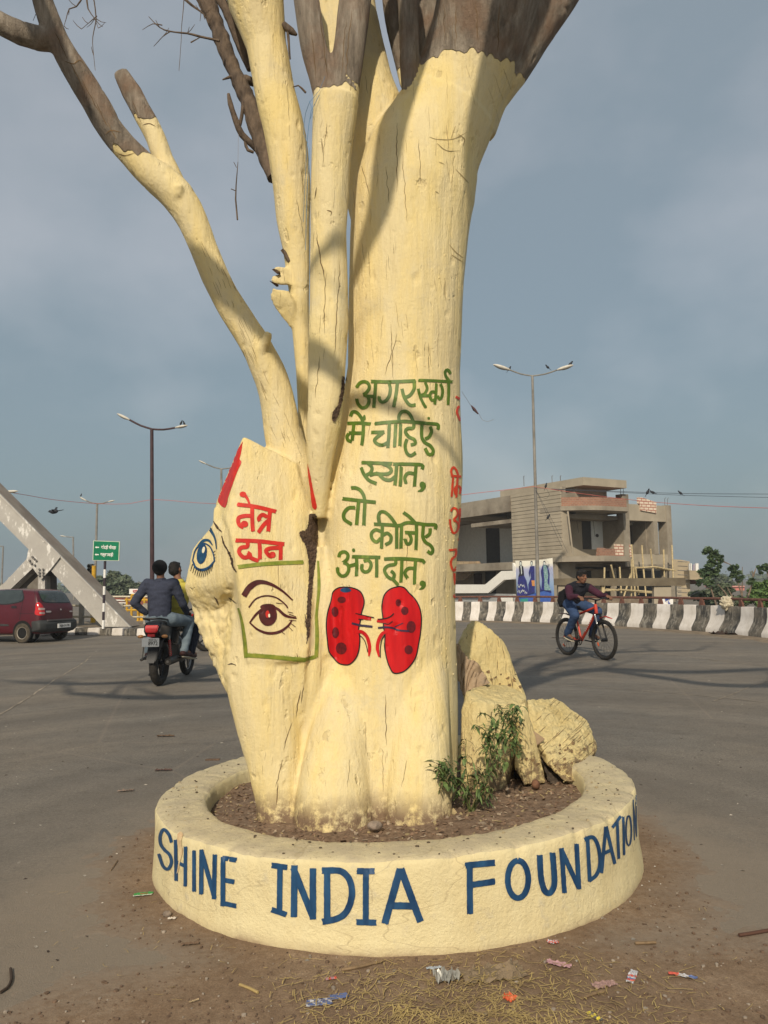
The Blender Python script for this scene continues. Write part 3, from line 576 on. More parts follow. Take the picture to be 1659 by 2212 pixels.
word('painted_word', [T2((1370,832),(1485,820)), T2((1450,835),(1440,895),(1400,930),(1390,990),(1420,1060),(1450,1020)), T2((1480,700),(1484,900),(1474,1050)), T2((1428,1085),(1432,1170),(1448,1218),(1465,1150))], 4.8, ORANGEP, dots=[(T2((1430,1340))[0], 3, 4)])
# green frame
word('painted_frame', [(TN((530,1302),(760,1276),(1078,1262)), 8.5), (TN((535,1650),(565,1760),(585,1900),(600,2065)), [4, 6, 8, 8]), (TN((600,2045),(800,2058),(1000,2078),(1095,2085)), 9), (TN((1090,2085),(1190,2055)), 8), (TN((1190,2060),(1196,1880),(1192,1700),(1212,1480),(1205,1250)), [8, 8, 6, 7, 4])], 8, OLIVEP, 'olive green painted frame round the eye')
br = []
for x in range(610, 1090, 9): y = 2045 + (x - 610) * .075; br.append((TN((x, y), (x + random.uniform(-4, 4), y - random.uniform(8, 26))), 1.0))
word('brush_hairs', br, 1, OLIVEP)['kind'] = 'stuff'
# brown eye
mb = MB(); PT.ellipse(mb, TN((783,1708))[0], 19.5, 23, .0034); PT.ellipse(mb, TN((783,1640))[0], 17, 7, .0034)
eye = mb.build('painted_iris', MAROON, tree, smooth=False, fix=False)
word('painted_eyebrow', [(TN((580,1545),(630,1472),(705,1430),(800,1445),(900,1502),(990,1582)), [12, 13, 9, 6, 4.5, 3]), (TN((622,1642),(680,1572),(765,1545),(855,1562),(930,1620),(948,1650)), 3)], 8, MAROON)
word('painted_eyelid', [(TN((630,1770),(695,1690),(780,1640),(860,1655),(930,1712),(1022,1735)), [3, 5, 7, 6, 6, 3]), (TN((630,1770),(700,1830),(790,1860),(880,1848),(950,1800),(985,1750)), [3, 4.5, 5.5, 6, 5, 3]),
  (TN((960,1700),(1020,1722)), 1.6), (TN((950,1680),(990,1690)), 1.4), (TN((960,1750),(1022,1756)), 1.4), (TN((970,1775),(1015,1808)), 1.4), (TN((950,1800),(990,1840)), 1.3), (TN((900,1850),(925,1870)), 1.3), (TN((850,1605),(905,1612)), 1.2)], 4, MAROON)
mb = MB(); PT.ellipse(mb, TN((778,1700))[0], 4.2, 8, .0042); mb.build('painted_highlight', REDP, tree, smooth=False, fix=False)
mb = MB(); PT.ellipse(mb, TN((793,1712))[0], 2.2, 4, .0046); mb.build('painted_highlight', WHITEP, tree, smooth=False, fix=False)
# blue eye on the left facet
mb = MB(); PT.ellipse(mb, TN((228,1192))[0], 10.5, 22, .0034, rot=.18); mb.build('painted_iris', NAVY, tree, smooth=False, fix=False)
mb = MB(); PT.ellipse(mb, TN((222,1205))[0], 7, 15, .0040, rot=.18); mb.build('painted_iris', BLUEP, tree, smooth=False, fix=False)
mb = MB(); PT.ellipse(mb, TN((243,1158))[0], 3, 7, .0046, rot=.2); mb.build('painted_highlight', WHITEP, tree, smooth=False, fix=False)
word('painted_eyelid', [(TN((150,1245),(175,1158),(232,1105),(290,1125),(322,1185),(335,1245)), [2.5, 3, 4, 3, 3, 2.5]), (TN((150,1245),(178,1308),(232,1326),(292,1302),(335,1248)), [3, 5, 6, 5.5, 3])], 4, NAVY)
word('painted_eyebrow', [(TN((195,1125),(238,1082),(285,1078),(318,1118)), [3, 6, 5, 2]), (TN((222,1065),(255,1005),(300,965)), [2, 7, 8]), (TN((300,985),(338,1060),(352,1150)), [7, 4, 2])], 5, BLUEP)
word('painted_lashes', [(TN((150 + i * 17, 1262 + 62 * math.sin((i + 1) * .26)), (132 + i * 17.5, 1318 + 74 * math.sin((i + 1) * .26))), [2.0, .7]) for i in range(11)] + [(TN((325, 1180 + 28 * i), (342, 1165 + 28 * i)), 1.2) for i in range(4)], 1.5, BLACKP)['kind'] = 'stuff'
mb = MB(); PT.fill(mb, TN((572,245),(545,290),(500,350),(455,450),(405,600),(368,720),(372,765),(425,800),(455,700),(490,600),(525,500),(560,420),(545,392),(560,330)), .0028); mb.build('painted_stripe', REDP, tree, smooth=False, fix=False, label='red painted stripe on the left edge of the stump')
mb = MB(); PT.fill(mb, TN((1118,430),(1122,520),(1140,650),(1160,800),(1196,800),(1165,650),(1140,520)), .0028); mb.build('painted_stripe', REDP, tree, smooth=False, fix=False)
# kidneys
kl = TK((350,270),(450,282),(530,322),(568,400),(568,470),(545,550),(532,640),(512,735),(522,800),(525,880),(512,980),(480,1060),(425,1118),(370,1132),(290,1112),(220,1040),(180,980),(163,850),(152,700),(165,560),(205,420),(228,330),(285,282))
kr = TK((960,262),(1015,280),(1070,340),(1130,400),(1180,490),(1202,600),(1196,750),(1172,900),(1142,1040),(1080,1140),(1000,1208),(900,1222),(850,1150),(818,1050),(800,930),(802,800),(788,720),(778,600),(768,520),(775,430),(800,350),(865,290))
for nm, kp, spots, blots in (('left', kl, [((325,412),9,7),((250,545),8,11),((255,775),8,12),((320,950),12,13)], [((370,305),12,5)]), ('right', kr, [((948,445),6,8),((1020,535),8,9),((1090,712),10,13),((1062,965),9,10)], [])):
    mb = MB(); PT.fill(mb, kp, .0026); mb.build('painted_kidney', REDK, tree, smooth=False, fix=False, label='red painted kidney, the %s one of two on the trunk' % nm)
    word('kidney_outline', [(kp + [kp[0]], 2.6)], 2.6, BLACKP, off=.0036)
    for c, rx, ry in spots: mb = MB(); PT.ellipse(mb, TK(c)[0], rx, ry, .0040); mb.build('kidney_spot', mat('kidney_spot_paint', (.15, .008, .012), .5, c2=(.06, .006, .012), scale=60), tree, smooth=False, fix=False)
    if blots:
        mb = MB()
        for c, rx, ry in blots: PT.ellipse(mb, TK(c)[0], rx, ry, .0042)
        mb.build('kidney_spot', NAVY, tree, smooth=False, fix=False)
word('painted_vessel', [(TK((510,600),(650,622)), 7.5), (TK((715,640),(800,648),(880,640)), [8, 8, 4]), (TK((470,772),(540,765),(600,815),(628,900),(632,960),(625,1035)), [7, 7.5, 7.5, 7.5, 7, 3]), (TK((830,760),(775,785),(735,850),(718,940),(735,1040)), [7, 7.5, 7.5, 7.5, 3])], 8, REDK, off=.0042)
word('painted_vessel', [(TK((440,672),(540,695),(660,708)), 4.4), (TK((725,722),(800,715),(880,722),(950,748),(1065,760)), 4), (TK((905,712),(1000,670)), 2)], 4, mat('indigo_brush_paint', (.045, .03, .07), .5, scale=30, c2=(.02, .015, .04)), off=.0048)
word('painted_outline', [(TK((480,562),(560,582),(680,608)), 2), (TK((725,628),(800,620),(860,598),(900,562)), 2.4), (TK((510,628),(560,628)), 1.6), (TK((790,672),(840,680),(885,650)), 1.8), (TK((515,795),(570,850),(600,930),(612,990)), 1.8), (TK((800,800),(765,860),(750,960),(750,1050)), 2)], 2, BLACKP, off=.0054)
# cracks in the painted wood
cr = MB()
def crack(x, y, ln, w, sl, wig=1.0):
    pts = []; s_ = random.random() * 50; n = max(3, int(ln / 8))
    for i in range(n + 1): pts.append((x + sl * ln * i / n + wig * 3.0 * noise.noise(Vector((i * .55, s_, 0))) + wig * 1.2 * noise.noise(Vector((i * 2.1, s_, 5))), y + ln * i / n))
    PT.stroke(cr, pts, [.25, w, w * .8, w, .25], .0016, step=5, jit=.6, ends=False)
for a in [(683,500,110,2.2,.16),(704,590,130,1.6,-.03),(690,770,90,1.3,-.1),(735,560,210,1.5,-.06),(706,270,90,1.0,-.1),(858,265,150,1.5,.0),(868,330,150,1.2,.08),(905,300,100,1.2,.05),(833,360,80,1,.1),(780,350,70,1.2,.25),(795,540,60,.9,.1),(845,700,120,1.2,.03),(858,720,90,1.2,-.3),(925,740,70,1.2,.03),(820,1100,60,.9,.1),(880,1160,70,.9,-.05),(600,1220,50,.8,.05),(640,430,90,1.1,.2),(650,360,60,1,.1),(620,170,90,.8,.05),(980,330,80,.9,-.05),(960,600,50,.9,.05),
          (648,1490,60,2.2,-.15),(632,1560,60,1.6,-.35),(610,1640,60,1.8,-.25),(600,1690,50,2.2,-.05),(832,1500,110,1.6,.02),(826,1620,90,1.0,.02),(880,1640,60,1,-.2),(756,1640,60,1,-.1),(642,1410,25,2.0,.1),(655,1480,40,1.8,-.1),(790,1560,70,1,.0)]:
    crack(*a)
for i in range(120):
    x = random.uniform(585, 1090); y = random.uniform(10, 1000)
    crack(x, y, random.uniform(12, 55), random.uniform(.3, .6), random.uniform(-.12, .18) + (.25 if y < 350 and x > 1000 else 0), .7)
for i in range(36): crack(random.uniform(520, 975), random.uniform(1180, 1740), random.uniform(8, 30), random.uniform(.3, .55), random.uniform(-.1, .15), .6)
for i in range(50):
    t_ = random.random(); crack(440 + 180 * t_ + random.uniform(-22, 22), 520 + 440 * t_ ** 1.1, random.uniform(12, 36), .6, .42, .6)
for a in [(118,70,60,1.4,.5),(150,130,70,1.6,.5),(175,170,80,1.4,.55),(205,215,60,1.5,.5),(232,262,40,1.4,.5),(250,170,60,1.2,.4),(285,215,50,1.2,.4),(690,20,150,1.6,.12),(672,60,110,1.4,.1),(760,20,150,1.4,-.1),(748,40,120,1.2,-.08),(985,5,90,1.4,0),(1030,5,90,1.5,.02),(1080,5,110,1.5,-.05),(960,10,80,1.2,0)]: crack(*a)
cr2 = MB()
for pts in ([(140,132),(158,138),(172,130),(184,142)], [(228,290),(240,282),(262,286)], [(252,330),(270,336),(292,330)], [(308,270),(322,267),(336,273)], [(928,296),(945,301),(979,300),(1009,285)], [(944,310),(964,325),(994,326)], [(964,270),(969,320)], [(984,272),(974,300)], [(990,290),(1003,300),(1000,315)], [(984,365),(1012,395)], [(970,528),(985,545),(1002,558)], [(975,550),(1000,566)], [(948,350),(960,355)], [(940,413),(948,418)], [(706,454),(716,458),(714,466)], [(684,405),(680,430)], [(695,300),(697,330)]): PT.stroke(cr2 if pts[0][0] > 900 else cr, pts, [.6, 2.0, 1.6, .5], .0020, step=3, jit=.8, ends=False)
cr2.build('scar_line', mat('scar_shade', (.42, .32, .15), .9, var=.3), tree, smooth=False, fix=False, kind='stuff')
cr.build('bark_crack', mat('crack_dark', (.16, .10, .045), .9, var=.3), tree, smooth=False, fix=False, kind='stuff')
# pock marks and plaster blobs on the paint
bl = MB()
for i in range(110):
    x, y = (random.gauss(955, 25), random.uniform(440, 1500)) if i < 60 else (random.uniform(640, 980), random.uniform(1000, 1740))
    h = PT.hit(x, y, 0)
    if h and h.y < 4.6: bl.ell(h, (random.uniform(.002, .006), .003, random.uniform(.002, .008)), 6)
bl.build('paint_blobs', TRUNKM, tree, kind='stuff', fix=False)
# bare bark in the two clefts
CLB = mat('dark_cleft_bark', (.13, .085, .055), .95, scale=60, c2=(.035, .022, .016), bump=.8, bscale=90)
for poly in (TN((1130,862),(1160,850),(1195,870),(1203,1000),(1192,1200),(1165,1400),(1150,1560),(1142,1700),(1128,1860),(1108,1790),(1112,1600),(1125,1400),(1122,1250),(1100,1130),(1062,1060),(1052,1012),(1110,975)), T1((192,292),(240,300),(222,380),(205,480),(190,560),(160,680),(112,790),(75,770),(90,680),(140,600),(172,450))):
    mb = MB(); PT.fill(mb, poly, .004, 1.6, 2.2)
    for v_ in mb.v: v_ += Vector((0, -abs(noise.noise(v_ * 60)) * .010, noise.noise(v_ * 40) * .003))
    mb.build('bare_bark', CLB, tree, smooth=False, fix=False, label='bare dark bark in a cleft of the painted trunk')
mb = MB()
for pts, w_ in ((TN((325,915),(350,960),(395,1008)), [2, 5, 2]), (TN((395,1040),(415,1110),(450,1170),(478,1240),(490,1300),(520,1345)), [2, 4, 3.4, 5, 5, 2]), (TN((330,1555),(350,1580),(365,1620)), [1, 4, 1]), (TN((455,1560),(480,1580),(520,1610)), [1, 3, 1]), (TN((445,2125),(480,2118),(515,2130)), [1, 2.5, 1]), (TN((1095,1700),(1105,1780),(1120,1850),(1108,1950)), [1, 4, 5, 1])):
    mb = MB(); PT.stroke(mb, pts, w_, .003, step=1.6, jit=1.0, ends=False); mb.build('bare_bark', CLB, tree, smooth=False, fix=False)
for h in ([(587,582,4.44),(599,592,4.44),(606,592,4.46),(604,586,4.44),(592,580,4.44),(604,592,4.5)], [(581,606,4.44),(597,612,4.44),(603,618,4.45),(598,620,4.46),(588,612,4.45),(600,614,4.5)], [(606,541,4.5),(612,536,4.5),(619,556,4.5),(614,552,4.5),(616,545,4.56)]):
    MB().hull(PP(h)).build('splinter', CLB, tree, smooth=False)
# unpainted side limbs and twigs
def limb(pts, name='branch', n=9, m=None, label=None):
    d = crom(PP([p[:3] for p in pts]), .03); cum = np.interp(np.linspace(0, 1, len(d)), np.linspace(0, 1, len(pts)), [RP(p[3], *p[:3]) for p in pts])
    mb = MB(); mb.tube([q + Vector((noise.noise(q * 9) * .004, 0, noise.noise(q * 8 + Vector((3, 3, 3))) * .004)) for q in d], [r_ * (1 + .22 * noise.noise(q * 20)) for r_, q in zip(cum, d)], n)
    return mb.build(name, m or BARKM, tree, label=label)
limb([(428,-60,4.9,19),(446,0,4.9,18),(470,60,4.88,17),(492,120,4.85,16),(518,180,4.82,18),(545,240,4.8,20),(568,320,4.78,18),(590,385,4.7,14)], label='dark unpainted limb behind the left stem')
limb([(470,-10,4.8,9),(492,25,4.8,12),(510,70,4.82,12),(528,115,4.84,11),(540,150,4.84,8)])
limb([(481,172,4.8,1.5),(497,166,4.8,5),(520,168,4.82,9),(550,178,4.85,9)])
limb([(493,203,4.75,3),(498,225,4.75,6),(510,262,4.77,6.5),(522,290,4.78,7),(545,312,4.8,8),(566,330,4.82,8),(575,345,4.83,7)])
limb([(527,212,4.78,4),(524,240,4.78,4),(518,270,4.78,4)])
limb([(528,305,4.76,2),(536,325,4.76,4),(548,330,4.77,3)])
limb([(640,75,4.5,3),(622,62,4.5,9),(612,52,4.5,6)]); limb([(622,70,4.5,3),(624,95,4.5,2.5),(627,128,4.5,2)]); limb([(632,188,4.5,1),(645,185,4.5,2),(660,200,4.5,2.5)])
limb([(613,540,4.5,2),(618,552,4.5,5),(626,566,4.5,4)])
def twig(pts, w=2.2, Y=4.6, kids=0):
    p3 = [(x, y, Y, max(.55, w * (1 - .75 * i / (len(pts) - 1)))) for i, (x, y) in enumerate(pts)]; limb(p3, 'twig', 5)
    for k in range(kids):
        i = random.randint(1, len(pts) - 1); x, y = pts[i]; a = random.uniform(-2.6, -.5) if random.random() < .6 else random.uniform(.3, 2.8); l_ = random.uniform(10, 26)
        limb([(x, y, Y, .9), (x + l_ * .5 * math.cos(a), y + l_ * .5 * math.sin(a) + 2, Y, .8), (x + l_ * math.cos(a), y + l_ * math.sin(a), Y, .5)], 'twig', 4)
twig([(474,88),(455,84),(430,79),(405,72),(368,68),(345,60),(322,36)], 3, 4.7, 4); twig([(368,68),(350,80),(332,100)], 1.4, 4.7, 1); twig([(412,92),(430,82),(440,78)], 1.6, 4.7); twig([(350,55),(330,52),(308,64)], 1.3, 4.7)
twig([(180,-10),(165,15),(150,20),(138,55)], 2, 4.1, 3); twig([(186,-10),(190,20),(205,40),(212,60)], 2.2, 4.1, 3); twig([(200,-10),(206,20),(208,40),(200,80),(202,120),(206,152)], 1.6, 4.1, 2); twig([(210,34),(190,50),(176,62)], 1.3, 4.1, 2)
twig([(398,-10),(394,40),(391,100),(387,152)], 1.0, 4.7); twig([(395,-5),(412,10),(440,30),(450,50)], 3.6, 4.8, 4); twig([(425,0),(435,20),(432,45)], 1.6, 4.8)
twig([(82,-5),(80,25),(72,45)], 1.2, 4.0, 1)
# limbs and crown above the frame (they throw the shadows on the road)
random.seed(21)
def grow(p, d, r_, ln, depth):
    pts = [p]; rr = [r_]; q = p.copy(); dd = d.copy()
    for i in range(5):
        dd = (dd + Vector((random.uniform(-.22, .22), random.uniform(-.22, .22), random.uniform(-.06, .16)))).normalized(); q = q + dd * ln / 5; pts.append(q.copy()); rr.append(r_ * (1 - .11 * (i + 1)))
    mb = MB(); mb.tube(pts, rr, 8 if r_ > .03 else 5); mb.build('branch', BARKM, tree)
    if depth:
        for k in range(2 if depth > 1 else 3):
            nd = (dd + Vector((random.uniform(-.8, .8), random.uniform(-.8, .8), random.uniform(-.3, .5)))).normalized(); grow(pts[-1] if k else pts[-2], nd, rr[-1] * random.uniform(.6, .85), ln * random.uniform(.6, .9), depth - 1)
for (x, y, Y, h, dx, dy, dz, ln, dp) in [(1078,-105,4.2,98,.25,-.25,1,1.6,4),(1245,-78,4.42,44,.9,-.1,.9,1.5,4),(938,-78,4.72,46,.1,.5,1,1.5,3),(712,-98,4.78,82,-.2,.5,1,1.8,4),(650,-98,4.12,27,-.3,-.4,1,1.2,3),(785,-98,4.2,33,.1,-.5,1,1.3,3),(530,-98,4.55,62,-.5,.1,1,1.8,4),(72,-88,3.96,18,-.5,-.1,.9,1.2,3),(-130,-38,3.86,19,-.9,-.2,.5,1.3,3),(880,-98,4.22,21,0,-.2,1,.9,2),(428,-58,4.9,18,-.4,.4,1,1.2,3)]:
    grow(P(x, y, Y), Vector((dx, dy, dz)).normalized(), RP(h, x, y, Y), ln, dp)
for pts in ([(.55,4.2,5.2,.12),(.35,3.7,5.5,.115),(.05,3.0,5.55,.105),(-.22,2.35,5.3,.10),(-.42,1.7,5.2,.08),(-.7,1.0,5.4,.05)], [(.9,4.2,5.3,.08),(.8,3.4,5.5,.09),(.45,2.7,5.45,.08),(.2,2.2,5.05,.075),(.3,1.6,5.0,.05)], [(-2.05,3.9,5.0,.05),(-2.15,3.1,5.5,.055),(-2.0,2.3,5.35,.075),(-1.75,1.9,5.0,.08),(-1.2,1.6,4.75,.09),(-.85,1.35,4.5,.07),(-.6,.9,4.6,.04)], [(-1.75,1.9,5.0,.05),(-1.95,1.4,4.7,.05),(-2.4,1.0,4.6,.03)]):  # unseen limbs added toward the camera to shade the upper trunk
    d = crom([p_[:3] for p_ in pts], .1); MB().tube(d, list(np.interp(np.linspace(0, 1, len(d)), np.linspace(0, 1, len(pts)), [p_[3] for p_ in pts])), 10).build('branch', BARKM, tree)
    grow(Vector(pts[-1][:3]), (Vector(pts[-1][:3]) - Vector(pts[-2][:3])).normalized(), pts[-1][3] * .9, .7, 2)
for pts in ([(-2.35,3.9,4.95,.08),(-3.2,4.2,5.35,.08),(-4.5,4.0,5.6,.07),(-6.0,3.6,5.7,.05),(-7.2,3.5,6.0,.03)], [(-2.3,3.9,4.9,.07),(-3.0,4.0,4.45,.07),(-4.2,4.2,4.2,.06),(-5.5,4.3,4.5,.04)], [(-1.6,4.2,5.8,.06),(-2.8,4.6,6.1,.06),(-4.0,5.0,6.0,.045),(-5.2,5.2,6.4,.03)],
            [(1.15,4.3,5.3,.09),(2.0,4.4,5.7,.085),(3.3,4.3,5.4,.075),(4.8,4.0,5.8,.055),(6.2,4.0,5.7,.03)], [(2.0,4.4,5.7,.07),(2.7,4.3,5.0,.07),(3.4,4.2,4.4,.065),(4.8,4.3,4.3,.05),(6.0,4.0,4.8,.03)], [(1.0,4.4,6.2,.08),(2.0,5.0,7.0,.07),(3.2,5.3,7.2,.05),(4.4,5.6,7.0,.03)]):  # more unseen limbs, added for branch shadows across the road
    d = crom([p_[:3] for p_ in pts], .1); MB().tube(d, list(np.interp(np.linspace(0, 1, len(d)), np.linspace(0, 1, len(pts)), [p_[3] * 1.75 for p_ in pts])), 8).build('branch', BARKM, tree)
    for e_ in (-1, len(d) // 2, len(d) * 3 // 4): grow(d[e_], (d[e_] - d[e_ - 1 if e_ == -1 else e_ - 1] + Vector((random.uniform(-.06, .06), random.uniform(-.08, .08), random.uniform(0, .08)))).normalized(), .05, 1.0, 2)
random.seed(5)
# thread with a dead twig hanging in the air from the dark limb
ht = thing('hanging_twig', 'small dead twig hanging on a thin thread left of the tree stems', 'twig', P(512, 475, 4.7))
MB().tube(PP([(515,290,4.72),(514,350,4.7)]), .0012, 4).build('thread', mat('thread', (.3, .3, .33)), ht)
MB().tube(PP([(514,350,4.7),(510,400,4.7),(509,430,4.7),(513,475,4.7)]), [.002, .004, .005, .005], 6).tube(PP([(511,362,4.7),(505,350,4.7)]), .002, 5).tube(PP([(509,412,4.7),(499,408,4.7)]), .003, 5).build('stick', BARKM, ht)
# blue twine tied at the fork
tw = thing('blue_twine', 'thin blue twine tied at the fork of the middle stem and hanging down', 'string', P(666, 225, 4.0))
for pts in ([(702,165,4.0),(690,195,4.02),(668,222,4.04),(660,245,4.1),(656,290,4.15),(668,320,4.08),(664,400,4.08),(660,540,4.1)], [(690,205,4.02),(672,240,4.03),(664,300,4.05),(662,330,4.1),(655,480,4.2)], [(668,218,4.03),(676,240,4.02),(668,262,4.05)]):
    MB().tube(crom(PP(pts), .05), .0014, 4).build('strand', mat('blue_twine', (.10, .22, .36), .7), tw)
# cord dangling from the right side of the trunk
dc = thing('dangling_cord', 'thin grey cord with a knotted rag hanging off the right side of the trunk', 'string', P(1020, 885, 4.5))
MB().tube(crom(PP([(997,845,4.45),(1010,865,4.5),(1020,880,4.55),(1035,895,4.6),(1042,907,4.62),(1052,911,4.62),(1066,906,4.62)]), .02), .0012, 4).build('cord', mat('grey_cord', (.25, .24, .24)), dc)
MB().tube(PP([(1018,876,4.54),(1024,884,4.56),(1033,894,4.58)]), [.003, .010, .004], 6).build('knot', mat('knot_rag', (.16, .10, .11)), dc)
# blue capital letters on the planter
PR = Painter(ringwall, ringt)
def arcpts(c, rx, ry, a0, a1, n=9): return [(c[0] + rx * math.cos(R(a0 + (a1 - a0) * i / n)), c[1] - ry * math.sin(R(a0 + (a1 - a0) * i / n))) for i in range(n + 1)]
LET = [('S', [TL((1140,1440),(1122,1388),(1088,1358),(1066,1395),(1068,1450),(1095,1492),(1128,1525),(1140,1575),(1118,1618),(1085,1600),(1056,1520))], 7),
 ('H', [TR((86,712),(88,848)), TR((119,735),(118,866)), TR((90,786),(118,800))], 7.5), ('I', [TR((147,748),(147,884))], 8), ('N', [TR((172,745),(171,893)), TR((172,750),(215,904)), TR((216,762),(213,910))], 9.5),
 ('E', [TR((243,770),(243,932)), TR((240,773),(287,780)), TR((242,845),(280,852)), TR((240,922),(287,932))], 10.5), ('I', [TR((432,798),(430,955)), TR((404,797),(455,804)), TR((405,944),(452,960))], 12),
 ('N', [TR((480,798),(478,968)), TR((476,805),(542,972)), TR((541,806),(541,976))], 14), ('D', [TR((588,808),(588,982)), TR((572,814),(632,816),(662,845),(670,895),(655,945),(625,972),(572,984))], 14),
 ('I', [TR((716,812),(716,985)), TR((687,816),(744,817)), TR((685,985),(750,987))], 13), ('A', [TR((830,808),(779,990)), TR((832,808),(897,984)), TR((798,930),(872,932))], 15.5),
 ('F', [TR((1060,788),(1061,958)), TR((1046,797),(1144,788)), TR((1064,862),(1143,850))], 13.5), ('O', [TR(*arcpts((1220,843), 34, 62, 90, 450, 16))], 12.5), ('U', [TR((1292,762),(1296,835),(1308,880),(1326,888),(1340,860),(1338,800),(1334,755))], 13),
 ('N', [TR((1364,740),(1374,888)), TR((1362,742),(1422,872)), TR((1414,726),(1422,876))], 10.5), ('D', [TR((1450,700),(1458,850)), TR((1440,712),(1468,704),(1486,735),(1492,790),(1480,828),(1456,848))], 8.5),
 ('A', [TR((1511,668),(1497,822)), TR((1512,668),(1541,792)), TR((1502,758),(1532,745))], 7.5), ('T', [TR((1533,672),(1562,634)), TR((1549,655),(1554,775))], 6.5), ('I', [TR((1569,636),(1572,762))], 5.5),
 ('O', [TR(*arcpts((1587,682), 9, 50, 90, 450, 14))], 3.8), ('N', [TR((1602,580),(1606,714)), TR((1602,590),(1613,700)), TR((1611,565),(1613,702))], 2.6)]
for ch, st, w in LET: word('painted_letter', [(s_, w) for s_ in st], w, NAVY, painter=PR, off=.0035)
mb = MB(); PR.fill(mb, TL((1180,1390),(1200,1375),(1216,1390),(1205,1440),(1215,1500),(1200,1560),(1184,1640),(1176,1650),(1190,1560),(1192,1500),(1180,1450)), .0045); mb.build('paint_stain', mat('red_brown_stain', (.54, .34, .19), .9, c2=(.68, .56, .32), scale=28), ringt, smooth=False, fix=False)
# ================================================================== BROKEN STUMPS, CLOTH, PLANT IN THE PLANTER
TS = crop(1650, 2450, .48222)
def b_stump(t, b):
    v = coord(t); at = N(t, 'ShaderNodeAttribute', attribute_name='cut'); a = nnoise(t, v, 5, 8, .65); g = nnoise(t, coord(t, (1, 1, .14)), 40, 8, .7); q = nnoise(t, v, 17, 10, .78)
    c = nramp(t, a, (.3, (.74, .58, .26)), (.7, (.84, .71, .38)))
    c = nmix(t, nramp(t, g, (.58, 0.0), (.70, .6)), c, (.50, .38, .17))
    low = N(t, 'ShaderNodeSeparateXYZ'); geo = N(t, 'ShaderNodeNewGeometry'); t.links.new(geo.outputs['Position'], low.inputs[0])
    lo = nramp(t, low.outputs[2], (.24, .20), (.62, 0.0)); w = nramp(t, nmath(t, 'ADD', q, lo), (.595, 0.0), (.68, .9))
    c = nmix(t, w, c, (.23, .16, .10))
    t.links.new(c, b.inputs['Base Color']); b.inputs['Roughness'].default_value = .85; b.inputs['Specular IOR Level'].default_value = .15
    nbump(t, b, nmath(t, 'ADD', g, q), .9, .03)
STUMPM = rampmat('painted_rough_wood', b_stump)
def PTS(l): return [P(*TS((x, y))[0], Y) for x, y, Y in l]
def sdisp(gx, gz, amp):
    def f(co, n):
        if gz > 8:
            u = co.x * .78 + co.z * .62; v = co.z * .78 - co.x * .62; return noise.noise(Vector((u * 2.5, v * 26, co.y * 12))) * .013 - abs(noise.noise(Vector((u * 4, v * 60, co.y * 20)))) * .016 + noise.noise(co * 7) * .008
        r_ = noise.noise(Vector((co.x * gx, co.y * gx, co.z * gz))); return r_ * amp + noise.noise(co * 38) * amp * .35 - abs(noise.noise(Vector((co.x * gx * 2.2, co.y * gx * 2, co.z * gz * .6)))) * amp * .8
    return f
mb = MB(); mb.hull(PTS([(500,62,5.35),(545,80,5.25),(650,140,5.2),(720,200,5.2),(762,245,5.25),(768,440,5.2),(800,540,5.2),(880,610,5.2),(945,700,5.2),(950,900,5.2),(440,900,5.1),(400,500,5.1),(382,240,5.2),(415,160,5.25),(470,150,5.3),(480,90,5.35),(500,120,5.5),(760,300,5.55),(900,700,5.6),(400,400,5.5)]))
mb.hull(PTS([(760,420,5.2),(880,600,5.15),(945,700,5.1),(900,1000,5.1),(700,1000,5.1),(700,500,5.3),(880,800,5.5)]))
organic('broken_stump', mb, .009, 1, STUMPM, None, sdisp(24, 3.0, .011), label='tall splintered yellow stump at the back, behind the draped cloth', cat='tree stump', group='broken stumps beside the tree')
mb = MB(); mb.hull(PTS([(442,650,4.62),(520,640,4.66),(620,590,5.0),(760,600,5.05),(900,650,5.0),(945,705,4.75),(900,745,4.66),(760,760,4.55),(620,745,4.5),(500,740,4.5),(420,760,4.55),(402,800,4.55),(432,1000,4.5),(425,1400,4.45),(400,1640,4.4),(560,1660,4.34),(730,1600,4.42),(752,1100,4.5),(900,900,4.7),(950,800,4.8),(900,1200,5.0),(450,1400,4.9)]))
mb.hull(PTS([(860,760,4.6),(935,740,4.62),(1000,960,4.66),(1040,1170,4.6),(1095,1330,4.55),(1105,1420,4.52),(930,1440,4.46),(850,1300,4.5),(905,1000,4.5),(900,900,4.9),(1000,1300,4.9)]))
organic('broken_stump', mb, .009, 1, STUMPM, None, sdisp(24, 3.0, .009), label='flat topped yellow stump with two leg like roots behind the green plant', cat='tree stump', group='broken stumps beside the tree')
mb = MB(); mb.hull(PTS([(945,725,4.85),(960,900,4.72),(1000,740,4.9),(1060,720,5.0),(1185,708,5.1),(1270,770,5.1),(1330,830,5.05),(1430,870,5.0),(1490,980,4.95),(1535,1110,4.9),(1500,1190,4.8),(1440,1290,4.62),(1390,1410,4.44),(1260,1410,4.42),(1150,1290,4.5),(1040,1170,4.66),(990,980,4.75),(1250,1000,4.72),(1400,1050,4.74),(1300,1250,5.2),(1480,1200,5.2),(1100,900,5.3)]))
organic('broken_stump', mb, .008, 1, STUMPM, None, sdisp(20, 12, .030), label='rough fallen yellow stump slab leaning over the planter soil at the right', cat='tree stump', group='broken stumps beside the tree')
STR3 = [o for o in bpy.data.objects if o.name.startswith('broken_stump')]; CRK = mat('stump_crack', (.26, .17, .08), .95, c2=(.10, .065, .035), scale=30); rk = random.Random(8)
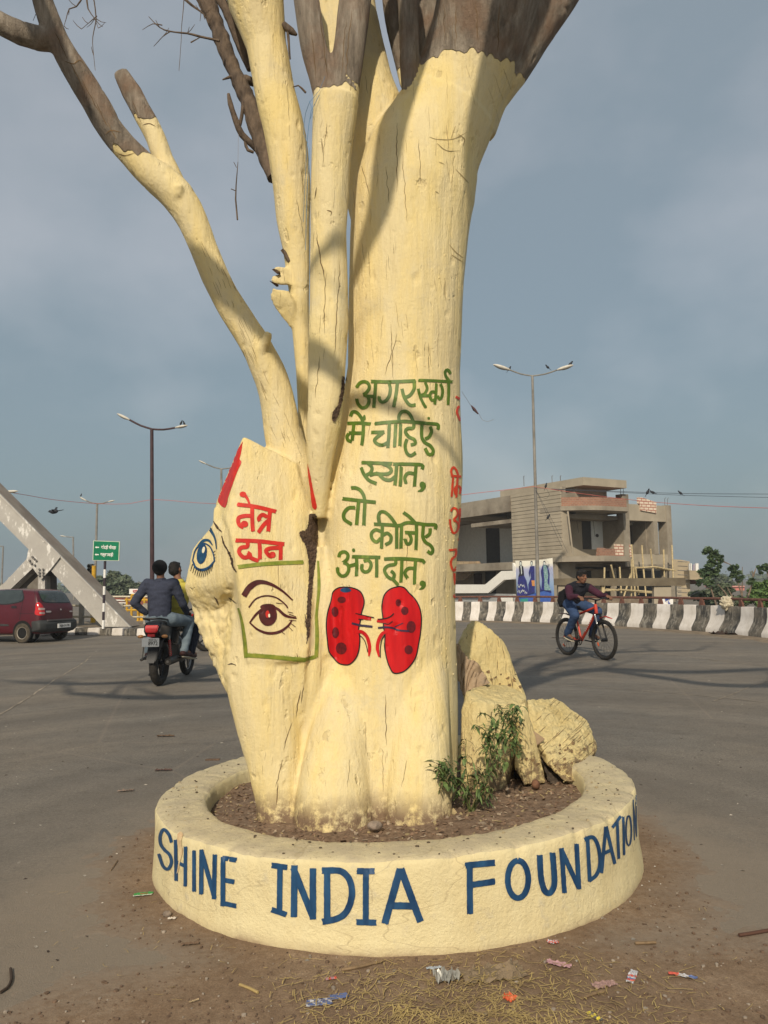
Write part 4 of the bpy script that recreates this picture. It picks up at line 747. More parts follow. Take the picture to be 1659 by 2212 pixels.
for o, box_, dr, n_ in ((STR3[0], (400, 120, 900, 700), (.12, 1), 34), (STR3[1], (420, 760, 1080, 1400), (.06, 1), 40), (STR3[2], (1000, 740, 1500, 1380), (.62, -.62), 70)):
    pn = Painter(o, o); cm_ = MB()
    for k in range(n_):
        x = rk.uniform(box_[0], box_[2]); y = rk.uniform(box_[1], box_[3]); l_ = rk.uniform(40, 190); q = [(x + dr[0] * l_ * i / 4 + rk.uniform(-5, 5), y + dr[1] * l_ * i / 4 + rk.uniform(-4, 4)) for i in range(5)]
        pn.stroke(cm_, TS(*q), [.2, rk.uniform(.5, 1.5), rk.uniform(.5, 1.8), .2], .002, step=2.5, jit=.9, ends=False)
    for k in range(n_ // 2):
        x = rk.uniform(box_[0], box_[2]); y = rk.uniform((box_[1] + box_[3]) / 2, box_[3]); r_ = rk.uniform(6, 20); pn.fill(cm_, TS(*[(x + r_ * rk.uniform(.5, 1.3) * math.cos(a), y + r_ * rk.uniform(.5, 1.3) * math.sin(a)) for a in (0, .9, 1.8, 2.7, 3.6, 4.5, 5.4)]), .0022, 1.2, 1.5)
    cm_.build('crack_and_chip', CRK, o, smooth=False, fix=False, kind='stuff')
# dark lump filling the hollow under the slab
mb = MB(); mb.hull(PTS([(1050,1190,4.66),(1180,1290,4.62),(1260,1400,4.56),(1400,1410,4.6),(1350,1450,4.52),(1250,1455,4.5),(1120,1420,4.5),(1095,1330,4.6),(1250,1350,4.9)]))
organic('root_remnant', mb, .012, 2, mat('dark_root', (.10, .075, .055), .95, scale=30, c2=(.025, .02, .017), bump=.7), None, sdisp(20, 20, .02), label='dark root under the leaning stump slab', cat='root')
# cloth draped between trunk and tall stump
CLOTH = mat('beige_cloth', (.36, .265, .175), .9, var=.12, scale=10, bump=.3, bscale=200)
cl = []
top = [TS((352,262))[0], TS((380,262))[0], TS((420,330))[0], TS((470,390))[0], TS((520,405))[0], TS((570,470))[0], TS((610,540))[0], TS((632,585))[0]]
bot = [TS((352,560))[0], TS((385,575))[0], TS((425,690))[0], TS((450,660))[0], TS((490,640))[0], TS((530,625))[0], TS((585,610))[0], TS((640,590))[0]]
nu, nv = 64, 26; vs = []
tp = crom([(x, y, 0) for x, y in top], 1.2); bt = crom([(x, y, 0) for x, y in bot], 1.2)
for i in range(nu + 1):
    a = tp[int(i / nu * (len(tp) - 1))]; b = bt[int(i / nu * (len(bt) - 1))]
    for j in range(nv + 1):
        q = a.lerp(b, j / nv); u = i / nu * 8 + .9 * math.sin(j / nv * 2.2)
        fold = .034 * noise.noise(Vector((u * .9, j * .05, 3))) + .020 * noise.noise(Vector((u * 2.2, j * .08, 7))) + .006 * noise.noise(Vector((i * .3, j * .3, 1)))
        vs.append(P(q.x + 2.5 * noise.noise(Vector((u * .9, j * .05, 13))), q.y, 4.86 + .12 * (1 - i / nu) * 0 + .06 * (1 - (j / nv)) + fold))
fs = [(i * (nv + 1) + j, (i + 1) * (nv + 1) + j, (i + 1) * (nv + 1) + j + 1, i * (nv + 1) + j + 1) for i in range(nu) for j in range(nv)]
o = MB().add(vs, fs).build('draped_cloth', CLOTH, label='old beige cloth draped between the trunk and the tall stump', cat='cloth', angle=180, fix=False)
so = o.modifiers.new('thick', 'SOLIDIFY'); so.thickness = .006
mb = MB(); q = PTS([(975,960,4.6),(1104,1050,4.58),(1020,1115,4.6),(1000,1040,4.66),(1060,1060,4.68)]); mb.hull(q)
mb.build('cloth_scrap', CLOTH, label='small beige cloth scrap wedged between the stump leg and the fallen slab', cat='cloth', bevel=.004)
mb = MB(); mb.ell(P(*TS((1022,1425))[0], 4.42), (.024, .022, .026), 16); o = mb.build('brown_stone', mat('brown_stone', (.17, .085, .05), .8, scale=30, var=.3, bump=.4), label='round reddish brown stone on the soil below the stump slab', cat='stone')
mb = MB(); mb.ell(P(*crop(700, 2550, .7233)((1105,1040))[0], 3.80), (.038, .03, .022), 14); mb.build('grey_stone', mat('grey_stone', (.24, .19, .15), .85, scale=30, var=.3, bump=.4), label='grey stone on the soil in front of the trunk foot', cat='stone')
# plant
LEAFM = [mat('plant_leaf', (.07, .115, .035), .55, var=.3, scale=30), mat('plant_leaf_light', (.13, .19, .06), .55, var=.3, scale=30), mat('plant_leaf_dry', (.16, .13, .06), .7, var=.3, scale=30)]
plant = thing('leafy_weed', 'green weed with narrow drooping leaves growing in the planter before the stumps', 'plant', P(*TS((478,1700))[0], 4.02))
def leaf(mb, p, d, ln, wd, droop, mi):
    d = d.normalized(); s_ = d.cross(Vector((0, 0, 1))).normalized(); rows = []; q = p.copy(); dd = d.copy()
    for i in range(5):
        w_ = wd * (0.15, .85, 1, .65, .04)[i]; rows.append((q - s_ * w_ / 2 + Vector((0, 0, w_ * .18)), q.copy(), q + s_ * w_ / 2 + Vector((0, 0, w_ * .18)))); dd = (dd + Vector((0, 0, -droop * .35))).normalized(); q = q + dd * ln / 4
    vs = [v for r_ in rows for v in r_]; mb.add(vs, [(3 * i + j, 3 * i + j + 1, 3 * i + j + 4, 3 * i + j + 3) for i in range(4) for j in range(2)], mi)
fol = MB(); rnd = random.Random(3)
stems = [[(480,1700,4.02),(470,1550,4.02),(460,1400,4.0),(440,1250,4.0),(445,1060,4.0)], [(478,1690,4.02),(430,1500,3.98),(340,1350,3.95),(250,1240,3.93),(190,1230,3.92)], [(480,1690,4.02),(560,1480,4.05),(620,1300,4.12),(650,1130,4.15),(700,960,4.17),(720,850,4.18),(700,760,4.18)],
         [(485,1690,4.02),(600,1450,4.05),(680,1200,4.1),(760,1000,4.14),(820,880,4.16),(850,760,4.16)], [(650,1130,4.15),(600,980,4.1),(520,930,4.08)], [(760,1000,4.14),(860,960,4.14),(900,1000,4.14)], [(820,880,4.16),(870,800,4.16),(900,780,4.16)], [(470,1550,4.02),(400,1400,3.95),(300,1380,3.92),(240,1400,3.9)],
         [(700,960,4.17),(640,860,4.15),(560,830,4.12)], [(480,1650,4.02),(540,1500,3.98),(520,1350,3.96)], [(680,1200,4.1),(620,1150,4.05),(570,1090,4.02)], [(760,1000,4.14),(800,1120,4.12),(850,1180,4.1)], [(300,1380,3.92),(240,1300,3.9),(170,1280,3.88)],[(560,1480,4.05),(620,1450,4.0),(640,1500,3.98)]]
for st in stems:
    d = crom(PTS(st), .02); MB().tube(d, list(np.interp(np.linspace(0, 1, len(d)), [0, 1], [.0042, .0014])), 5).build('stem', mat('plant_stem', (.09, .11, .035), .7), plant)
    for i, q in enumerate(d):
        if i < len(d) * .25 and st[0][1] > 1600: continue
        for k in range(rnd.choice((1, 2, 3))):
            a = rnd.uniform(0, 6.28); up = rnd.uniform(-.3, .7); big = rnd.random() < .12
            leaf(fol, q, Vector((math.cos(a), math.sin(a) * .7 - .15, up)), rnd.uniform(.042, .078) * (1.15 if big else 1), rnd.uniform(.009, .016) * (1.8 if big else 1), rnd.uniform(.4, 1.6), rnd.choice((0, 0, 1, 1, 2)))
for cx_, cy_, rx_, ry_, n_, yy_ in ((830,900,90,90,120,4.14),(850,1060,60,90,90,4.13),(780,830,90,50,60,4.15),(640,1000,90,90,70,4.12),(690,1200,60,90,70,4.1),(560,1330,80,80,90,4.02),(600,1480,60,90,60,4.02),(250,1300,90,80,90,3.92),(300,1420,80,70,60,3.93),(410,1480,60,90,30,3.98)):
    for k in range(n_):
        a = rnd.uniform(0, 6.28); leaf(fol, P(*TS((cx_ + rnd.gauss(0, .5) * rx_, cy_ + rnd.gauss(0, .5) * ry_))[0], yy_ + rnd.uniform(-.06, .06)), Vector((math.cos(a), math.sin(a) * .7, rnd.uniform(-.5, .6))), rnd.uniform(.026, .05), rnd.uniform(.007, .013), rnd.uniform(.3, 1.5), rnd.choice((0, 0, 1, 1, 2) if cx_ not in (560, 600) else (0, 2, 2, 1)))
for x, y, ln, wd in ((785,1240,.062,.034),(700,1000,.05,.022),(660,870,.055,.02),(370,1480,.045,.022),(720,1130,.05,.02),(870,1180,.05,.022),(640,1280,.04,.02),(420,1330,.05,.016),(520,940,.06,.018),(850,770,.075,.017),(800,1080,.05,.026),(690,1250,.03,.016)):
    leaf(fol, P(*TS((x, y))[0], 4.02 if x < 500 else 4.1), Vector((rnd.uniform(-.4, .5), -.5, rnd.uniform(-.6, .1))), ln, wd, .5, 1)
fol.build('foliage', LEAFM, plant, kind='stuff', fix=False)
# ================================================================== BARRIER AND KERB
def pathfn(pts):
    pts = [Vector(p) for p in pts]; d = crom(pts, .05); cum = [0]
    for i in range(1, len(d)): cum.append(cum[-1] + (d[i] - d[i - 1]).length)
    X = [p.x for p in d]; Y = [p.y for p in d]
    def f(s_): 
        x = float(np.interp(s_, cum, X)); y = float(np.interp(s_, cum, Y)); e = .05
        t = Vector((float(np.interp(s_ + e, cum, X)) - float(np.interp(s_ - e, cum, X)), float(np.interp(s_ + e, cum, Y)) - float(np.interp(s_ - e, cum, Y)), 0)).normalized()
        return Vector((x, y, 0)), t, Vector((t.y, -t.x, 0))       # point, tangent, normal to the road side
    return f, cum[-1], d, cum
bp = [G(x, y) for x, y in ((985,1341),(1074,1342),(1200,1346),(1332,1353),(1418,1358),(1550,1367),(1659,1378))]
bp = [Vector((-5.5, 33.5, 0)), Vector((-1.5, 32.3, 0))] + bp + [bp[-1] + (bp[-1] - bp[-2]).normalized() * 2.0, bp[-1] + (bp[-1] - bp[-2]).normalized() * 4.5]
bf, bl_, bd, bcum = pathfn(bp)
def s_at(x):                       # arc position of the barrier seen at photo x
    best = min(range(len(bd)), key=lambda i: abs(proj(bd[i] + Vector((0, 0, .5)))[0] - x)); return bcum[best]
def b_bar(c, c2, amt):
    def f(t, b):
        v = coord(t); a = nnoise(t, coord(t, (1, 1, .3)), 9, 9, .75); q = nnoise(t, v, 2.5, 6, .6)
        cc = nmix(t, nramp(t, a, (.50, 0.0), (.60, amt)), c, c2); cc = nmix(t, nramp(t, q, (.4, 0.0), (.75, .5)), cc, (.34, .29, .22))
        t.links.new(cc, b.inputs['Base Color']); b.inputs['Roughness'].default_value = .85; nbump(t, b, a, .3, .02)
    return f
BW = rampmat('barrier_white', b_bar((.68, .64, .60), (.52, .48, .43), .5)); BB = rampmat('barrier_black', b_bar((.035, .034, .032), (.30, .28, .24), .75))
RUST = mat('rusty_pipe', (.19, .085, .06), .85, scale=14, c2=(.09, .045, .035), bump=.5)
barr = thing('crash_barrier', 'long curved concrete road barrier painted in black and white bands with a rusty pipe rail', 'barrier', bf(6)[0])
prof = [(.26, 0), (.26, .11), (.22, .17), (.10, .36), (.07, .50), (.06, .705), (.045, .72), (-.12, .72), (-.14, .5), (-.2, .2), (-.3, 0)]
cuts = [c * .4303 + 944.9 for c in (90,137,175,218,262,305,350,395,440,488,538,590,642,695,750,804,861,921,980,1045,1110,1175,1245,1312,1380,1455,1535,1605)]
ss = [s_at(c) for c in cuts]; white = True
step = ss[2] - ss[1]; pre = [ss[0] - .33 * i for i in range(int(ss[0] / .33), 0, -1)]; white = (len(pre) % 2 == 0)
ss = pre + ss; e = ss[-1]
while e < bl_ - .5: e += .52; ss.append(e)
for i in range(len(ss) - 1):
    a, b = ss[i], ss[i + 1]; n = max(2, int((b - a) / .12)); vs = []
    for k in range(n + 1):
        p, t, nn = bf(a + (b - a) * k / n)
        for o_, z in prof:
            j = noise.noise(Vector((p.x * 3, p.y * 3, z * 4))) * .012; vs.append(p + nn * (o_ + j) + Vector((0, 0, z + (j if z > .6 else 0))))
    K = len(prof); fs = [(k * K + j, k * K + j + 1, (k + 1) * K + j + 1, (k + 1) * K + j) for k in range(n) for j in range(K - 1)] + [tuple(range(K)), tuple(n * K + j for j in range(K))[::-1]]
    MB().add(vs, fs).build('barrier_block', BW if white else BB, barr, angle=50, fix=False); white = not white
rl = [bf(s_)[0] + bf(s_)[2] * -.03 + Vector((0, 0, .90 + .012 * noise.noise(Vector((s_ * .8, 0, 0))))) for s_ in np.arange(.2, bl_ - .2, .2)]
MB().tube(rl, [.036 + .004 * noise.noise(q * 9) for q in rl], 10).build('pipe_rail', RUST, barr)
s_ = .4
while s_ < bl_ - .3:
    p, t, nn = bf(s_); q = p + nn * -.03
    MB().prism([q + t * -.09 + Vector((0, 0, .715)), q + t * .10 + Vector((0, 0, .715)), q + t * .045 + Vector((0, 0, .89)), q + t * -.045 + Vector((0, 0, .89))], nn * .05).build('rail_bracket', RUST, barr); s_ += .80
# dusty gutter strip at the foot of the barrier
GUT = mat('gutter_dust', (.21, .165, .115), .95, scale=4, var=.25, bump=.5, bscale=30)
vs = []; n = 120
for k in range(n + 1):
    p, t, nn = bf(bl_ * k / n); w_ = .75 + .25 * noise.noise(Vector((k * .3, 0, 0))); vs += [p + nn * .2 + Vector((0, 0, .03)), p + nn * w_ * .7 + Vector((0, 0, .018)), p + nn * (w_ + .15) + Vector((0, 0, -.004))]
MB().add(vs, [(3 * k + j, 3 * k + j + 1, 3 * k + j + 4, 3 * k + j + 3) for k in range(n) for j in (0, 1)]).build('gutter', GUT, kind='structure', fix=False)
# raised strip of ground behind the barrier so the barrier is rooted
kp = [G(-120, 1372), G(0, 1371), G(164, 1372), G(302, 1374), G(330, 1374)]
kf, kl_, kd, kc = pathfn(kp)
kerb = thing('painted_kerb', 'low worn kerb in faded black and white blocks below the steel bridge beam', 'kerb', kf(2)[0])
s_ = 0; w = False
while s_ < kl_ - .1:
    e = min(kl_, s_ + .48); a, t, nn = kf(s_); b, _, _ = kf(e); zt = .22
    MB().prism([a + Vector((0, 0, 0)), b + Vector((0, 0, 0)), b - nn * .02 + Vector((0, 0, zt)), a - nn * .02 + Vector((0, 0, zt))], -nn * .4).build('kerb_block', BW if w else BB, kerb, bevel=.015); w = not w; s_ = e + .006
MB().add([G(-160, 1368) + Vector((0, .3, .2)), G(330, 1371) + Vector((0, .3, .2)), G(330, 1371) + Vector((2, 4.5, .2)), G(-160, 1368) + Vector((-2, 4.5, .2))], [(0, 1, 2, 3)]).build('verge', GUT, kind='structure', fix=False)
# ================================================================== STEEL BRIDGE BEAMS (left)
def b_steel(t, b):
    v = coord(t); a = nnoise(t, v, 1.2, 7, .65); s_ = nnoise(t, coord(t, (1, 1, .35)), 4.0, 8, .7)
    c = nramp(t, a, (.3, (.33, .31, .285)), (.7, (.45, .43, .39))); c = nmix(t, nramp(t, s_, (.57, 0.0), (.61, .8)), c, (.72, .70, .66)); c = nmix(t, nramp(t, s_, (.25, .6), (.4, 0.0)), c, (.24, .20, .16))
    t.links.new(c, b.inputs['Base Color']); b.inputs['Roughness'].default_value = .6
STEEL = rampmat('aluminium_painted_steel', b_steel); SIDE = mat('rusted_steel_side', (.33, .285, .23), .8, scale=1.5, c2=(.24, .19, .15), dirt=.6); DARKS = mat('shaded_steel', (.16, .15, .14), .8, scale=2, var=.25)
truss = thing('bridge_truss', 'huge grey steel bridge beam slanting down to the kerb with a bolted gusset plate', 'bridge beam', P(250, 1353, 24.6))
YT = 24.4
def pl(pts, Y=YT): return [P(x, y, Y) for x, y in pts]
def slab(name, pts, Y, dep, m, parent, **k): 
    return MB().prism(pl(pts, Y), Vector((0, dep, 0))).build(name, m, parent, smooth=False, **k)
mb = MB(); fr = pl([(-70,1001),(0,1071),(130,1201),(278,1354),(221,1354),(108,1231),(62,1187),(0,1125),(-70,1056)]); n = len(fr); bk = [p + Vector((0, 1.15, 0)) for p in fr]
mb.add(fr, [tuple(range(n))], 0); mb.add(bk, [tuple(range(n))[::-1]], 0); mb.add(fr + bk, [(i, (i + 1) % n, n + (i + 1) % n, n + i) for i in range(n)], 1)
mb.build('main_beam', [STEEL, SIDE], truss, smooth=False)
slab('beam_flange', [(-70,997),(0,1067),(280,1352),(283,1354),(278,1355),(0,1073),(-70,1003)], YT - .05, .08, STEEL, truss)
slab('gusset_plate', [(94,1170),(131,1202),(108,1231),(89,1252),(57,1209),(61,1188)], YT - .07, .05, STEEL, truss)
slab('side_beam', [(57,1208),(72,1226),(20,1275),(-40,1330),(-80,1330),(10,1258)], YT - .02, .5, STEEL, truss)
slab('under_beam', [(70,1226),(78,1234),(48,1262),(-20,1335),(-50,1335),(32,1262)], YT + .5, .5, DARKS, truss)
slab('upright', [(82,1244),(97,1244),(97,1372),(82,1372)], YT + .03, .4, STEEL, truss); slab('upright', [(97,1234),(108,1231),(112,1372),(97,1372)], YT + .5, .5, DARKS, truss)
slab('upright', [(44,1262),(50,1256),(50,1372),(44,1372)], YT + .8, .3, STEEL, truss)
slab('back_plate', [(50,1256),(82,1236),(82,1372),(50,1372)], YT + 1.6, .1, mat('dirty_plate', (.22, .20, .17), .85, scale=2, dirt=.7), truss)
bolt = None
for x, y in [(70,1203),(64,1211),(74,1207),(68,1217),(78,1211),(75,1221),(85,1230),(93,1230),(85,1237),(93,1237),(85,1243),(93,1243)]:
    p = P(x, y, YT - .10)
    if bolt is None: bolt = MB().lathe([(0, .03), (.030, .03), (.036, 0)], (0, 0, 0), 8, Matrix.Rotation(R(90), 3, 'X')).build('bolt', DARKS, None); bolt.location = p; bolt.parent = truss; bolt.matrix_parent_inverse = Matrix.Translation(-truss.location)
    else: c = bolt.copy(); COL.objects.link(c); c.location = p
for k in range(9):
    x = 40 + k * 26; slab('weld_mark', [(x, x + 1034), (x + 12, x + 1036), (x + 15, x + 1041), (x + 4, x + 1040)], YT + .3, .012, RUST, truss) if False else None
# pipe railing and road side things behind the kerb
PIPE = mat('cream_pipe', (.50, .44, .32), .7, scale=3, var=.3)
rail = thing('pipe_railing', 'low cream pipe railing on short posts behind the slanting bridge beam', 'railing', P(230, 1354, 27))
for y0_, y1_ in ((1308,1309),(1332,1333),(1352,1353)):
    MB().tube([P(120, y0_, 27), P(330, y1_, 27)], .035, 8).build('pipe', PIPE, rail)
for x in (128, 176, 262, 315): MB().box(P(x, 1335, 27) * 1, (.14, .14, 1.0)).build('post', mat('post_concrete', (.3, .28, .24), .9), rail)
YEL = mat('yellow_paint', (.62, .36, .03), .6, scale=5, var=.2, dirt=.3)
bc = thing('yellow_barricade', 'yellow steel road barricade frame behind the railing, left of the motorcyclists', 'barricade', G(290, 1340))
for a, b in (((274,1290),(274,1346)),((284,1285),(284,1346)),((298,1290),(298,1346)),((312,1290),(312,1346)),((270,1296),(335,1296)),((270,1318),(335,1318)),((270,1343),(335,1343)),((284,1285),(300,1285))):
    MB().tube([P(*a, 29.5), P(*b, 29.5)], .045, 6).build('bar', YEL, bc)
slab('panel', [(300,1322),(335,1322),(335,1340),(300,1340)], 29.55, .03, YEL, bc)
wl = thing('far_parapet', 'low red brown parapet with a cream coping far behind the yellow barricade', 'wall', G(280, 1310))
slab('coping', [(238,1287),(330,1287),(330,1290),(238,1290)], 40, .4, mat('cream_coping', (.6, .54, .42), .8), wl); slab('wall_face', [(240,1290),(330,1290),(330,1306),(240,1306)], 40.05, .3, mat('redbrown_wall', (.20, .07, .05), .85, var=.3), wl)
slab('white_band', [(250,1295),(286,1296),(286,1299),(250,1298)], 39.99, .05, mat('white_band', (.62, .60, .56), .8), wl); slab('white_band', [(252,1301),(275,1301),(275,1304),(252,1304)], 39.99, .05, MATS['white_band'], wl)
WHITE = mat('sign_white', (.76, .75, .72), .6, var=.05); REDT = mat('sign_red', (.55, .03, .03), .6, var=.1)
sg = thing('hoarding', 'small white board with red Hindi letters beyond the barricade, below the round tree', 'sign', P(287, 1300, 38))
slab('board', [(279,1272),(330,1272),(330,1283),(279,1283)], 38, .06, WHITE, sg); slab('leg', [(285,1283),(286,1283),(286,1345),(285,1345)], 38, .06, PIPE, sg)
a = P(281, 1282, 37.96); b = P(327, 1282, 37.96); textmesh('दाप्ति सेवा', .2, Matrix.Translation((a + b) / 2 + Vector((0, 0, .11))) @ basis((0, 0, 0), (1, 0, 0), (0, 0, 1)), 'lettering', REDT, sg, .01)
# green direction sign
gs = thing('direction_sign', 'green road sign with white arrows and Hindi names on a black and white post', 'road sign', G(223, 1372))
YS = 22.6; gx = [P(201.5, 1167.6, YS), P(258.8, 1169.8, YS - .1), P(257.2, 1211.5, YS - .1), P(199.9, 1210.8, YS)]
gc = sum(gx, Vector()) / 4; ux = ((gx[1] - gx[0]) + (gx[2] - gx[3])).normalized(); uy = ((gx[0] - gx[3]) + (gx[1] - gx[2])).normalized(); un = ux.cross(uy)
MB().prism(gx, -un * .03).build('border', mat('sign_pale', (.56, .60, .50), .6, var=.08), gs, smooth=False)
MB().prism([gc + (g - gc) * .945 + un * .004 for g in gx], un * .004).build('panel', mat('sign_green', (.0, .16, .075), .45, var=.12, scale=3), gs, smooth=False)
for ln, dy, dx in (('कोटड़ी चौराहा', .095, .075), ('वल्लभबाड़ी', -.115, .03)):
    textmesh(ln, .125, Matrix.Translation(gc + ux * dx + uy * dy + un * .012) @ basis((0, 0, 0), ux, uy), 'lettering', WHITE, gs, .001, .72, .003)
    c = gc + ux * -.27 + uy * dy + un * .010; A = [(-.07, 0), (-.015, .035), (-.025, .014), (.055, .014), (.055, -.014), (-.025, -.014), (-.015, -.035)]
    MB().prism([c + ux * x + uy * y for x, y in A], un * .003).build('arrow', WHITE, gs, smooth=False)
pt_, pb_ = P(227, 1212, YS + .05), P(222.7, 1358, YS + .05); nb = 8
for i in range(nb): MB().tube([pt_.lerp(pb_, i / nb), pt_.lerp(pb_, (i + 1) / nb)], .038, 10).build('post_band', mat('post_black', (.04, .03, .04), .6) if i % 2 == 0 else WHITE, gs)
# traffic signal
ts = thing('traffic_signal', 'dark traffic signal head on a yellow pole behind the green sign', 'traffic light', G(201, 1345))
MB().tube([P(202, 1222, 28), P(201, 1345, 28)], .09, 10).build('pole', YEL, ts)
MB().box(P(195.5, 1231, 28), (.16, .2, .42)).build('housing', mat('signal_dark', (.05, .055, .05), .6), ts, bevel=.01)
for z in (-.13, 0, .13): MB().lathe([(.0, 0), (.055, 0), (.055, .09), (.06, .09), (.06, 0)], P(195.5, 1231, 28) + Vector((0, -.10, z)), 12, Matrix.Rotation(R(90), 3, 'X')).build('visor', MATS['signal_dark'], ts)
MB().tube([P(194, 1222, 28), P(207, 1218, 28)], .012, 6).tube([P(197, 1222, 28), P(200, 1226, 28)], .012, 6).build('bracket', MATS['signal_dark'], ts)
SEAM = mat('road_seam', (.30, .25, .19), .9, var=.4, scale=4); YSE = mat('road_line_faded', (.36, .28, .15), .9, var=.5, scale=5)
def seam(pts, w_, m):
    d = crom([Vector((*G(*p).xy, .004)) for p in pts], .15); vs = []
    for i, q in enumerate(d):
        t = (d[min(i + 1, len(d) - 1)] - d[max(i - 1, 0)]).normalized(); n_ = Vector((-t.y, t.x, 0)) * w_ * (.6 + .8 * abs(noise.noise(q * 2.3))); o_ = Vector((noise.noise(q * 3), noise.noise(q * 3 + Vector((5, 5, 5))), 0)) * .03; vs += [q + n_ + o_, q - n_ + o_]
    MB().add(vs, [(2 * i, 2 * i + 1, 2 * i + 3, 2 * i + 2) for i in range(len(d) - 1)]).build('road_seam', m, kind='structure', fix=False, smooth=False)
for pts, w_, m in (([(-20,1556),(60,1508),(120,1468),(180,1432),(195,1418)], .016, SEAM), ([(10,1389),(120,1390),(180,1391),(260,1389),(330,1384),(380,1383)], .020, YSE), ([(1180,1395),(1300,1402),(1420,1412),(1560,1428),(1659,1440)], .014, SEAM), ([(1540,1515),(1600,1492),(1659,1470)], .012, SEAM), ([(1180,1478),(1330,1488),(1480,1500),(1659,1518)], .010, SEAM), ([(1290,1425),(1200,1440),(1130,1452)], .010, SEAM), ([(1500,1430),(1600,1425),(1659,1424)], .010, SEAM)): seam(pts, w_, m)
# ================================================================== STREET LAMPS
GALV = mat('galvanised_pole', (.23, .215, .19), .6, scale=3, var=.2, dirt=.25); MARN = mat('maroon_pole', (.055, .028, .030), .6, scale=3, var=.25); HEADM = mat('lamp_cream', (.58, .55, .48), .5, var=.1, dirt=.2); LENS = mat('lamp_lens', (.30, .29, .26), .3)
BIRDM = mat('bird_feather', (.022, .024, .03), .6, var=.4, scale=40)
def bird(x, y, Y, s_=1.0, flip=1, tilt=.5, lab='dark bird', sitting='', hang=False):
    p = P(x, y, Y); k = RP(1, x, y, Y)
    b = thing('bird', lab, 'bird', p, 'birds perched on lamps and wires' if not hang else None)
    ax = Vector((flip * math.cos(tilt), .1, math.sin(tilt))).normalized(); M = ax.to_track_quat('X', 'Z').to_matrix(); q = s_ * 1.0
    MB().ell(p, (.085 * q, .042 * q, .045 * q), 12, M).ell(p + ax * .085 * q + Vector((0, 0, .018 * q)), (.03 * q, .026 * q, .027 * q), 10).tube([p + ax * .108 * q + Vector((0, 0, .016 * q)), p + ax * .14 * q + Vector((0, 0, .01 * q))], [.008 * q, .001], 6).build('body', BIRDM, b)
    MB().tube([p - ax * .06 * q, p - ax * .19 * q], [.022 * q, .014 * q], 6, ratio=.4).build('tail', BIRDM, b)
    if hang: MB().prism([p + ax * .05, p - ax * .05, p - ax * .06 + Vector((0, .2, .16)), p + ax * .03 + Vector((0, .22, .2))], Vector((0, 0, .008))).prism([p + ax * .05, p - ax * .05, p - ax * .04 + Vector((0, -.2, .05)), p + ax * .02 + Vector((0, -.22, .06))], Vector((0, 0, .008))).build('wings', BIRDM, b)
    else: MB().tube([p + Vector((0, .012, -.03 * q)), p + Vector((0, .012, -.075 * q))], .004, 4).tube([p + Vector((0, -.012, -.03 * q)), p + Vector((0, -.012, -.075 * q))], .004, 4).build('legs', BIRDM, b)
def lamp(lab, base, top, Y, arms, m, r0, r1, grp='street lamps round the junction'):
    a = P(*base, Y); b = P(*top, Y); a = Vector((a.x, a.y, 0)); t = thing('street_lamp', lab, 'street lamp', a, grp)
    n = 5; MB().tube([a.lerp(b, i / n) for i in range(n + 1)], list(np.interp(range(n + 1), [0, n], [r0, r1])), 10).build('pole', m, t)
    for ex, ey, hx, hy in arms:       # arm end, head far end
        e = P(ex, ey, Y); h = P(hx, hy, Y); mid = b.lerp(e, .5) + Vector((0, 0, -.05))
        MB().tube(crom([b, mid, e], .2), r1 * .6, 7).build('arm', m, t)
        d = (h - e); M = d.to_track_quat('X', 'Z').to_matrix(); hd = MB().ell(e + d * .5, (d.length * .56, d.length * .17, d.length * .11), 14, M).build('lamp_head', HEADM, t)
        MB().ell(e + d * .55 - Vector((0, 0, d.length * .055)), (d.length * .36, d.length * .13, d.length * .085), 12, M).build('lens', LENS, hd)
    return t
lamp('tall maroon double armed street lamp behind the two motorcyclists', (329,1332), (328,927), 34, [(280,907,254,894),(378,924,404,919)], MARN, .105, .075)
lamp('galvanised double armed street lamp standing behind the striped barrier near the banner', (1163,1303), (1150,812), 31.3, [(1101,799,1067,788),(1204,799,1237,789)], GALV, .075, .05)
lamp('thin grey double armed street lamp rising behind the green sign', (204,1310), (210,1088), 70, [(187,1082,173,1074),(233,1084,247,1081)], GALV, .13, .09)
lamp('grey single armed street lamp between the steel beam and the green sign', (160,1300), (158,1160), 105, [(142,1159,130,1157)], GALV, .14, .1)
lamp('grey double armed street lamp partly behind the left edge of the tree', (480,1320), (478,1013), 52, [(445,1002,430,995),(520,1005,535,1000)], GALV, .10, .07)
lamp('distant single armed lamp at the far left edge of the road', (2,1300), (7,1180), 110, [(-3,1179,-14,1180)], GALV, .14, .1)
lamp('small far street lamp over the round green tree', (302,1300), (303,1259), 190, [(300,1257.5,297,1258)], GALV, .14, .1)
# lamp head of a lamp standing outside the left edge
lamp('lamp whose single head pokes in above the bridge beam at the left edge', (-40,1332), (-40,1045), 28, [(12,1062,38,1061)], GALV, .09, .06)
for x, y, s_, f, tl, lab in [(1100,797,1,1,.9,'small dark bird on the left arm of the lamp by the barrier'),(1183,793,1,-1,.8,'small dark bird on the right arm of the lamp by the barrier'),(1232,786,1.15,1,.7,'dark bird on the right lamp head by the barrier'),(391,914,1,1,1.1,'left bird of the pair on the maroon lamp head'),(398,915,1,-1,1.1,'right bird of the pair on the maroon lamp head'),(175,1070,1.3,1,1.2,'dark bird on the left head of the lamp behind the green sign')]:
    bird(x, y, 31.3 if x > 900 else (34 if x > 300 else 70), s_ * 1.05, f, tl, lab)
bird(1399,1063,33,1.3,1,1.0,'long tailed bird on the dark wires, leftmost of three'); bird(1410,1063.5,33,1.2,-1,.4,'plump bird facing left on the dark wires, middle of three'); bird(1470,1065,33,1.1,-1,.7,'round bird alone on the dark wires, rightmost of three')
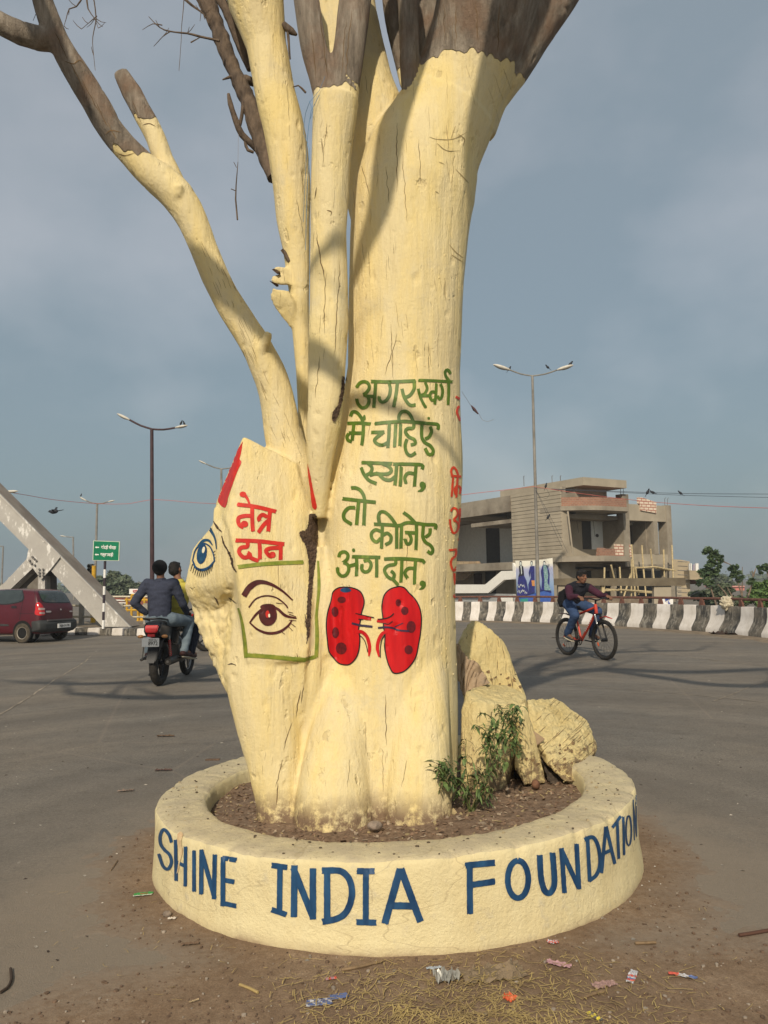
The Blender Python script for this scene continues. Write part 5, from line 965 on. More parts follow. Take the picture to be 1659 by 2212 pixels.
bird(1179,1050,31.2,1.05,1,1.2,'dark bird on the red wire just right of the lamp pole'); bird(1184,1117,31.2,1.1,1,.9,'dark bird clinging to the stay wire before the planked wall')
bird(117,1105,30,2.0,-1,-.15,'dark bird flying above the steel beam at the left', hang=True)
# wires
def wire(name, lab, pts, m, r_=.008): return tag(MB().tube(crom([P(*p) for p in pts], .5), r_, 5).build(name, m), lab, 'wire')
RW_ = mat('red_wire', (.50, .12, .10), .6); DW = mat('dark_wire', (.05, .055, .07), .6)
wire('red_cable', 'thin red cable strung from the left beam past the maroon lamp', [(-60,1050,28),(0,1060,28),(60,1070,30),(120,1080,32),(210,1088,34),(280,1088,34),(329,1079,34),(400,1084,34),(463,1088,34),(600,1088,36),(800,1080,36)], RW_, .010)
wire('red_cable', 'thin red cable running from the trunk to the lamp by the barrier', [(860,1090,31),(999,1069,31),(1081,1059.5,31),(1154,1051,31.2)], RW_, .010)
wire('red_cable', 'red cable sagging to the right from the lamp by the barrier', [(1154,1051,31.2),(1218,1061,30.5),(1323,1075,29),(1418,1085,27),(1540,1093,25),(1700,1099,23)], RW_, .009)
wire('power_line', 'upper dark power line on the right carrying three birds', [(1190,1056,33),(1306,1060.5,33),(1480,1066,33),(1720,1067.5,33)], DW, .011); wire('power_line', 'lower dark power line just below the one with the birds', [(1190,1057,33.4),(1306,1062,33.4),(1480,1070,33.4),(1720,1076,33.4)], DW, .010)
wire('stay_wire', 'thin stay wire slanting down from the lamp across the planked wall, left one', [(1157,1058,31.2),(1190,1130,31.3),(1215,1184,31.4)], DW, .006); wire('stay_wire', 'thin stay wire slanting down from the lamp across the planked wall, right one', [(1157,1058,31.2),(1195,1128,31.3),(1226,1194,31.4)], DW, .006)
wire('cable_loop', 'loop of slack cable hanging from the lamp before the planked wall', [(1156,1054,31.2),(1180,1055,31.2),(1187,1068,31.2),(1180,1078,31.2),(1165,1072,31.2),(1157,1058,31.2)], DW, .006)
wire('power_line', 'low dark line crossing the bushes at the far right', [(1480,1292,30),(1560,1258,30),(1659,1250,30),(1700,1248,30)], DW, .008)
# ================================================================== BUILDING UNDER CONSTRUCTION
C7 = lambda x, y: (998.9 + x * .19532, 999.1 + y * .19532); C9 = lambda x, y: (1242.1 + x * .13426, 999.1 + y * .13426); C6 = lambda x, y: (1389 + x * .16276, 1107.1 + y * .16276)
C0 = P(1219, 1250, 42.0); C0.z = 0; UA = Vector((-.52, .854, 0)).normalized(); UB = Vector((.854, .52, 0)).normalized(); NA = Vector((-UA.y, UA.x, 0)); NA = NA if NA.y < 0 else -NA; NB = Vector((UB.y, -UB.x, 0)); NB = NB if NB.y < 0 else -NB
def onp(px, U, Nn, off=0.0):
    O = C0 + Nn * off; d = ray(*px); n = Vector((U.y, -U.x, 0)); t = (O - CAMP).dot(n) / d.dot(n); return CAMP + d * t
def sz(px, U, Nn, off=0.0):
    p = onp(px, U, Nn, off); return (p - C0 - Nn * off).dot(U), p.z
CONC = mat('raw_concrete', (.30, .262, .205), .9, scale=1.1, var=.12, dirt=.75, bump=.25, bscale=12); CONC2 = mat('plastered_wall', (.385, .335, .255), .9, scale=.9, var=.10, dirt=.35); WALLW = mat('white_plaster', (.62, .61, .57), .8, var=.06); DARKW = mat('inner_wall', (.34, .32, .28), .9, scale=.7, var=.15)
STONE = mat('old_beam', (.17, .14, .095), .95, scale=1.5, dirt=.8, bump=.5, bscale=9); WPAR = mat('white_parapet', (.80, .78, .72), .6, var=.04)
def b_brick(s1, c1, c2, cm, msz=.02):
    def f(t, b):
        br = N(t, 'ShaderNodeTexBrick'); t.links.new(coord(t), br.inputs['Vector']); br.inputs['Scale'].default_value = s1; br.inputs['Mortar Size'].default_value = msz
        for i, c in (('Color1', c1), ('Color2', c2), ('Mortar', cm)): br.inputs[i].default_value = (*c, 1)
        mp = br.inputs['Vector'].links[0].from_node; mp.inputs['Rotation'].default_value = (R(90), 0, 0)
        t.links.new(br.outputs[0], b.inputs['Base Color']); b.inputs['Roughness'].default_value = .9
    return f
BRICK = rampmat('brickwork', b_brick(2.6, (.32, .155, .10), (.24, .115, .075), (.30, .25, .19))); TILE = rampmat('checker_tiles', b_brick(1.5, (.72, .62, .50), (.62, .50, .38), (.36, .12, .08), .035)); STAIRB = rampmat('tan_blocks', b_brick(1.6, (.40, .31, .19), (.33, .22, .13), (.22, .17, .12)))
bld = thing('unfinished_building', 'two storey concrete building under construction with planked wall and open balconies', 'building', C0)
def quad(name, U, Nn, pxs, off, dep, m, **k):     # prism whose front lies in the face plane moved out by off, thick dep inward
    return MB().prism([onp(p, U, Nn, off) for p in pxs], -Nn * dep).build(name, m, bld, smooth=False, **k)
def bx(name, U, Nn, s0, s1, z0, z1, o0, o1, m, **k):
    a = C0 + U * s0 + Nn * o0; return MB().prism([a + Vector((0, 0, z0)), C0 + U * s1 + Nn * o0 + Vector((0, 0, z0)), C0 + U * s1 + Nn * o0 + Vector((0, 0, z1)), a + Vector((0, 0, z1))], Nn * (o1 - o0)).build(name, m, bld, smooth=False, **k)
A_, B_ = (UA, NA), (UB, NB)
# levels from the photo
sP, zP1 = sz(C7(545, 400), *A_); _, zP0 = sz(C7(1125, 1092), *A_); sR, zR = sz(C7(1112, 310), *A_)
sL = 15.5; DEP = 8.0
# left face: fascia, opening, slab
z_fb = sz(C7(545, 542), *A_)[1]; z_ft = sz(C7(540, 366), *A_)[1]; z_fl = sz(C7(548, 1100), *A_)[1]
bx('fascia', *A_, sP, sL, z_fb, z_ft, -.3, .12, CONC); bx('upper_floor_slab', *A_, sP, sL, z_fl - .45, z_fl, -DEP, .02, CONC)
bx('roof_slab', *A_, 0.3, sL, z_fb + .05, z_fb + .3, -DEP, -.31, CONC)
bx('inner_wall', *A_, sP + .1, sL, z_fl, z_fb + .04, -4.4, -4.2, WALLW); bx('inner_wall', *A_, sP - .2, sP + .05, z_fl, z_fb, -4.2, -.3, DARKW)
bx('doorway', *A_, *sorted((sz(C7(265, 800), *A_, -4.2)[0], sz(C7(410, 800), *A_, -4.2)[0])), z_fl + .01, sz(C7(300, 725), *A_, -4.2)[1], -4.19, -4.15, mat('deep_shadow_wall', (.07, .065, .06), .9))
bx('ground_floor_wall', *A_, sP - .3, sL, -1, z_fl - .46, -3.2, -3.0, CONC2); bx('end_wall', *A_, sL - .3, sL, -1, z_ft, -DEP, 0, CONC)
bx('side_window', *A_, *sorted((sz(C7(135, 1290), *A_, -3)[0], sz(C7(220, 1290), *A_, -3)[0])), sz(C7(180, 1345), *A_, -3)[1], sz(C7(180, 1230), *A_, -3)[1], -2.99, -2.93, mat('brown_shutter', (.10, .06, .04), .8))
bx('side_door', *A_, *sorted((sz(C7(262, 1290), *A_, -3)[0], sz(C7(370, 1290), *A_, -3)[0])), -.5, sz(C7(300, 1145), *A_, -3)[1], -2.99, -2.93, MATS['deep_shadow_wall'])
# planks
npk = 18; zz = np.linspace(zP0, (zP1 + zR) / 2, npk + 1)
bx('panel_backing', *A_, .02, sP, zP0 - .02, zz[-1] + .25, -.35, -.04, CONC)
for i in range(npk): bx('plank', *A_, .02, sP, zz[i] + .028, zz[i + 1] + .012 * random.random(), -.05, .06 + .012 * random.random(), CONC2)
bx('panel_cap', *A_, -.05, sP + .02, zz[-1] + .03, zz[-1] + .22, -.05, .08, CONC2)
bx('corner_pier', *A_, .6, sP, -1, zP0 - .03, -.4, 0, CONC2)
# white zigzag stair parapet
quad('stair_parapet', *A_, [C7(x, y) for x, y in ((-420,1350),(250,1350),(430,1200),(556,1197),(553,1110),(580,1150),(592,1290),(460,1297),(285,1443),(-420,1447))], 1.0, .18, WPAR)
quad('stair_side', *A_, [C7(x, y) for x, y in ((-300,1092),(150,1092),(172,1140),(60,1260),(10,1300),(-300,1320))], -1.0, .3, STAIRB)
quad('low_wall', *A_, [C7(x, y) for x, y in ((-300,1480),(60,1470),(300,1450),(560,1455),(600,1600),(-300,1600))], .6, .2, mat('blue_grey_wall', (.36, .37, .37), .8, var=.1))
quad('white_sign_wall', *A_, [C7(x, y) for x, y in ((400,1500),(420,1475),(540,1472),(545,1600),(330,1600))], 1.1, .1, WPAR)
# right face
E_ = lambda x, y, off=0: sz(C9(x, y), *B_, off)
zu_b = E_(1500, 955)[1]; zu_t = E_(1520, 690)[1]; zl_b = E_(1530, 1672)[1]; zl_t = E_(1480, 1480)[1]; sE = E_(1560, 1200)[0]; sc1 = (E_(770, 1000)[0], E_(868, 1000)[0]); sc2 = (E_(1262, 1100)[0], E_(1330, 1100)[0]); sc3 = (E_(1480, 1200)[0], sE)
z1t = E_(720, 505)[1]
bx('column', *B_, sc1[0], sc1[1], zl_b, z1t, -.45, .05, CONC); bx('column', *B_, sc2[0], sc2[1], zl_t, zu_b, -.5, .02, CONC); bx('column', *B_, sc3[0], sc3[1], -1, zu_t, -.6, .03, CONC)
bx('lintel_beam', *B_, sc1[1], sc3[0], zu_b, zu_t - .05, -.35, .0, CONC2); bx('balcony_parapet', *B_, sc1[1], sc3[0], zl_b, zl_t, -.2, 0, CONC2); bx('floor_edge', *B_, sc1[1], sE, zl_b - .12, zl_b + .12, -1.8, .03, CONC)
bx('roof_plate', *B_, 0, sE, zu_b + .02, zu_b + .25, -DEP, -.36, CONC)
bx('floor_plate', *B_, 0, sE, zl_b + .05, zl_b + .22, -DEP, -1.8, CONC)
bx('balcony_back_wall', *B_, .4, sE, zl_b + .2, zu_b, -1.8, -1.6, CONC2); bx('inner_partition', *B_, sc2[0] - .1, sc2[1] - .1, zl_b + .2, zu_b, -1.6, -.5, CONC); bx('inner_partition', *B_, sc1[0], sc1[0] + .25, zl_b + .2, zu_b, -1.6, -.45, CONC)
for x0_, x1_, y0_, y1_, xd in ((105, 490, 905, 1400, 262), (868, 1165, 1010, 1430, 945)):
    a, zt = E_(x0_, y0_, -1.6); b, zb = E_(x1_, y1_, -1.6); d_ = E_(xd, y1_, -1.6)[0]; zb = max(zb, zl_b + .22)
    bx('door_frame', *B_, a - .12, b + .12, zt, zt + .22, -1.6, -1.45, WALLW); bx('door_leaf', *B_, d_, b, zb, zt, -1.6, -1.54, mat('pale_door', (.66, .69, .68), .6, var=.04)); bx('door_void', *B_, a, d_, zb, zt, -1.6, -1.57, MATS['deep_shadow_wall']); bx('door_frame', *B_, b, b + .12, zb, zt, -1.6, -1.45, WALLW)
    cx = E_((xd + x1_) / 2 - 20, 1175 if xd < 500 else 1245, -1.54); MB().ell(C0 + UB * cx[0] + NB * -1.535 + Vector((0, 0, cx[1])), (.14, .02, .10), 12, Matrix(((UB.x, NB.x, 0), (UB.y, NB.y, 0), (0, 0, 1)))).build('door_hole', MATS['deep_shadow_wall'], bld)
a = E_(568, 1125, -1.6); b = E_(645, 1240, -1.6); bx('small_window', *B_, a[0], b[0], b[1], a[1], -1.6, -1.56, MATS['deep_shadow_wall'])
# curved balcony: floor and roof slabs with rounded end, brick parapet above
def plan_slab(name, s0, s1, z0, z1, out_, m, inner=-.3):
    pts = [C0 + UB * s0 + NB * inner]; n = 12
    for i in range(n + 1):
        u = i / n; s_ = s0 + (s1 - s0) * u; o_ = out_ * min(1, math.sin(min(1, u * 2.2) * math.pi / 2)) * (1 if u < .85 else 1 - (u - .85) / .15 * .75); pts.append(C0 + UB * s_ + NB * o_)
    pts.append(C0 + UB * s1 + NB * inner); return MB().prism([p + Vector((0, 0, z0)) for p in pts], Vector((0, 0, z1 - z0))).build(name, m, bld, smooth=False)
zb1 = E_(400, 1500, .9)[1]; zb0 = E_(400, 1590, .9)[1]; sB = sc1[0]
plan_slab('balcony_slab', -.1, sB, zb0, zb1, 1.1, CONC, -1.6); zt1 = E_(350, 700, .9)[1]; zt0 = E_(380, 770, .9)[1]
plan_slab('roof_canopy', -.1, sB, zt0, zt1, 1.1, CONC, -1.6); plan_slab('brick_parapet', .0, sB, zt1, E_(380, 560, .9)[1], 1.02, BRICK, -.3)
bx('side_pier', *B_, 0, .5, zb1, zt0, -1.5, 0, CONC2); MB().tube([onp(C7(1165, 540), UB, NB, .3), onp(C7(1222, 1015), UB, NB, .3)], .05, 8).build('drain_pipe', CONC2, bld)
quad('brick_patch', *B_, [C9(x, y) for x, y in ((395,1370),(490,1375),(490,1385),(650,1390),(650,1512),(380,1495))], .75, .2, BRICK)
quad('tile_patch', *B_, [C9(x, y) for x, y in ((633,1310),(778,1318),(785,1515),(650,1508))], .2, .05, TILE); quad('tile_patch', *B_, [C9(x, y) for x, y in ((873,1320),(920,1322),(930,1525),(885,1520))], .06, .05, TILE)
quad('tile_patch', *B_, [C9(x, y) for x, y in ((1013,560),(1080,562),(1310,640),(1308,815),(1060,770),(1050,680),(1018,655))], .08, .1, TILE)
# stair head room on the roof with its broad slab
rb = [C7(415,265), C7(1335,160)]; a = onp(rb[0], UA, NA, -1.2); b = onp(rb[1], UA, NA, -1.2); c = b + UB * 3.4; d = a + UB * 3.4; hb = onp(C7(1332, 250), UA, NA, -1.2).z; ht = b.z
MB().prism([Vector((q.x, q.y, hb)) for q in (a, b, c, d)], Vector((0, 0, ht - hb))).build('roof_box', CONC2, bld, smooth=False)
q0 = b + UA * .9 + UB * .25; q1 = a - UA * .3 + UB * .25
MB().prism([Vector((q.x, q.y, zu_t - .9)) for q in (q0, q1, q1 + UB * 2.5, q0 + UB * 2.5)], Vector((0, 0, hb - zu_t + .9))).build('stair_head_wall', CONC, bld, smooth=False)
for x in (680, 810, 992, 1085): p = onp(C7(x, 215), UA, NA, -1.4); MB().tube([p - Vector((0, 0, .25)), p + Vector((0, 0, .35)), p + Vector((.06, 0, .36))], .02, 5).build('rebar', DARKS, bld)
for s0_ in (sc1[0] + .08, sc1[0] + .3, sc3[0] + .1, sc3[0] + .35, 2.4, 3.4):
    zr_ = z1t if s0_ < sc1[1] and s0_ >= sc1[0] else zu_t - .05
    q = C0 + UB * s0_ + NB * -.15; MB().tube([q + Vector((0, 0, zr_ - .3)), q + Vector((.03, 0, zr_ + .45)), q + Vector((.10, 0, zr_ + .52))], .016, 5).build('rebar', DARKS, bld)
for k in range(5):
    a = C0 + UB * (1.0 + k * 1.3) + NB * -1.2; MB().tube([a + Vector((0, 0, zu_b)), a + UB * .1 + Vector((0, 0, zu_b - .5 - .2 * (k % 3)))], .012, 4).build('hanging_wire', DARKS, bld)
for k, (s0_, l_) in enumerate(((.9, 1.3), (2.0, .9), (5.1, 1.2), (6.2, .8))):
    a = C0 + UB * s0_ + NB * -.9; MB().box(a + Vector((0, 0, zl_t - .55 + .12 * k % .2)), (l_, .3, .16), rz=.4 + k).build('stacked_board', BAM_ if False else CONC2, bld)
# ground floor under the balconies
bx('lower_back_wall', *B_, 0, sE, -1, zl_b - .1, -2.6, -2.4, CONC2); bx('lower_pier', *B_, E_(-250, 1700, -.5)[0], E_(30, 1700, -.5)[0], -1, zb0, -1.2, -.6, CONC); bx('lower_column', *B_, E_(670, 1800)[0], E_(710, 1800)[0], -1, zl_b - .1, -.5, -.2, CONC2)
for x0_, x1_ in ((100, 250), (480, 680), (990, 1220), (1260, 1400)):
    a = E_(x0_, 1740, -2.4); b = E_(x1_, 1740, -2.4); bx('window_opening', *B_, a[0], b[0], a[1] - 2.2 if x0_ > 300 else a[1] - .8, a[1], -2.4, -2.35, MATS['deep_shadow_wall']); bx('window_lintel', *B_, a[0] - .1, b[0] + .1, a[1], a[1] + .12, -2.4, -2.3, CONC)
# bamboo scaffold
BAM = mat('bamboo', (.52, .42, .24), .7, scale=8, var=.2); scf = thing('bamboo_scaffold', 'bamboo pole scaffold lashed before the right bays of the unfinished building', 'scaffold', onp(C9(1150, 2150), UB, NB, 1.0))
for p0, p1 in [((908,1320),(940,1680)),((940,1680),(968,2150)),((1075,1330),(1100,1700)),((1100,1700),(1142,2150)),((1215,1390),(1250,1700)),((1250,1700),(1302,2150)),((1425,1400),(1438,1840)),((1560,1330),(1580,1860)),((915,1560),(905,2150)),((900,1790),(775,2190)),((718,1680),(745,2100)),((475,1690),(468,2050)),((975,1700),(1025,2120)),((580,1650),(640,1900)),
    ((910,1690),(1100,1690)),((1100,1690),(1290,1676)),((1280,1676),(1620,1740)),((1310,1700),(1520,1735)),((280,2070),(780,2050)),((700,2045),(1400,2090)),((500,2040),(1400,2110)),((450,2110),(560,2200)),((500,2050),(430,2110)),((1430,1960),(1740,1980))]:
    MB().tube([onp(C9(*p0), UB, NB, 1.0 + random.random() * .3), onp(C9(*p1), UB, NB, 1.0 + random.random() * .3)], [.05, .042], 7).build('bamboo_pole', BAM, scf)
# compound wall frame with heavy old beam before the building
fb = thing('concrete_frame', 'long stained concrete beam on short piers in front of the scaffold', 'wall frame', G(1330, 1345)); fb.location = P(1330, 1300, 37)
slab('beam', [(1183,1250),(1250,1249),(1380,1249),(1481,1248),(1481,1265),(1380,1266),(1190,1264)], 37, .5, STONE, fb)
for x0_, x1_ in ((1206,1234),(1413,1450),(1300,1306)): slab('pier', [(x0_,1264),(x1_,1264),(x1_,1330),(x0_,1330)], 37.1, .3, CONC2 if x0_ != 1300 else BAM, fb)
slab('rubble_wall', [(1190,1290),(1400,1291),(1400,1325),(1190,1325)], 36, .3, mat('rubble', (.24, .19, .14), .95, scale=3, var=.3, dirt=.5), fb)
nb_ = thing('shop_board', 'small white board with a blue Hindi letter just above the striped barrier', 'sign', P(1443, 1300, 27)); slab('board', [(1431,1292),(1454,1292),(1454,1306),(1431,1306)], 27, .04, WHITE, nb_)
textmesh('कृ', .19, Matrix.Translation(P(1442, 1297.5, 26.97)) @ basis((0, 0, 0), (1, 0, 0), (0, 0, 1)), 'lettering', mat('sign_blue', (.03, .06, .35), .6), nb_, .002, 1.1, .006)
# banner with fashion sketches
bn = thing('fashion_banner', 'hanging cloth banner painted with three dress sketches in dark blue', 'banner', P(1155, 1300, 34))
YB = 34.0; C10 = crop(1960, 2200, .14467)
def bpoly(name, pts, m, dy=0.0, lab=None): return MB().prism([P(*C10(p)[0], YB - dy) for p in pts], Vector((0, .004, 0))).build(name, m, bn, smooth=False, label=lab)
def b_ban(t, b):
    v = coord(t); z = N(t, 'ShaderNodeSeparateXYZ'); t.links.new(v, z.inputs[0]); zt, zb = P(1150, 1208, YB).z, P(1150, 1300, YB).z
    m_ = N(t, 'ShaderNodeMapRange'); m_.inputs[1].default_value = zb; m_.inputs[2].default_value = zt; t.links.new(nmath(t, 'ADD', z.outputs[2], nmath(t, 'MULTIPLY', nnoise(t, v, 1.6, 5, .6), .5)), m_.inputs[0])
    c = nramp(t, m_.outputs[0], (.25, (.07, .16, .42)), (.55, (.22, .32, .48)), (.9, (.34, .36, .52)), (1.0, (.66, .64, .56))); t.links.new(c, b.inputs['Base Color']); b.inputs['Roughness'].default_value = .7
BANM = rampmat('banner_print', b_ban)
vs = []; nu, nv = 26, 26; cs = [P(1113.5, 1211, YB), P(1194, 1205, YB), P(1198, 1302, YB), P(1118, 1302, YB)]
for i in range(nu + 1):
    for j in range(nv + 1):
        u, w_ = i / nu, j / nv; p = cs[0].lerp(cs[1], u).lerp(cs[3].lerp(cs[2], u), w_); vs.append(p + Vector((0, .03 + .02 * math.sin(u * 9 + w_ * 3), -.05 * math.sin(u * math.pi) * (1 - w_))))
MB().add(vs, [(i * (nv + 1) + j, (i + 1) * (nv + 1) + j, (i + 1) * (nv + 1) + j + 1, i * (nv + 1) + j + 1) for i in range(nu) for j in range(nv)]).build('sheet', BANM, bn, fix=False, angle=180)
INK = mat('print_ink_blue', (.025, .03, .20), .7, scale=12, c2=(.015, .02, .09)); INK2 = mat('print_black', (.02, .02, .035), .7); PALE = mat('print_pale', (.55, .60, .58), .7); TEAL = mat('print_teal', (.03, .13, .17), .7, scale=14, c2=(.30, .42, .42)); ORG = mat('print_orange', (.50, .22, .07), .7); GRT = mat('print_green', (.03, .22, .20), .7)
bpoly('printed_sea', [(748,1275),(960,1280),(1250,1190),(1500,1130),(1700,1180),(1700,1440),(760,1440)], mat('print_sea', (.04, .10, .36), .7), .03)
bpoly('printed_skirt', [(785,740),(940,700),(1010,850),(1080,1230),(940,1280),(750,1265),(760,950)], INK, .06); bpoly('printed_jacket', [(795,450),(840,420),(880,420),(920,460),(945,700),(780,740),(815,640)], INK2, .07); bpoly('printed_shirt', [(840,430),(870,430),(885,640),(865,680),(858,560)], PALE, .075)
bpoly('printed_dress', [(1110,450),(1230,440),(1240,1190),(1070,1220),(1060,950),(1130,760),(1120,580),(1105,750),(1068,620)], INK, .06); bpoly('printed_panel', [(1145,840),(1235,840),(1240,1000),(1165,990)], ORG, .07)
bpoly('printed_dress', [(1310,650),(1340,800),(1430,1130),(1330,1130)], INK, .06); bpoly('printed_gown', [(1450,430),(1560,410),(1600,450),(1650,650),(1640,1000),(1700,1180),(1500,1120),(1420,1120),(1440,800),(1405,580)], INK, .06); bpoly('printed_gown_front', [(1470,430),(1570,420),(1610,700),(1590,900),(1700,1120),(1500,1110),(1500,800)], TEAL, .07)
bpoly('printed_corner', [(840,1350),(1050,1340),(1050,1440),(840,1440)], GRT, .035)
for i in range(34): x = 770 + (i % 17) * 16 + random.uniform(-6, 6); y = 960 + (i // 17) * 150 + random.uniform(-20, 60); bpoly('printed_motif', [(x, y), (x + 9, y - 4), (x + 12, y + 40), (x + 2, y + 46)], PALE, .078) if x < 940 + (y - 900) * .3 else None
for cx in (845, 1150, 1500): bpoly('printed_hair', [(cx - 35, 350), (cx - 25, 310), (cx + 10, 298), (cx + 35, 325), (cx + 32, 370), (cx - 30, 372)], INK2, .07); bpoly('printed_face', [(cx - 24, 335), (cx + 22, 335), (cx + 18, 395), (cx, 415), (cx - 16, 395)], PALE, .08)
# small far house, pink house
H2_ = thing('small_house', 'small tan house with white baluster railing right of the scaffold', 'house', P(1470, 1300, 56))
slab('wall', [(1449,1208),(1470,1209),(1490,1213),(1492,1340),(1449,1340)], 56, 5, mat('tan_plaster', (.42, .35, .24), .9, scale=1, var=.12, dirt=.3), H2_); slab('balcony', [(1489,1232),(1517,1233),(1518,1252),(1490,1252)], 55, 2.5, MATS['tan_plaster'], H2_); slab('soffit', [(1490,1252),(1514,1252),(1512,1262),(1491,1258)], 56, 2, RUST, H2_)
for a, b in ((1489.5,1491),(1492.5,1494.5),(1503,1509)): slab('baluster', [(a,1217),(b,1217),(b,1233),(a,1233)], 55.2, .2, WHITE, H2_)
slab('frosted_panel', [(1497,1219),(1503,1219),(1503,1232),(1497,1232)], 55.4, .1, mat('lilac_panel', (.33, .30, .38), .6), H2_)
for i in range(9): y = 1213 + i * 9.5; MB().tube([P(1464, y, 52), P(1485, y + 1, 52)], .025, 4).build('rung', DARKS, H2_)
slab('pillar', [(1462,1262),(1472,1262),(1474,1340),(1464,1340)], 54, .5, CONC2, H2_)
H3 = thing('pink_house', 'far pink walled house beyond the bushes at the right', 'house', P(1595, 1300, 95)); slab('wall', [(1583,1267),(1608,1267),(1608,1310),(1583,1310)], 95, 8, mat('pink_wall', (.55, .20, .17), .8), H3); slab('roof_edge', [(1582,1265.5),(1609,1265.5),(1609,1268),(1582,1268)], 94.8, 8.4, mat('pink_edge', (.6, .3, .26), .8), H3)
H4 = thing('far_block', 'far pale block just visible above the bridge beam foot at the left', 'building', P(20, 1290, 90)); slab('wall', [(18,1247),(34,1247),(34,1320),(18,1320)], 90, 10, mat('pale_block', (.6, .55, .44), .9), H4)
# ================================================================== TREES AND BUSHES
def leafmats(n, a, b): return [mat(n + '_dark', a, .7, var=.25, scale=3), mat(n + '_light', b, .7, var=.25, scale=3)]
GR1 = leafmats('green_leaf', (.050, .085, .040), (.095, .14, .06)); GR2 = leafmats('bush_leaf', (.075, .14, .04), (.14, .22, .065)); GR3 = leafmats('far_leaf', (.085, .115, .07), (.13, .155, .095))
def leaves(mb, c, rad, n, sz_, rnd, flat=.8):
    for i in range(n):
        v = Vector((rnd.gauss(0, .5), rnd.gauss(0, .5), rnd.gauss(0, .42)))
        if v.length > 1.15: v *= .8
        p = c + Vector((v.x * rad, v.y * rad, v.z * rad * flat)); s_ = sz_ * rnd.uniform(.6, 1.3)
        a = Vector((rnd.uniform(-1, 1), rnd.uniform(-1, 1), rnd.uniform(-.6, .6))).normalized(); b = a.cross(Vector((rnd.uniform(-1, 1), rnd.uniform(-1, 1), rnd.uniform(-1, 1)))).normalized()
        mb.add([p - a * s_, p + b * s_ * .45, p + a * s_, p - b * s_ * .45], [(0, 1, 2, 3)], 0 if rnd.random() < .5 else 1)
def tree_at(name, lab, cat, Y, clusters, stems, mats, n=260, lf=.09, seed=1, base=None):
    rnd = random.Random(seed); b0 = base or (stems[0][0] if stems else clusters[0][:2]); pb = P(*b0[:2], Y); t = thing(name, lab, cat, (pb.x, pb.y, 0)); mb = MB()
    for x, y, r_ in clusters:
        c = P(x, y, Y); rr = RP(r_, x, y, Y)
        for k in range(7): leaves(mb, c + Vector((rnd.uniform(-.75, .75), rnd.uniform(-.6, .6), rnd.uniform(-.6, .6))) * rr, rr * .48, n // 7, lf, rnd)
    mb.build('crown', mats, t, smooth=False, fix=False)
    for st in stems:
        d = crom([P(x, y, Y) for x, y in st], .3); MB().tube(d, list(np.interp(np.linspace(0, 1, len(d)), [0, 1], [RP(2.2, *st[0], Y), RP(.6, *st[0], Y)])), 6).build('trunk', mat('tree_bark', (.20, .15, .11), .9, var=.3), t)
    return t
c6 = lambda l: [(1389 + x * .16276, 1107.1 + y * .16276, r_ * .16276) for x, y, r_ in l]; s6 = lambda l: [(1389 + x * .16276, 1107.1 + y * .16276) for x, y in l]
tree_at('leafy_tree', 'sparse dark green tree with clumped leaves right of the small house', 'tree', 33, c6([(860,510,60),(940,505,70),(1000,590,55),(910,570,60),(1010,640,40),(880,660,60),(940,700,80),(830,740,70),(900,800,90),(820,830,70),(960,780,50),(850,920,80),(780,930,50)]), [s6([(1000,1300),(930,1100),(880,900),(900,700),(950,560)]), s6([(900,700),(1000,620)]), s6([(1020,630),(1180,700)])], GR1, 240, .085, 4)
tree_at('leafy_tree', 'small green leafed tree with bare pinkish stems, middle of the right edge trees', 'tree', 31, c6([(1160,760,55),(1210,740,50),(1240,800,55),(1190,830,45),(1280,870,40),(1270,900,35)]), [s6([(1330,1250),(1315,1100),(1318,900),(1318,720)]), s6([(1330,1150),(1280,1000),(1240,860)]), s6([(1380,1150),(1440,980),(1460,850),(1450,770)]), s6([(1460,850),(1500,740)]), s6([(1180,1200),(1080,1050),(990,950)]), s6([(1200,1150),(1110,980)])], GR1, 200, .08, 5)
tree_at('leafy_tree', 'green tree branch reaching in at the far right edge', 'tree', 30, c6([(1570,740,45),(1630,730,60),(1700,760,70),(1560,800,15),(1420,930,30),(1450,900,25)]), [s6([(1700,1250),(1690,1000),(1640,780)])], GR1, 200, .08, 6)
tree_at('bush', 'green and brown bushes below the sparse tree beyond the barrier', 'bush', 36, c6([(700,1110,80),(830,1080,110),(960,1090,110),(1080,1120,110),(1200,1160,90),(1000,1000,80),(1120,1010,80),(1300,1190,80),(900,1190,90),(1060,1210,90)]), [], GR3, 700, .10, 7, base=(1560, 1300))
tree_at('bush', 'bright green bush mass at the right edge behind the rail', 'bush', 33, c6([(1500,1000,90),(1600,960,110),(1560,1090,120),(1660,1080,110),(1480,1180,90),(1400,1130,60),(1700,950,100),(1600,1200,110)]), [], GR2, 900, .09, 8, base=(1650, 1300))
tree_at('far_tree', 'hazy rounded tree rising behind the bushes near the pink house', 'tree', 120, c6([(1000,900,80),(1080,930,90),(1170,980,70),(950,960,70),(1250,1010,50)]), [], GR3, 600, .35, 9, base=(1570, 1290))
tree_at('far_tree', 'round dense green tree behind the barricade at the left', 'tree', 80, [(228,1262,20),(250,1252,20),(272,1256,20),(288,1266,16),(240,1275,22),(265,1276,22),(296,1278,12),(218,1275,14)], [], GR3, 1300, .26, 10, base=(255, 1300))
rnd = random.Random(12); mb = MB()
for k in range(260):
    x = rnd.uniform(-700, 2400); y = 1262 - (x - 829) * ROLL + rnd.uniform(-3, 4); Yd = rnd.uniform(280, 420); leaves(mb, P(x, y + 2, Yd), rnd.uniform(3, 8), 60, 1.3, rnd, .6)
mb.build('distant_treeline', GR3, kind='stuff', smooth=False, fix=False)
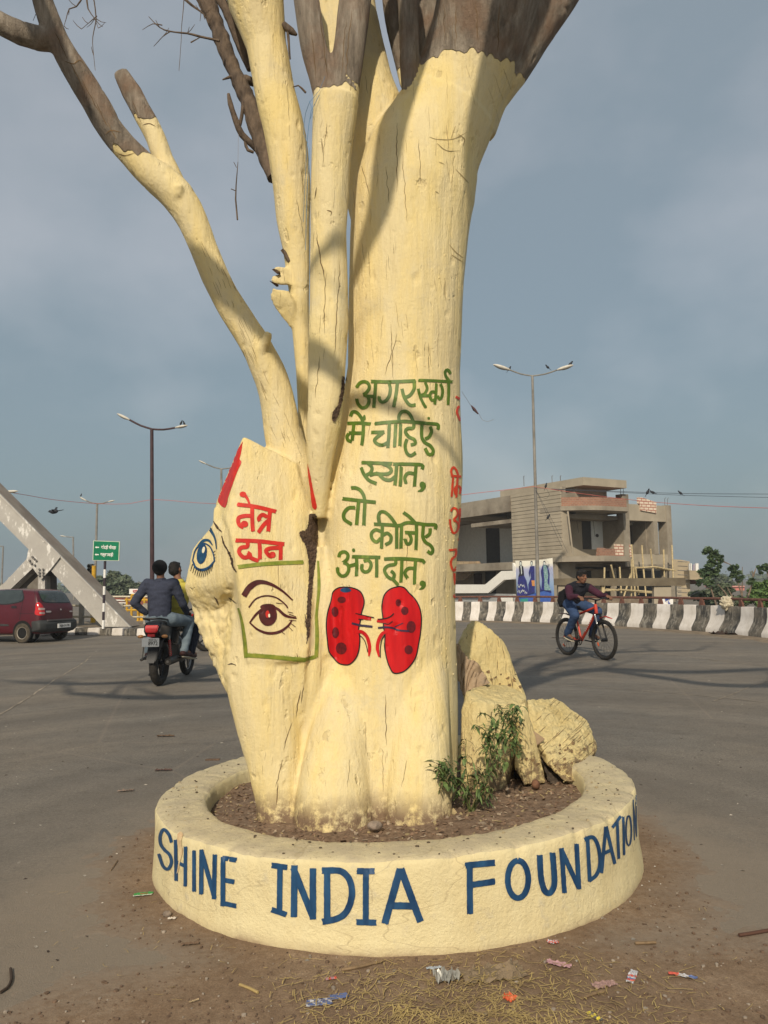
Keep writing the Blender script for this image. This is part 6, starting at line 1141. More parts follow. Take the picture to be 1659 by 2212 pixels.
# ================================================================== VEHICLES
TYRE = mat('tyre_rubber', (.030, .027, .024), .85, scale=20, var=.3); BLK = mat('black_plastic', (.018, .018, .020), .45, var=.2); GLOSSK = mat('black_gloss', (.012, .012, .014), .2, spec=.5); STL = mat('dull_metal', (.22, .21, .20), .4, metal=.7); CHR = mat('bright_metal', (.55, .55, .54), .25, metal=.9)
REDG = mat('tail_lens_red', (.50, .012, .015), .2, spec=.6, var=.2); AMB = mat('indicator_amber', (.55, .25, .08), .25, spec=.6); SPR = mat('red_spring', (.50, .02, .02), .4); PLT = mat('plate_white', (.74, .74, .72), .5, var=.03); INKP = mat('plate_ink', (.02, .02, .02), .6)
def wheel(parent, c, R_, tr, spokes=None, tyre=TYRE, rimm=STL, rimw=.03, knob=False, alloy=0):
    c = Vector(c); t = MB().torus(c, R_ - tr, tr, 'X', 48, 12, ratio=1.0)
    if knob:
        for i in range(56):
            a = 2 * math.pi * i / 56
            for sx in (-1, 1): t.box(c + Vector((sx * tr * .55, math.cos(a) * (R_ - tr * .14), math.sin(a) * (R_ - tr * .14))), (.012, .012, .008), M=Matrix.Rotation(a, 3, 'X'))
    ty = t.build('tyre', tyre, parent)
    rm = MB().torus(c, R_ - 2 * tr + .004, rimw * .5, 'X', 40, 8).build('rim', rimm, parent)
    h = MB(); Mx = Matrix.Rotation(R(90), 3, 'Y'); h.lathe([(0, -.05), (.03, -.05), (.03, .05), (0, .05)], c, 14, Mx)
    if alloy:
        for i in range(alloy):
            a = 2 * math.pi * i / alloy; h.bar(c, c + Vector((0, math.cos(a), math.sin(a))) * (R_ - 2 * tr), .035, .022, Vector((1, 0, 0)))
    elif spokes:
        for i in range(spokes):
            a = 2 * math.pi * i / spokes; h.tube([c + Vector(((.03 if i % 2 else -.03), 0, 0)), c + Vector((0, math.cos(a), math.sin(a))) * (R_ - 2 * tr)], .0016, 3)
    h.build('hub', rimm, parent); return ty
def make_motorcycle(lab, plate=True, body=GLOSSK):
    m = thing('motorcycle', lab, 'motorcycle'); cyl = lambda a, b, r, n=10, **k: MB().tube([Vector(a), Vector(b)], r, n, **k)
    wheel(m, (0, 0, .31), .31, .058, alloy=5, rimm=BLK); wheel(m, (0, 1.28, .31), .31, .045, alloy=5, rimm=STL)
    mb = MB()                                                # rear mudguard under the tail
    for s_ in (0,): mb.hull([Vector(q) for q in ((-.085,-.20,.62),(.085,-.20,.62),(-.085,.02,.68),(.085,.02,.68),(-.07,-.34,.40),(.07,-.34,.40),(-.05,-.36,.33),(.05,-.36,.33),(-.07,-.29,.40),(.07,-.29,.40))])
    mb.build('mudguard', BLK, m, bevel=.01)
    mb = MB().hull([Vector(q) for q in ((-.12,-.30,.84),(.12,-.30,.84),(-.11,-.34,.76),(.11,-.34,.76),(-.09,-.30,.69),(.09,-.30,.69),(-.14,.15,.80),(.14,.15,.80),(-.13,.1,.62),(.13,.1,.62),(-.10,-.24,.89),(.10,-.24,.89))])
    mb.hull([Vector(q) for q in ((-.14,.1,.80),(.14,.1,.80),(-.14,.1,.58),(.14,.1,.58),(-.13,.5,.76),(.13,.5,.76),(-.12,.45,.52),(.12,.45,.52))]); mb.build('tail_cowl', body, m, bevel=.018)
    MB().tube(crom([Vector((-.125,-.05,.90)), Vector((-.115,-.33,.93)), Vector((0,-.37,.93)), Vector((.115,-.33,.93)), Vector((.125,-.05,.90))], .04), .013, 8).build('grab_rail', BLK, m)
    MB().hull([Vector(q) for q in ((-.095,-.335,.84),(.095,-.335,.84),(-.085,-.36,.78),(.085,-.36,.78),(-.07,-.35,.735),(.07,-.35,.735),(-.09,-.27,.84),(.09,-.27,.84),(-.07,-.27,.74),(.07,-.27,.74))]).build('tail_light', REDG, m, bevel=.012)
    MB().box((0,-.345,.705), (.10,.02,.035)).build('reflector', REDG, m, bevel=.004)
    for s_ in (-1, 1):
        MB().ell((s_ * .165,-.29,.69), (.045,.03,.024), 12).build('indicator', AMB, m); cyl((s_ * .08,-.27,.69), (s_ * .13,-.28,.69), .008).build('stalk', BLK, m)
        sp = [Vector((s_ * .125, .03 + .0 + .06 * i / 60 + .012 * math.cos(i * .9), .62 - .22 * i / 60 + 0)) + Vector((.014 * math.sin(i * .9), 0, 0)) for i in range(61)]
        MB().tube(sp, .008, 5).build('shock_spring', SPR, m); cyl((s_ * .125,.02,.68), (s_ * .125,.10,.34), .012).build('shock_rod', CHR, m)
        cyl((s_ * .09,0,.31), (s_ * .10,.48,.36), .018).build('swingarm', BLK, m)
        cyl((s_ * .10,1.30,.31), (s_ * .085,1.06,.80), .022).build('fork_leg', STL, m)
        cyl((s_ * .10,.50,.34), (s_ * .26,.50,.33), .014).build('foot_peg', BLK, m); cyl((s_ * .10,.22,.37), (s_ * .24,.22,.37), .014).build('foot_peg', BLK, m)
        hb = MB().tube(crom([Vector((0,1.02,.97)), Vector((s_ * .12,.99,1.0)), Vector((s_ * .25,.92,1.04)), Vector((s_ * .36,.88,1.02))], .04), .013, 8).build('handlebar', BLK, m); MB().tube([Vector((s_ * .27,.91,1.04)), Vector((s_ * .38,.87,1.02))], .02, 8).build('grip', BLK, hb)
        MB().tube([Vector((s_ * .24,.95,1.04)), Vector((s_ * .30,.95,1.18))], .006, 6).ell((s_ * .32,.95,1.20), (.06,.012,.036), 12).build('mirror', BLK, m)
    if plate:
        p = MB().box((0,-.372,.615), (.235,.008,.115)).build('number_plate', PLT, m, bevel=.003)
        MB().box((0,-.365,.615), (.20,.006,.09)).build('plate_bracket', BLK, m)
        textmesh('RJ20 SU', .040, Matrix.Translation((.035,-.3775,.648)) @ basis((0,0,0), (1,0,0), (0,0,1)), 'plate_lettering', INKP, m, .001, .9, .0)
        textmesh('8972', .072, Matrix.Translation((.035,-.3775,.600)) @ basis((0,0,0), (1,0,0), (0,0,1)), 'plate_lettering', INKP, m, .001, .9, .0008)
    MB().tube([Vector((.15,-.10,.335)), Vector((.15,-.06,.335)), Vector((.15,.28,.34)), Vector((.13,.42,.33)), Vector((.12,.62,.30))], [.045,.055,.052,.03,.022], 14).build('exhaust', mat('exhaust_steel', (.07,.065,.06), .45, metal=.5), m); MB().tube([Vector((.15,-.115,.335)), Vector((.15,-.10,.335))], .018, 10).build('exhaust_tip', STL, m)
    mb = MB().box((0,.62,.40), (.24,.34,.24)).ell((0,.74,.50), (.10,.11,.14), 14).ell((.12,.60,.38), (.05,.12,.12), 14).ell((-.12,.60,.38), (.05,.12,.12), 14)
    mb.build('engine', STL, m, bevel=.01)
    mb = MB().ell((0,.74,.83), (.13,.25,.14), 20).ell((0,.58,.80), (.10,.16,.10), 14); organic('fuel_tank', mb, .02, 4, body, m)
    mb = MB().ell((0,.05,.86), (.135,.28,.05), 18).ell((0,.36,.83), (.12,.26,.055), 18); organic('seat', mb, .018, 3, mat('seat_vinyl', (.02,.02,.022), .6), m)
    mb = MB().ell((0,1.16,.86), (.10,.09,.11), 16); mb.build('headlight_cowl', body, m); MB().ell((0,1.235,.86), (.075,.025,.075), 16).build('headlight', mat('lamp_glass', (.5,.5,.5), .15), m)
    a = [Vector((0, 1.28 + .355 * math.cos(th), .31 + .355 * math.sin(th))) for th in np.linspace(R(20), R(150), 12)]; MB().tube(a, .05, 8, ratio=.35).build('front_mudguard', body, m)
    cyl((-.10,.25,.33), (-.20,.15,.12), .012).build('side_stand', BLK, m); cyl((-.13,.0,.42), (-.22,-.12,.36), .02).build('saree_guard', STL, m)
    MB().tube([Vector((-.12,-.28,.60)), Vector((-.15,-.26,.38)), Vector((-.14,.02,.36))], .007, 6).build('guard_bar', STL, m)
    return m
def place(o, p, heading):
    o.location = p; o.rotation_euler = (0, 0, heading)
mr, mf = G(344, 1481), G(408, 1456); mh = math.atan2(-(mf - mr).x, (mf - mr).y)
bike = make_motorcycle('black motorcycle with red tail light and plate 8972 carrying two men'); 
bike2 = copy_tree(bike); bike2['label'] = 'second motorcycle half hidden behind the left flank of the tree'; bike2['group'] = 'motorcycles on the road'; bike['group'] = 'motorcycles on the road'
place(bike, mr, mh)
w2 = G(447, 1407); place(bike2, w2 + Vector((.0, 0, 0)), R(-72))
for c in list(bike2.children):
    if c.name.split('.')[0] in ('plate_lettering', 'number_plate'): bpy.data.objects.remove(c)
# ------------------------------------------------------------------ people
SKIN = mat('brown_skin', (.20, .095, .055), .6, var=.1, scale=12); HAIR = mat('black_hair', (.012, .010, .009), .65, scale=60, var=.5, bump=.6, bscale=120)
def cap(mb, a, b, ra, rb=None, n=14, ratio=1.0): mb.tube([Vector(a), Vector(a).lerp(Vector(b), .5), Vector(b)], [ra, (ra + (rb or ra)) / 2, rb or ra], n, round_=True, ratio=ratio)
def folds(amp, f=22): return lambda co, n: noise.noise(Vector((co.x * f * .5, co.y * f * .5, co.z * f))) * amp + noise.noise(co * f * 2.2) * amp * .35
def fingers(mb, wrist, d, down, side):
    """palm and five bent fingers; d along the hand, down the curl direction, side towards the thumb"""
    d, down, side = [Vector(v).normalized() for v in (d, down, side)]; w = Vector(wrist)
    palm = w + d * .09; cap(mb, w, palm - d * .02, .026, .030, ratio=.6)
    for k, (o_, l_) in enumerate(((.030, .075), (.010, .083), (-.010, .078), (-.029, .062))):
        a = w + d * .075 + side * o_; b = a + d * l_ * .45 + down * .008; c = b + d * l_ * .25 + down * l_ * .3; e = c + down * l_ * .3 - d * .008
        cap(mb, a - d * .02, b, .0095, .009, 8); cap(mb, b, c, .009, .0085, 8); cap(mb, c, e, .0085, .0075, 8)
    a = w + d * .03 + side * .022; b = a + side * .03 + d * .03; c = b + d * .03 + down * .015; cap(mb, a, b, .012, .010, 8); cap(mb, b, c, .010, .0085, 8)
def person(lab, J, top, leg, shoe, hairm=HAIR, face=True, vest=None, longhair=False, group=None, tr_w=1.0):
    t = thing('person', lab, 'person', (0, 0, 0), group); V3 = {k: Vector(v) for k, v in J.items()}
    hd = V3['head']; fd = V3['face'].normalized(); up = (hd - V3['neck']).normalized(); up = (up + Vector((0, 0, .6))).normalized(); sd = fd.cross(up).normalized(); up = sd.cross(fd).normalized(); M = Matrix((sd, fd, up)).transposed()
    b = MB(); at = lambda x, y, z: hd + M @ Vector((x, y, z))
    b.ell(hd, (.076, .092, .105), 20, M); b.ell(at(0, .025, -.06), (.052, .058, .062), 16, M); cap(b, V3['neck'], hd - up * .05, .055, .052); cap(b, V3['chest'], V3['neck'], .10, .062)
    cap(b, at(0, .092, .012), at(0, .112, -.018), .010, .015, 8); b.ell(at(0, .088, -.052), (.022, .012, .009), 10, M); b.ell(at(0, .078, .032), (.052, .018, .012), 12, M)
    for s_ in (-1, 1): b.ell(at(s_ * .078, -.005, -.005), (.012, .022, .032), 10, M); b.ell(at(s_ * .04, .06, -.02), (.025, .02, .02), 10, M)
    cap(b, V3['pelvis'], V3['chest'], .12, .125)
    for s_ in 'LR':
        cap(b, V3['chest'], V3['sh' + s_], .09, .05); cap(b, V3['sh' + s_], V3['el' + s_], .046, .038); cap(b, V3['el' + s_], V3['wr' + s_], .036, .026)
        fingers(b, V3['wr' + s_], V3['hd' + s_] - V3['wr' + s_], J.get('curl' + s_, (0, 0, -1)), J.get('thumb' + s_, (1 if s_ == 'L' else -1, 0, 0)))
        cap(b, V3['pelvis'], V3['hip' + s_], .10, .08); cap(b, V3['hip' + s_], V3['kn' + s_], .075, .055); cap(b, V3['kn' + s_], V3['an' + s_], .052, .036); cap(b, V3['an' + s_], V3['toe' + s_], .036, .028)
    organic('body', b, .0085, 2, SKIN, t)
    for s_ in (-1, 1):
        MB().ell(at(s_ * .031, .082, .012), (.013, .008, .008), 10, M).build('eye', mat('eye_dark', (.03, .02, .018), .3), t); cap(q := MB(), at(s_ * .015, .093, .032), at(s_ * .05, .078, .034), .005, .004, 6); q.build('eyebrow', HAIR, t)
    MB().ell(at(0, .098, -.052), (.022, .005, .004), 10, M).build('mouth', mat('lips', (.16, .05, .04), .5), t)
    h = MB(); h.ell(at(0, -.012, .032), (.086, .100, .098), 18, M); h.ell(at(0, -.04, -.005), (.083, .075, .085), 16, M); h.ell(at(0, .045, .085), (.062, .05, .035), 14, M)
    hh = organic('hair', h, .009, 2, hairm, t, disp=lambda co, n: noise.noise(co * 45) * .006 + noise.noise(co * 90) * .004)
    # clothes
    j = MB(); cap(j, V3['pelvis'] + Vector((0, 0, .02)), V3['chest'], .155, .172, 20, .85); cap(j, V3['chest'], V3['neck'] - up * .03, .165, .075, 18, .85)
    for s_ in 'LR': cap(j, V3['chest'] + Vector((0, 0, .06)), V3['sh' + s_], .115, .078)
    if vest: organic('vest', j, .014, 4, vest, t, disp=folds(.006)); j = MB(); j2 = None
    for s_ in 'LR':
        if vest: j = MB()
        cap(j, V3['sh' + s_], V3['el' + s_], .076, .060); cap(j, V3['el' + s_], V3['wr' + s_].lerp(V3['el' + s_], .08), .060, .043)
        if vest: organic('sleeve', j, .012, 3, top, t, disp=folds(.006))
    if not vest:
        organic('jacket', j, .014, 4, top, t, disp=folds(.010))
    c = MB(); c.tube([V3['neck'] - up * .035, V3['neck'] + up * .012], [.085, .070], 18).build('collar', vest or top, t)
    p = MB(); cap(p, V3['pelvis'] + Vector((0, 0, .05)), V3['pelvis'] - Vector((0, 0, .02)), .145, .15, 18, .9)
    for s_ in 'LR': cap(p, V3['pelvis'], V3['hip' + s_], .13, .105 * tr_w); cap(p, V3['hip' + s_], V3['kn' + s_], .105 * tr_w, .075 * tr_w); cap(p, V3['kn' + s_], V3['an' + s_].lerp(V3['kn' + s_], .04), .076 * tr_w, .062 * tr_w)
    organic('trousers', p, .013, 4, leg, t, disp=folds(.007, 16))
    for s_ in 'LR':
        q = MB(); a, e = V3['an' + s_], V3['toe' + s_]; d = (e - a); d.z *= .5; cap(q, a - d * .25 + Vector((0, 0, -.035)), a + d * .9 + Vector((0, 0, -.045)), .045, .038, 14, .8); cap(q, a, a - Vector((0, 0, .03)), .048, .045); sh_ = organic('shoe', q, .011, 2, shoe[0], t)
        q = MB(); q.tube([a - d * .42 + Vector((0, 0, -.082)), a + d * .3 + Vector((0, 0, -.085)), a + d * 1.15 + Vector((0, 0, -.085))], [.034, .043, .03], 12, ratio=.32); q.build('sole', shoe[1], sh_)
    return t
GREY = mat('charcoal_jacket', (.036, .042, .068), .9, var=.15, scale=40); YELS = mat('yellow_shirt', (.50, .42, .07), .85, var=.1); JEAN = mat('pale_jeans', (.17, .215, .25), .9, scale=9, var=.25, c2=(.10, .135, .17)); NAVP = mat('dark_track_pants', (.015, .017, .028), .85); SHOEB = mat('brown_shoe', (.05, .02, .018), .6); SOLEW = mat('pale_sole', (.50, .45, .34), .7)
rider1 = person('man riding pillion in a charcoal jacket and pale jeans, seen from behind', dict(pelvis=(-.01,.02,.93), chest=(-.02,.04,1.27), neck=(-.015,.06,1.46), head=(-.03,.07,1.60), face=(-.1,1,-.05),
   shL=(-.20,.05,1.40), shR=(.18,.05,1.40), elL=(-.36,-.02,1.14), elR=(.27,.16,1.11), wrL=(-.22,.10,.98), wrR=(.26,.40,.98), hdL=(-.15,.25,.95), hdR=(.26,.60,.96), hipL=(-.13,.06,.90), hipR=(.13,.06,.90), knL=(-.27,.45,.80), knR=(.27,.50,.86), anL=(-.24,.24,.43), anR=(.24,.33,.44), toeL=(-.26,.42,.40), toeR=(.26,.52,.40)), GREY, JEAN, (SHOEB, SOLEW), tr_w=.98)
for z_, m_ in ((.885, mat('jacket_band', (.13, .14, .16), .8)),): MB().tube([Vector((.155 * math.cos(a) - .01, .02 + .14 * math.sin(a), z_ + .03)) for a in np.linspace(0, 6.28, 24)], .006, 5).build('hem_band', m_, rider1)
MB().ell((-.03, .055, 1.628), (.104, .116, .108), 18).build('woollen_cap', mat('black_cap', (.008, .008, .009), .9, bump=.5, bscale=200), rider1)
rider2 = person('man driving the black motorcycle in a yellow shirt and dark trousers', dict(pelvis=(.04,.46,.92), chest=(.10,.50,1.24), neck=(.085,.55,1.44), head=(.03,.58,1.60), face=(.35,1,0),
   shL=(-.14,.52,1.36), shR=(.32,.52,1.36), elL=(-.34,.62,1.12), elR=(.47,.64,1.10), wrL=(-.33,.82,1.05), wrR=(.34,.84,1.06), hdL=(-.33,.95,1.05), hdR=(.33,.97,1.05), hipL=(-.12,.48,.90), hipR=(.13,.48,.90), knL=(-.25,.86,.74), knR=(.27,.86,.76), anL=(-.22,.58,.40), anR=(.27,.56,.40), toeL=(-.24,.76,.36), toeR=(.28,.75,.36)), YELS, NAVP, (SHOEB, SOLEW), tr_w=1.02)
for r_ in (rider1, rider2, bike): place(r_, mr, mh); r_.scale = (1.06, 1.06, 1.06)
# bicycle and cyclist
FR = mat('orange_red_frame', (.62, .060, .028), .35, spec=.5, var=.08)
cy = thing('bicycle', 'orange red mountain bicycle with knobbly tyres and black fork ridden to the right', 'bicycle'); cyl = lambda a, b, r, n=10: MB().tube([Vector(a), Vector(b)], r, n)
wheel(cy, (0, 0, .335), .335, .030, spokes=28, rimm=BLK, knob=True); wheel(cy, (0, 1.08, .335), .335, .030, spokes=28, rimm=BLK, knob=True)
for a, b, r_, nm in (((0,.44,.29),(0,.90,.80),.026,'down_tube'),((0,.30,.72),(0,.88,.88),.020,'top_tube'),((0,.44,.29),(0,.28,.80),.018,'seat_tube'),((0,.90,.76),(0,.875,.93),.028,'head_tube')): cyl(a, b, r_, 12).build(nm, FR, cy)
for s_ in (-1, 1):
    cyl((s_ * .055,0,.335), (s_ * .03,.44,.29), .012).build('chain_stay', FR, cy); cyl((s_ * .055,0,.335), (s_ * .02,.30,.70), .010).build('seat_stay', FR, cy)
    cyl((s_ * .055,1.08,.335), (s_ * .055,.97,.62), .014).build('fork_slider', BLK, cy); cyl((s_ * .055,.98,.60), (s_ * .055,.92,.76), .019).build('fork_leg', CHR if s_ > 0 else BLK, cy)
cyl((-.07,.92,.76), (.07,.92,.76), .016).build('fork_crown', BLK, cy); cyl((0,.875,.93), (0,.89,1.00), .016).build('stem', BLK, cy)
MB().tube(crom([Vector((-.31,.86,1.02)), Vector((-.14,.90,1.03)), Vector((0,.93,1.0)), Vector((.14,.90,1.03)), Vector((.31,.86,1.02))], .04), .013, 8).build('handlebar', BLK, cy)
for s_ in (-1, 1): cyl((s_ * .20,.88,1.035), (s_ * .32,.855,1.02), .018).build('grip', BLK, cy); cyl((s_ * .18,.91,1.01), (s_ * .29,.95,.99), .006, 5).build('brake_lever', BLK, cy)
MB().hull([Vector(q) for q in ((-.08,.16,.90),(.08,.16,.90),(-.08,.16,.86),(.08,.16,.86),(-.02,.42,.89),(.02,.42,.89),(-.02,.42,.86),(.02,.42,.86))]).build('saddle', BLK, cy, bevel=.012); cyl((0,.28,.79), (0,.27,.87), .014).build('seat_post', CHR, cy)
MB().tube([Vector((0,.20,.70)), Vector((0,0,.745)), Vector((0,-.22,.74))], [.03,.034,.02], 8, ratio=.3).build('rear_fender', mat('maroon_fender', (.09, .018, .02), .5), cy); MB().tube([Vector((0,1.0,.70)), Vector((0,1.14,.73)), Vector((0,1.30,.70))], [.03,.034,.02], 8, ratio=.3).build('front_fender', FR, cy)
g = MB().torus((.05,.44,.29), .078, .007, 'X', 28, 6)
for i in range(5): a = i * 1.257; g.bar(Vector((.05,.44,.29)), Vector((.05,.44 + .075 * math.cos(a), .29 + .075 * math.sin(a))), .018, .006, Vector((1,0,0)))
g.build('chainring', BLK, cy)
for s_, dy in ((1, -.17), (-1, .17)): cyl((s_ * .07,.44,.29), (s_ * .08,.44 + dy,.275), .011, 8).build('crank_arm', BLK, cy); MB().box((s_ * .13,.44 + dy,.272), (.09,.07,.02)).build('pedal', BLK, cy, bevel=.004)
for c_, ang in (((0, 0), .9), ((0, 0), 4.2), ((0, 1.08), 3.6)): MB().box((0, c_[1] + .19 * math.cos(ang), .335 + .19 * math.sin(ang)), (.02,.07,.028), M=Matrix.Rotation(ang + 1.57, 3, 'X')).build('wheel_reflector', mat('reflector_orange', (.55, .10, .03), .3), cy, bevel=.005)
for i in range(7): MB().box((.028, .60 + i * .030, .465 + i * .033), (.004, .014, .02), M=Matrix.Rotation(.83, 3, 'X')).build('frame_decal', PLT, cy)
cr_, cf_ = G(1226, 1415), G(1316, 1427); ch_ = math.atan2(-(cf_ - cr_).x, (cf_ - cr_).y)
MAR = mat('maroon_sleeve', (.055, .014, .030), .85, var=.15); VST = mat('black_vest', (.010, .010, .016), .8, var=.2); BJ = mat('blue_jeans', (.040, .075, .165), .9, scale=8, var=.25, c2=(.025, .048, .11)); SNK = mat('grey_sneaker', (.06, .065, .08), .7)
cyc = person('young man cycling in a dark vest with maroon sleeves and blue jeans', dict(pelvis=(0,.22,.95), chest=(.0,.35,1.16), neck=(0,.455,1.29), head=(0,.525,1.405), face=(-.05,1,-.12),
   shL=(-.21,.42,1.21), shR=(.21,.42,1.21), elL=(-.31,.64,1.07), elR=(.32,.60,1.05), wrL=(-.30,.80,1.07), wrR=(.29,.79,1.07), hdL=(-.30,.90,1.05), hdR=(.29,.89,1.05), hipL=(-.12,.27,.92), hipR=(.12,.27,.92), knL=(-.18,.70,.80), knR=(.19,.55,.74), anL=(-.14,.56,.40), anR=(.14,.22,.40), toeL=(-.15,.72,.345), toeR=(.15,.38,.33)), MAR, BJ, (SNK, SOLEW), vest=VST, tr_w=1.05)
mb = MB(); mb.hull([Vector(q) for q in ((-.15,.16,1.20),(.15,.16,1.20),(-.15,.0,1.14),(.15,.0,1.14),(-.15,-.06,.98),(.15,-.06,.98),(-.14,-.02,.86),(.14,-.02,.86),(-.15,.12,.90),(.15,.12,.90),(-.15,.28,1.20),(.15,.28,1.20))])
bag = organic('backpack', mb, .018, 6, mat('black_backpack', (.010, .009, .011), .8), None, disp=folds(.008)); tag(bag, 'black backpack worn on the back of the cyclist', 'backpack')
MB().torus((-.30,.76,1.085), .034, .008, 'Y', 16, 6).build('wristwatch', BLK, cyc)
for o in (cy, cyc, bag): place(o, cr_, ch_); o.scale = (1.07, 1.07, 1.07)
# ------------------------------------------------------------------ red hatchback
C5 = crop(0, 2280, .19289); WL = G(52, 1389); th = R(72.5); rv = Vector((math.cos(th), math.sin(th), 0)); hv = Vector((-math.sin(th), math.cos(th), 0))
car = thing('hatchback_car', 'dark red hatchback car cut off by the left edge of the photo', 'car', WL)
CAR = mat('dark_red_car_paint', (.072, .006, .012), .32, spec=.5, var=.12, scale=2); GLS = mat('tinted_glass', (.035, .045, .045), .12, spec=.8, var=.2, scale=2); BUM = mat('dusty_black_bumper', (.040, .042, .042), .7, scale=3, var=.3)
def cl_(a, b, z): return WL + hv * a + rv * b + Vector((0, 0, z))
secs = [(-.52,.28,.60,.80,.58,.84),(-.50,.24,.66,.88,.63,.93),(-.44,.22,.70,.90,.645,1.08),(-.33,.22,.72,.90,.60,1.30),(-.25,.22,.73,.91,.575,1.385),(-.12,.22,.735,.91,.565,1.425),(.3,.20,.74,.92,.565,1.45),(.9,.20,.74,.92,.57,1.46),(1.5,.20,.74,.92,.56,1.44),(1.9,.20,.74,.92,.55,1.32),(2.35,.22,.735,.90,.62,.97),(2.8,.24,.70,.84,.60,.88),(2.95,.28,.62,.66,.56,.70)]
vs = []; 
for a, zb, w_, zl, wr, zr in secs:
    half = [(0, zb), (w_ * .55, zb), (w_ * .93, zb + .01), (w_, zb + .09), (w_ * 1.005, .48), (w_ * .995, .68), (w_ * .965, zl), ((w_ * .965 + wr) / 2 + .012, (zl + zr) / 2), (wr, max(zl, zr - .06)), (wr * .9, zr - .015), (wr * .6, zr), (0, zr + .004)]
    ring = [(x, z) for x, z in half] + [(-x, z) for x, z in half[-2:0:-1]]; vs += [cl_(a, .66 + x, z) for x, z in ring]; K = len(ring)
n = len(secs); fs = [(i * K + j, i * K + (j + 1) % K, (i + 1) * K + (j + 1) % K, (i + 1) * K + j) for i in range(n - 1) for j in range(K)] + [tuple(range(K))[::-1], tuple((n - 1) * K + j for j in range(K))]
body = MB().add(vs, fs).build('body', CAR, car, angle=50)
sb = body.modifiers.new('sub', 'SUBSURF'); sb.levels = 2; sb.render_levels = 2
me = bpy.data.meshes.new_from_object(body.evaluated_get(bpy.context.evaluated_depsgraph_get())); body.modifiers.clear(); body.data = me
PC = Painter(body, car)
def cfill(name, pts, m, off=.006, lab=None): mb = MB(); PC.fill(mb, C5(*pts), off, 1.6, 0); return mb.build(name, m, car, smooth=False, fix=False, label=lab)
cfill('rear_window_seal', [(780,330),(1060,320),(1250,350),(1355,420),(1440,550),(1490,672),(955,680),(865,630),(815,535),(785,430)], BLK, .004); cfill('rear_window', [(797,347),(1060,337),(1240,367),(1338,432),(1420,560),(1465,660),(960,664),(880,620),(832,530),(803,430)], GLS, .008)
cfill('side_window_seal', [(-60,350),(440,362),(475,420),(455,655),(-60,700)], BLK, .004); cfill('side_window', [(-60,362),(430,374),(458,425),(438,640),(-60,686)], GLS, .008)
cfill('tail_light', [(742,705),(800,668),(865,715),(905,790),(922,850),(918,935),(735,925),(735,800)], REDG, .010); cfill('tail_light_lens', [(800,785),(918,790),(920,825),(802,828)], mat('lens_clear', (.42, .30, .28), .2), .013); cfill('tail_light_lens', [(822,870),(918,878),(916,912),(820,908)], MATS['lens_clear'], .013)
for pts in (((475,380),(470,640),(430,900),(400,1040)), ((690,330),(720,470),(755,650)), ((400,900),(720,905))): w_ = MB(); PC.stroke(w_, C5(*pts), .7, .005, 1.5); w_.build('panel_gap', BLK, car, smooth=False, fix=False)
w_ = MB(); PC.stroke(w_, C5((240,770),(340,768)), 5, .012, 1.5); w_.build('door_handle', BLK, car, smooth=False, fix=False); w_ = MB(); PC.stroke(w_, C5((-40,1140),(180,1143)), 4, .010, 1.5); w_.build('side_strip', BUM, car, smooth=False, fix=False)
cfill('badge', [(950,848),(1050,845),(1050,878),(952,878)], mat('badge_silver', (.5, .45, .45), .4), .009); cfill('badge', [(1435,848),(1500,845),(1500,866),(1440,866)], MATS['badge_silver'], .009); cfill('emblem', [(1240,805),(1270,800),(1275,830),(1245,832)], MATS['badge_silver'], .009)
mb = MB(); 
for dz, da in ((0, 0),): mb.hull([cl_(a, .66 + b, z) for a, b, z in ((-.62,-.55,.34),(-.62,.55,.34),(-.63,-.55,.52),(-.63,.55,.52),(-.57,-.74,.36),(-.57,.74,.36),(-.56,-.75,.54),(-.56,.75,.54),(-.50,-.66,.62),(-.50,.66,.62),(-.30,-.745,.30),(-.30,.745,.30),(-.28,-.75,.58),(-.28,.75,.58),(-.55,-.60,.26),(-.55,.60,.26))])
organic('rear_bumper', mb, .025, 5, BUM, car)
pc = cl_(-.655, .78, .43); px = rv; MB().prism([pc + px * x + Vector((0, 0, z)) - hv * 0 for x, z in ((-.25, -.058), (.25, -.058), (.25, .058), (-.25, .058))], hv * .02).build('number_plate', PLT, car, smooth=False); textmesh('RJ20 CA 1744', .082, Matrix.Translation(pc - hv * .006) @ basis((0, 0, 0), px, (0, 0, 1)), 'plate_lettering', INKP, car, .001, .80, .001)
MB().bar(cl_(-.60, .18, .60), cl_(-.60, 1.16, .60), .03, .03).build('boot_lip', mat('lip_grey', (.12, .10, .10), .6), car)
Mw = Matrix((hv, rv, Vector((0, 0, 1)))).transposed()
def cwheel(a, b):
    c = cl_(a, b, .27); MX = Matrix((hv, Vector((0, 0, 1)), rv)).transposed()
    MB().lathe([(.16, -.075), (.245, -.075), (.268, -.055), (.272, -.02), (.272, .03), (.265, .06), (.24, .075), (.16, .075)], c, 36, MX).build('tyre', mat('dusty_tyre', (.075, .062, .045), .9, scale=8, var=.3), car); s_ = -1 if b < .6 else 1
    rm = MB().lathe([(0, s_ * .05), (.03, s_ * .055), (.045, s_ * .03), (.085, s_ * .05), (.105, s_ * .035), (.135, s_ * .03), (.150, s_ * .07), (.168, s_ * .076), (.168, s_ * .05), (.165, 0)], c, 36, MX).build('rim', mat('steel_rim', (.40, .36, .30), .45, metal=.3, dirt=.3), car)
    for i in range(8): th_ = i * math.pi / 4; p = c + hv * .112 * math.cos(th_) + Vector((0, 0, .112 * math.sin(th_))) + rv * s_ * .036; MB().ell(p, .012, 8).build('rim_hole', BLK, rm)
cwheel(0, -.02); cwheel(0, 1.34); cwheel(2.36, -.02); cwheel(2.36, 1.34)
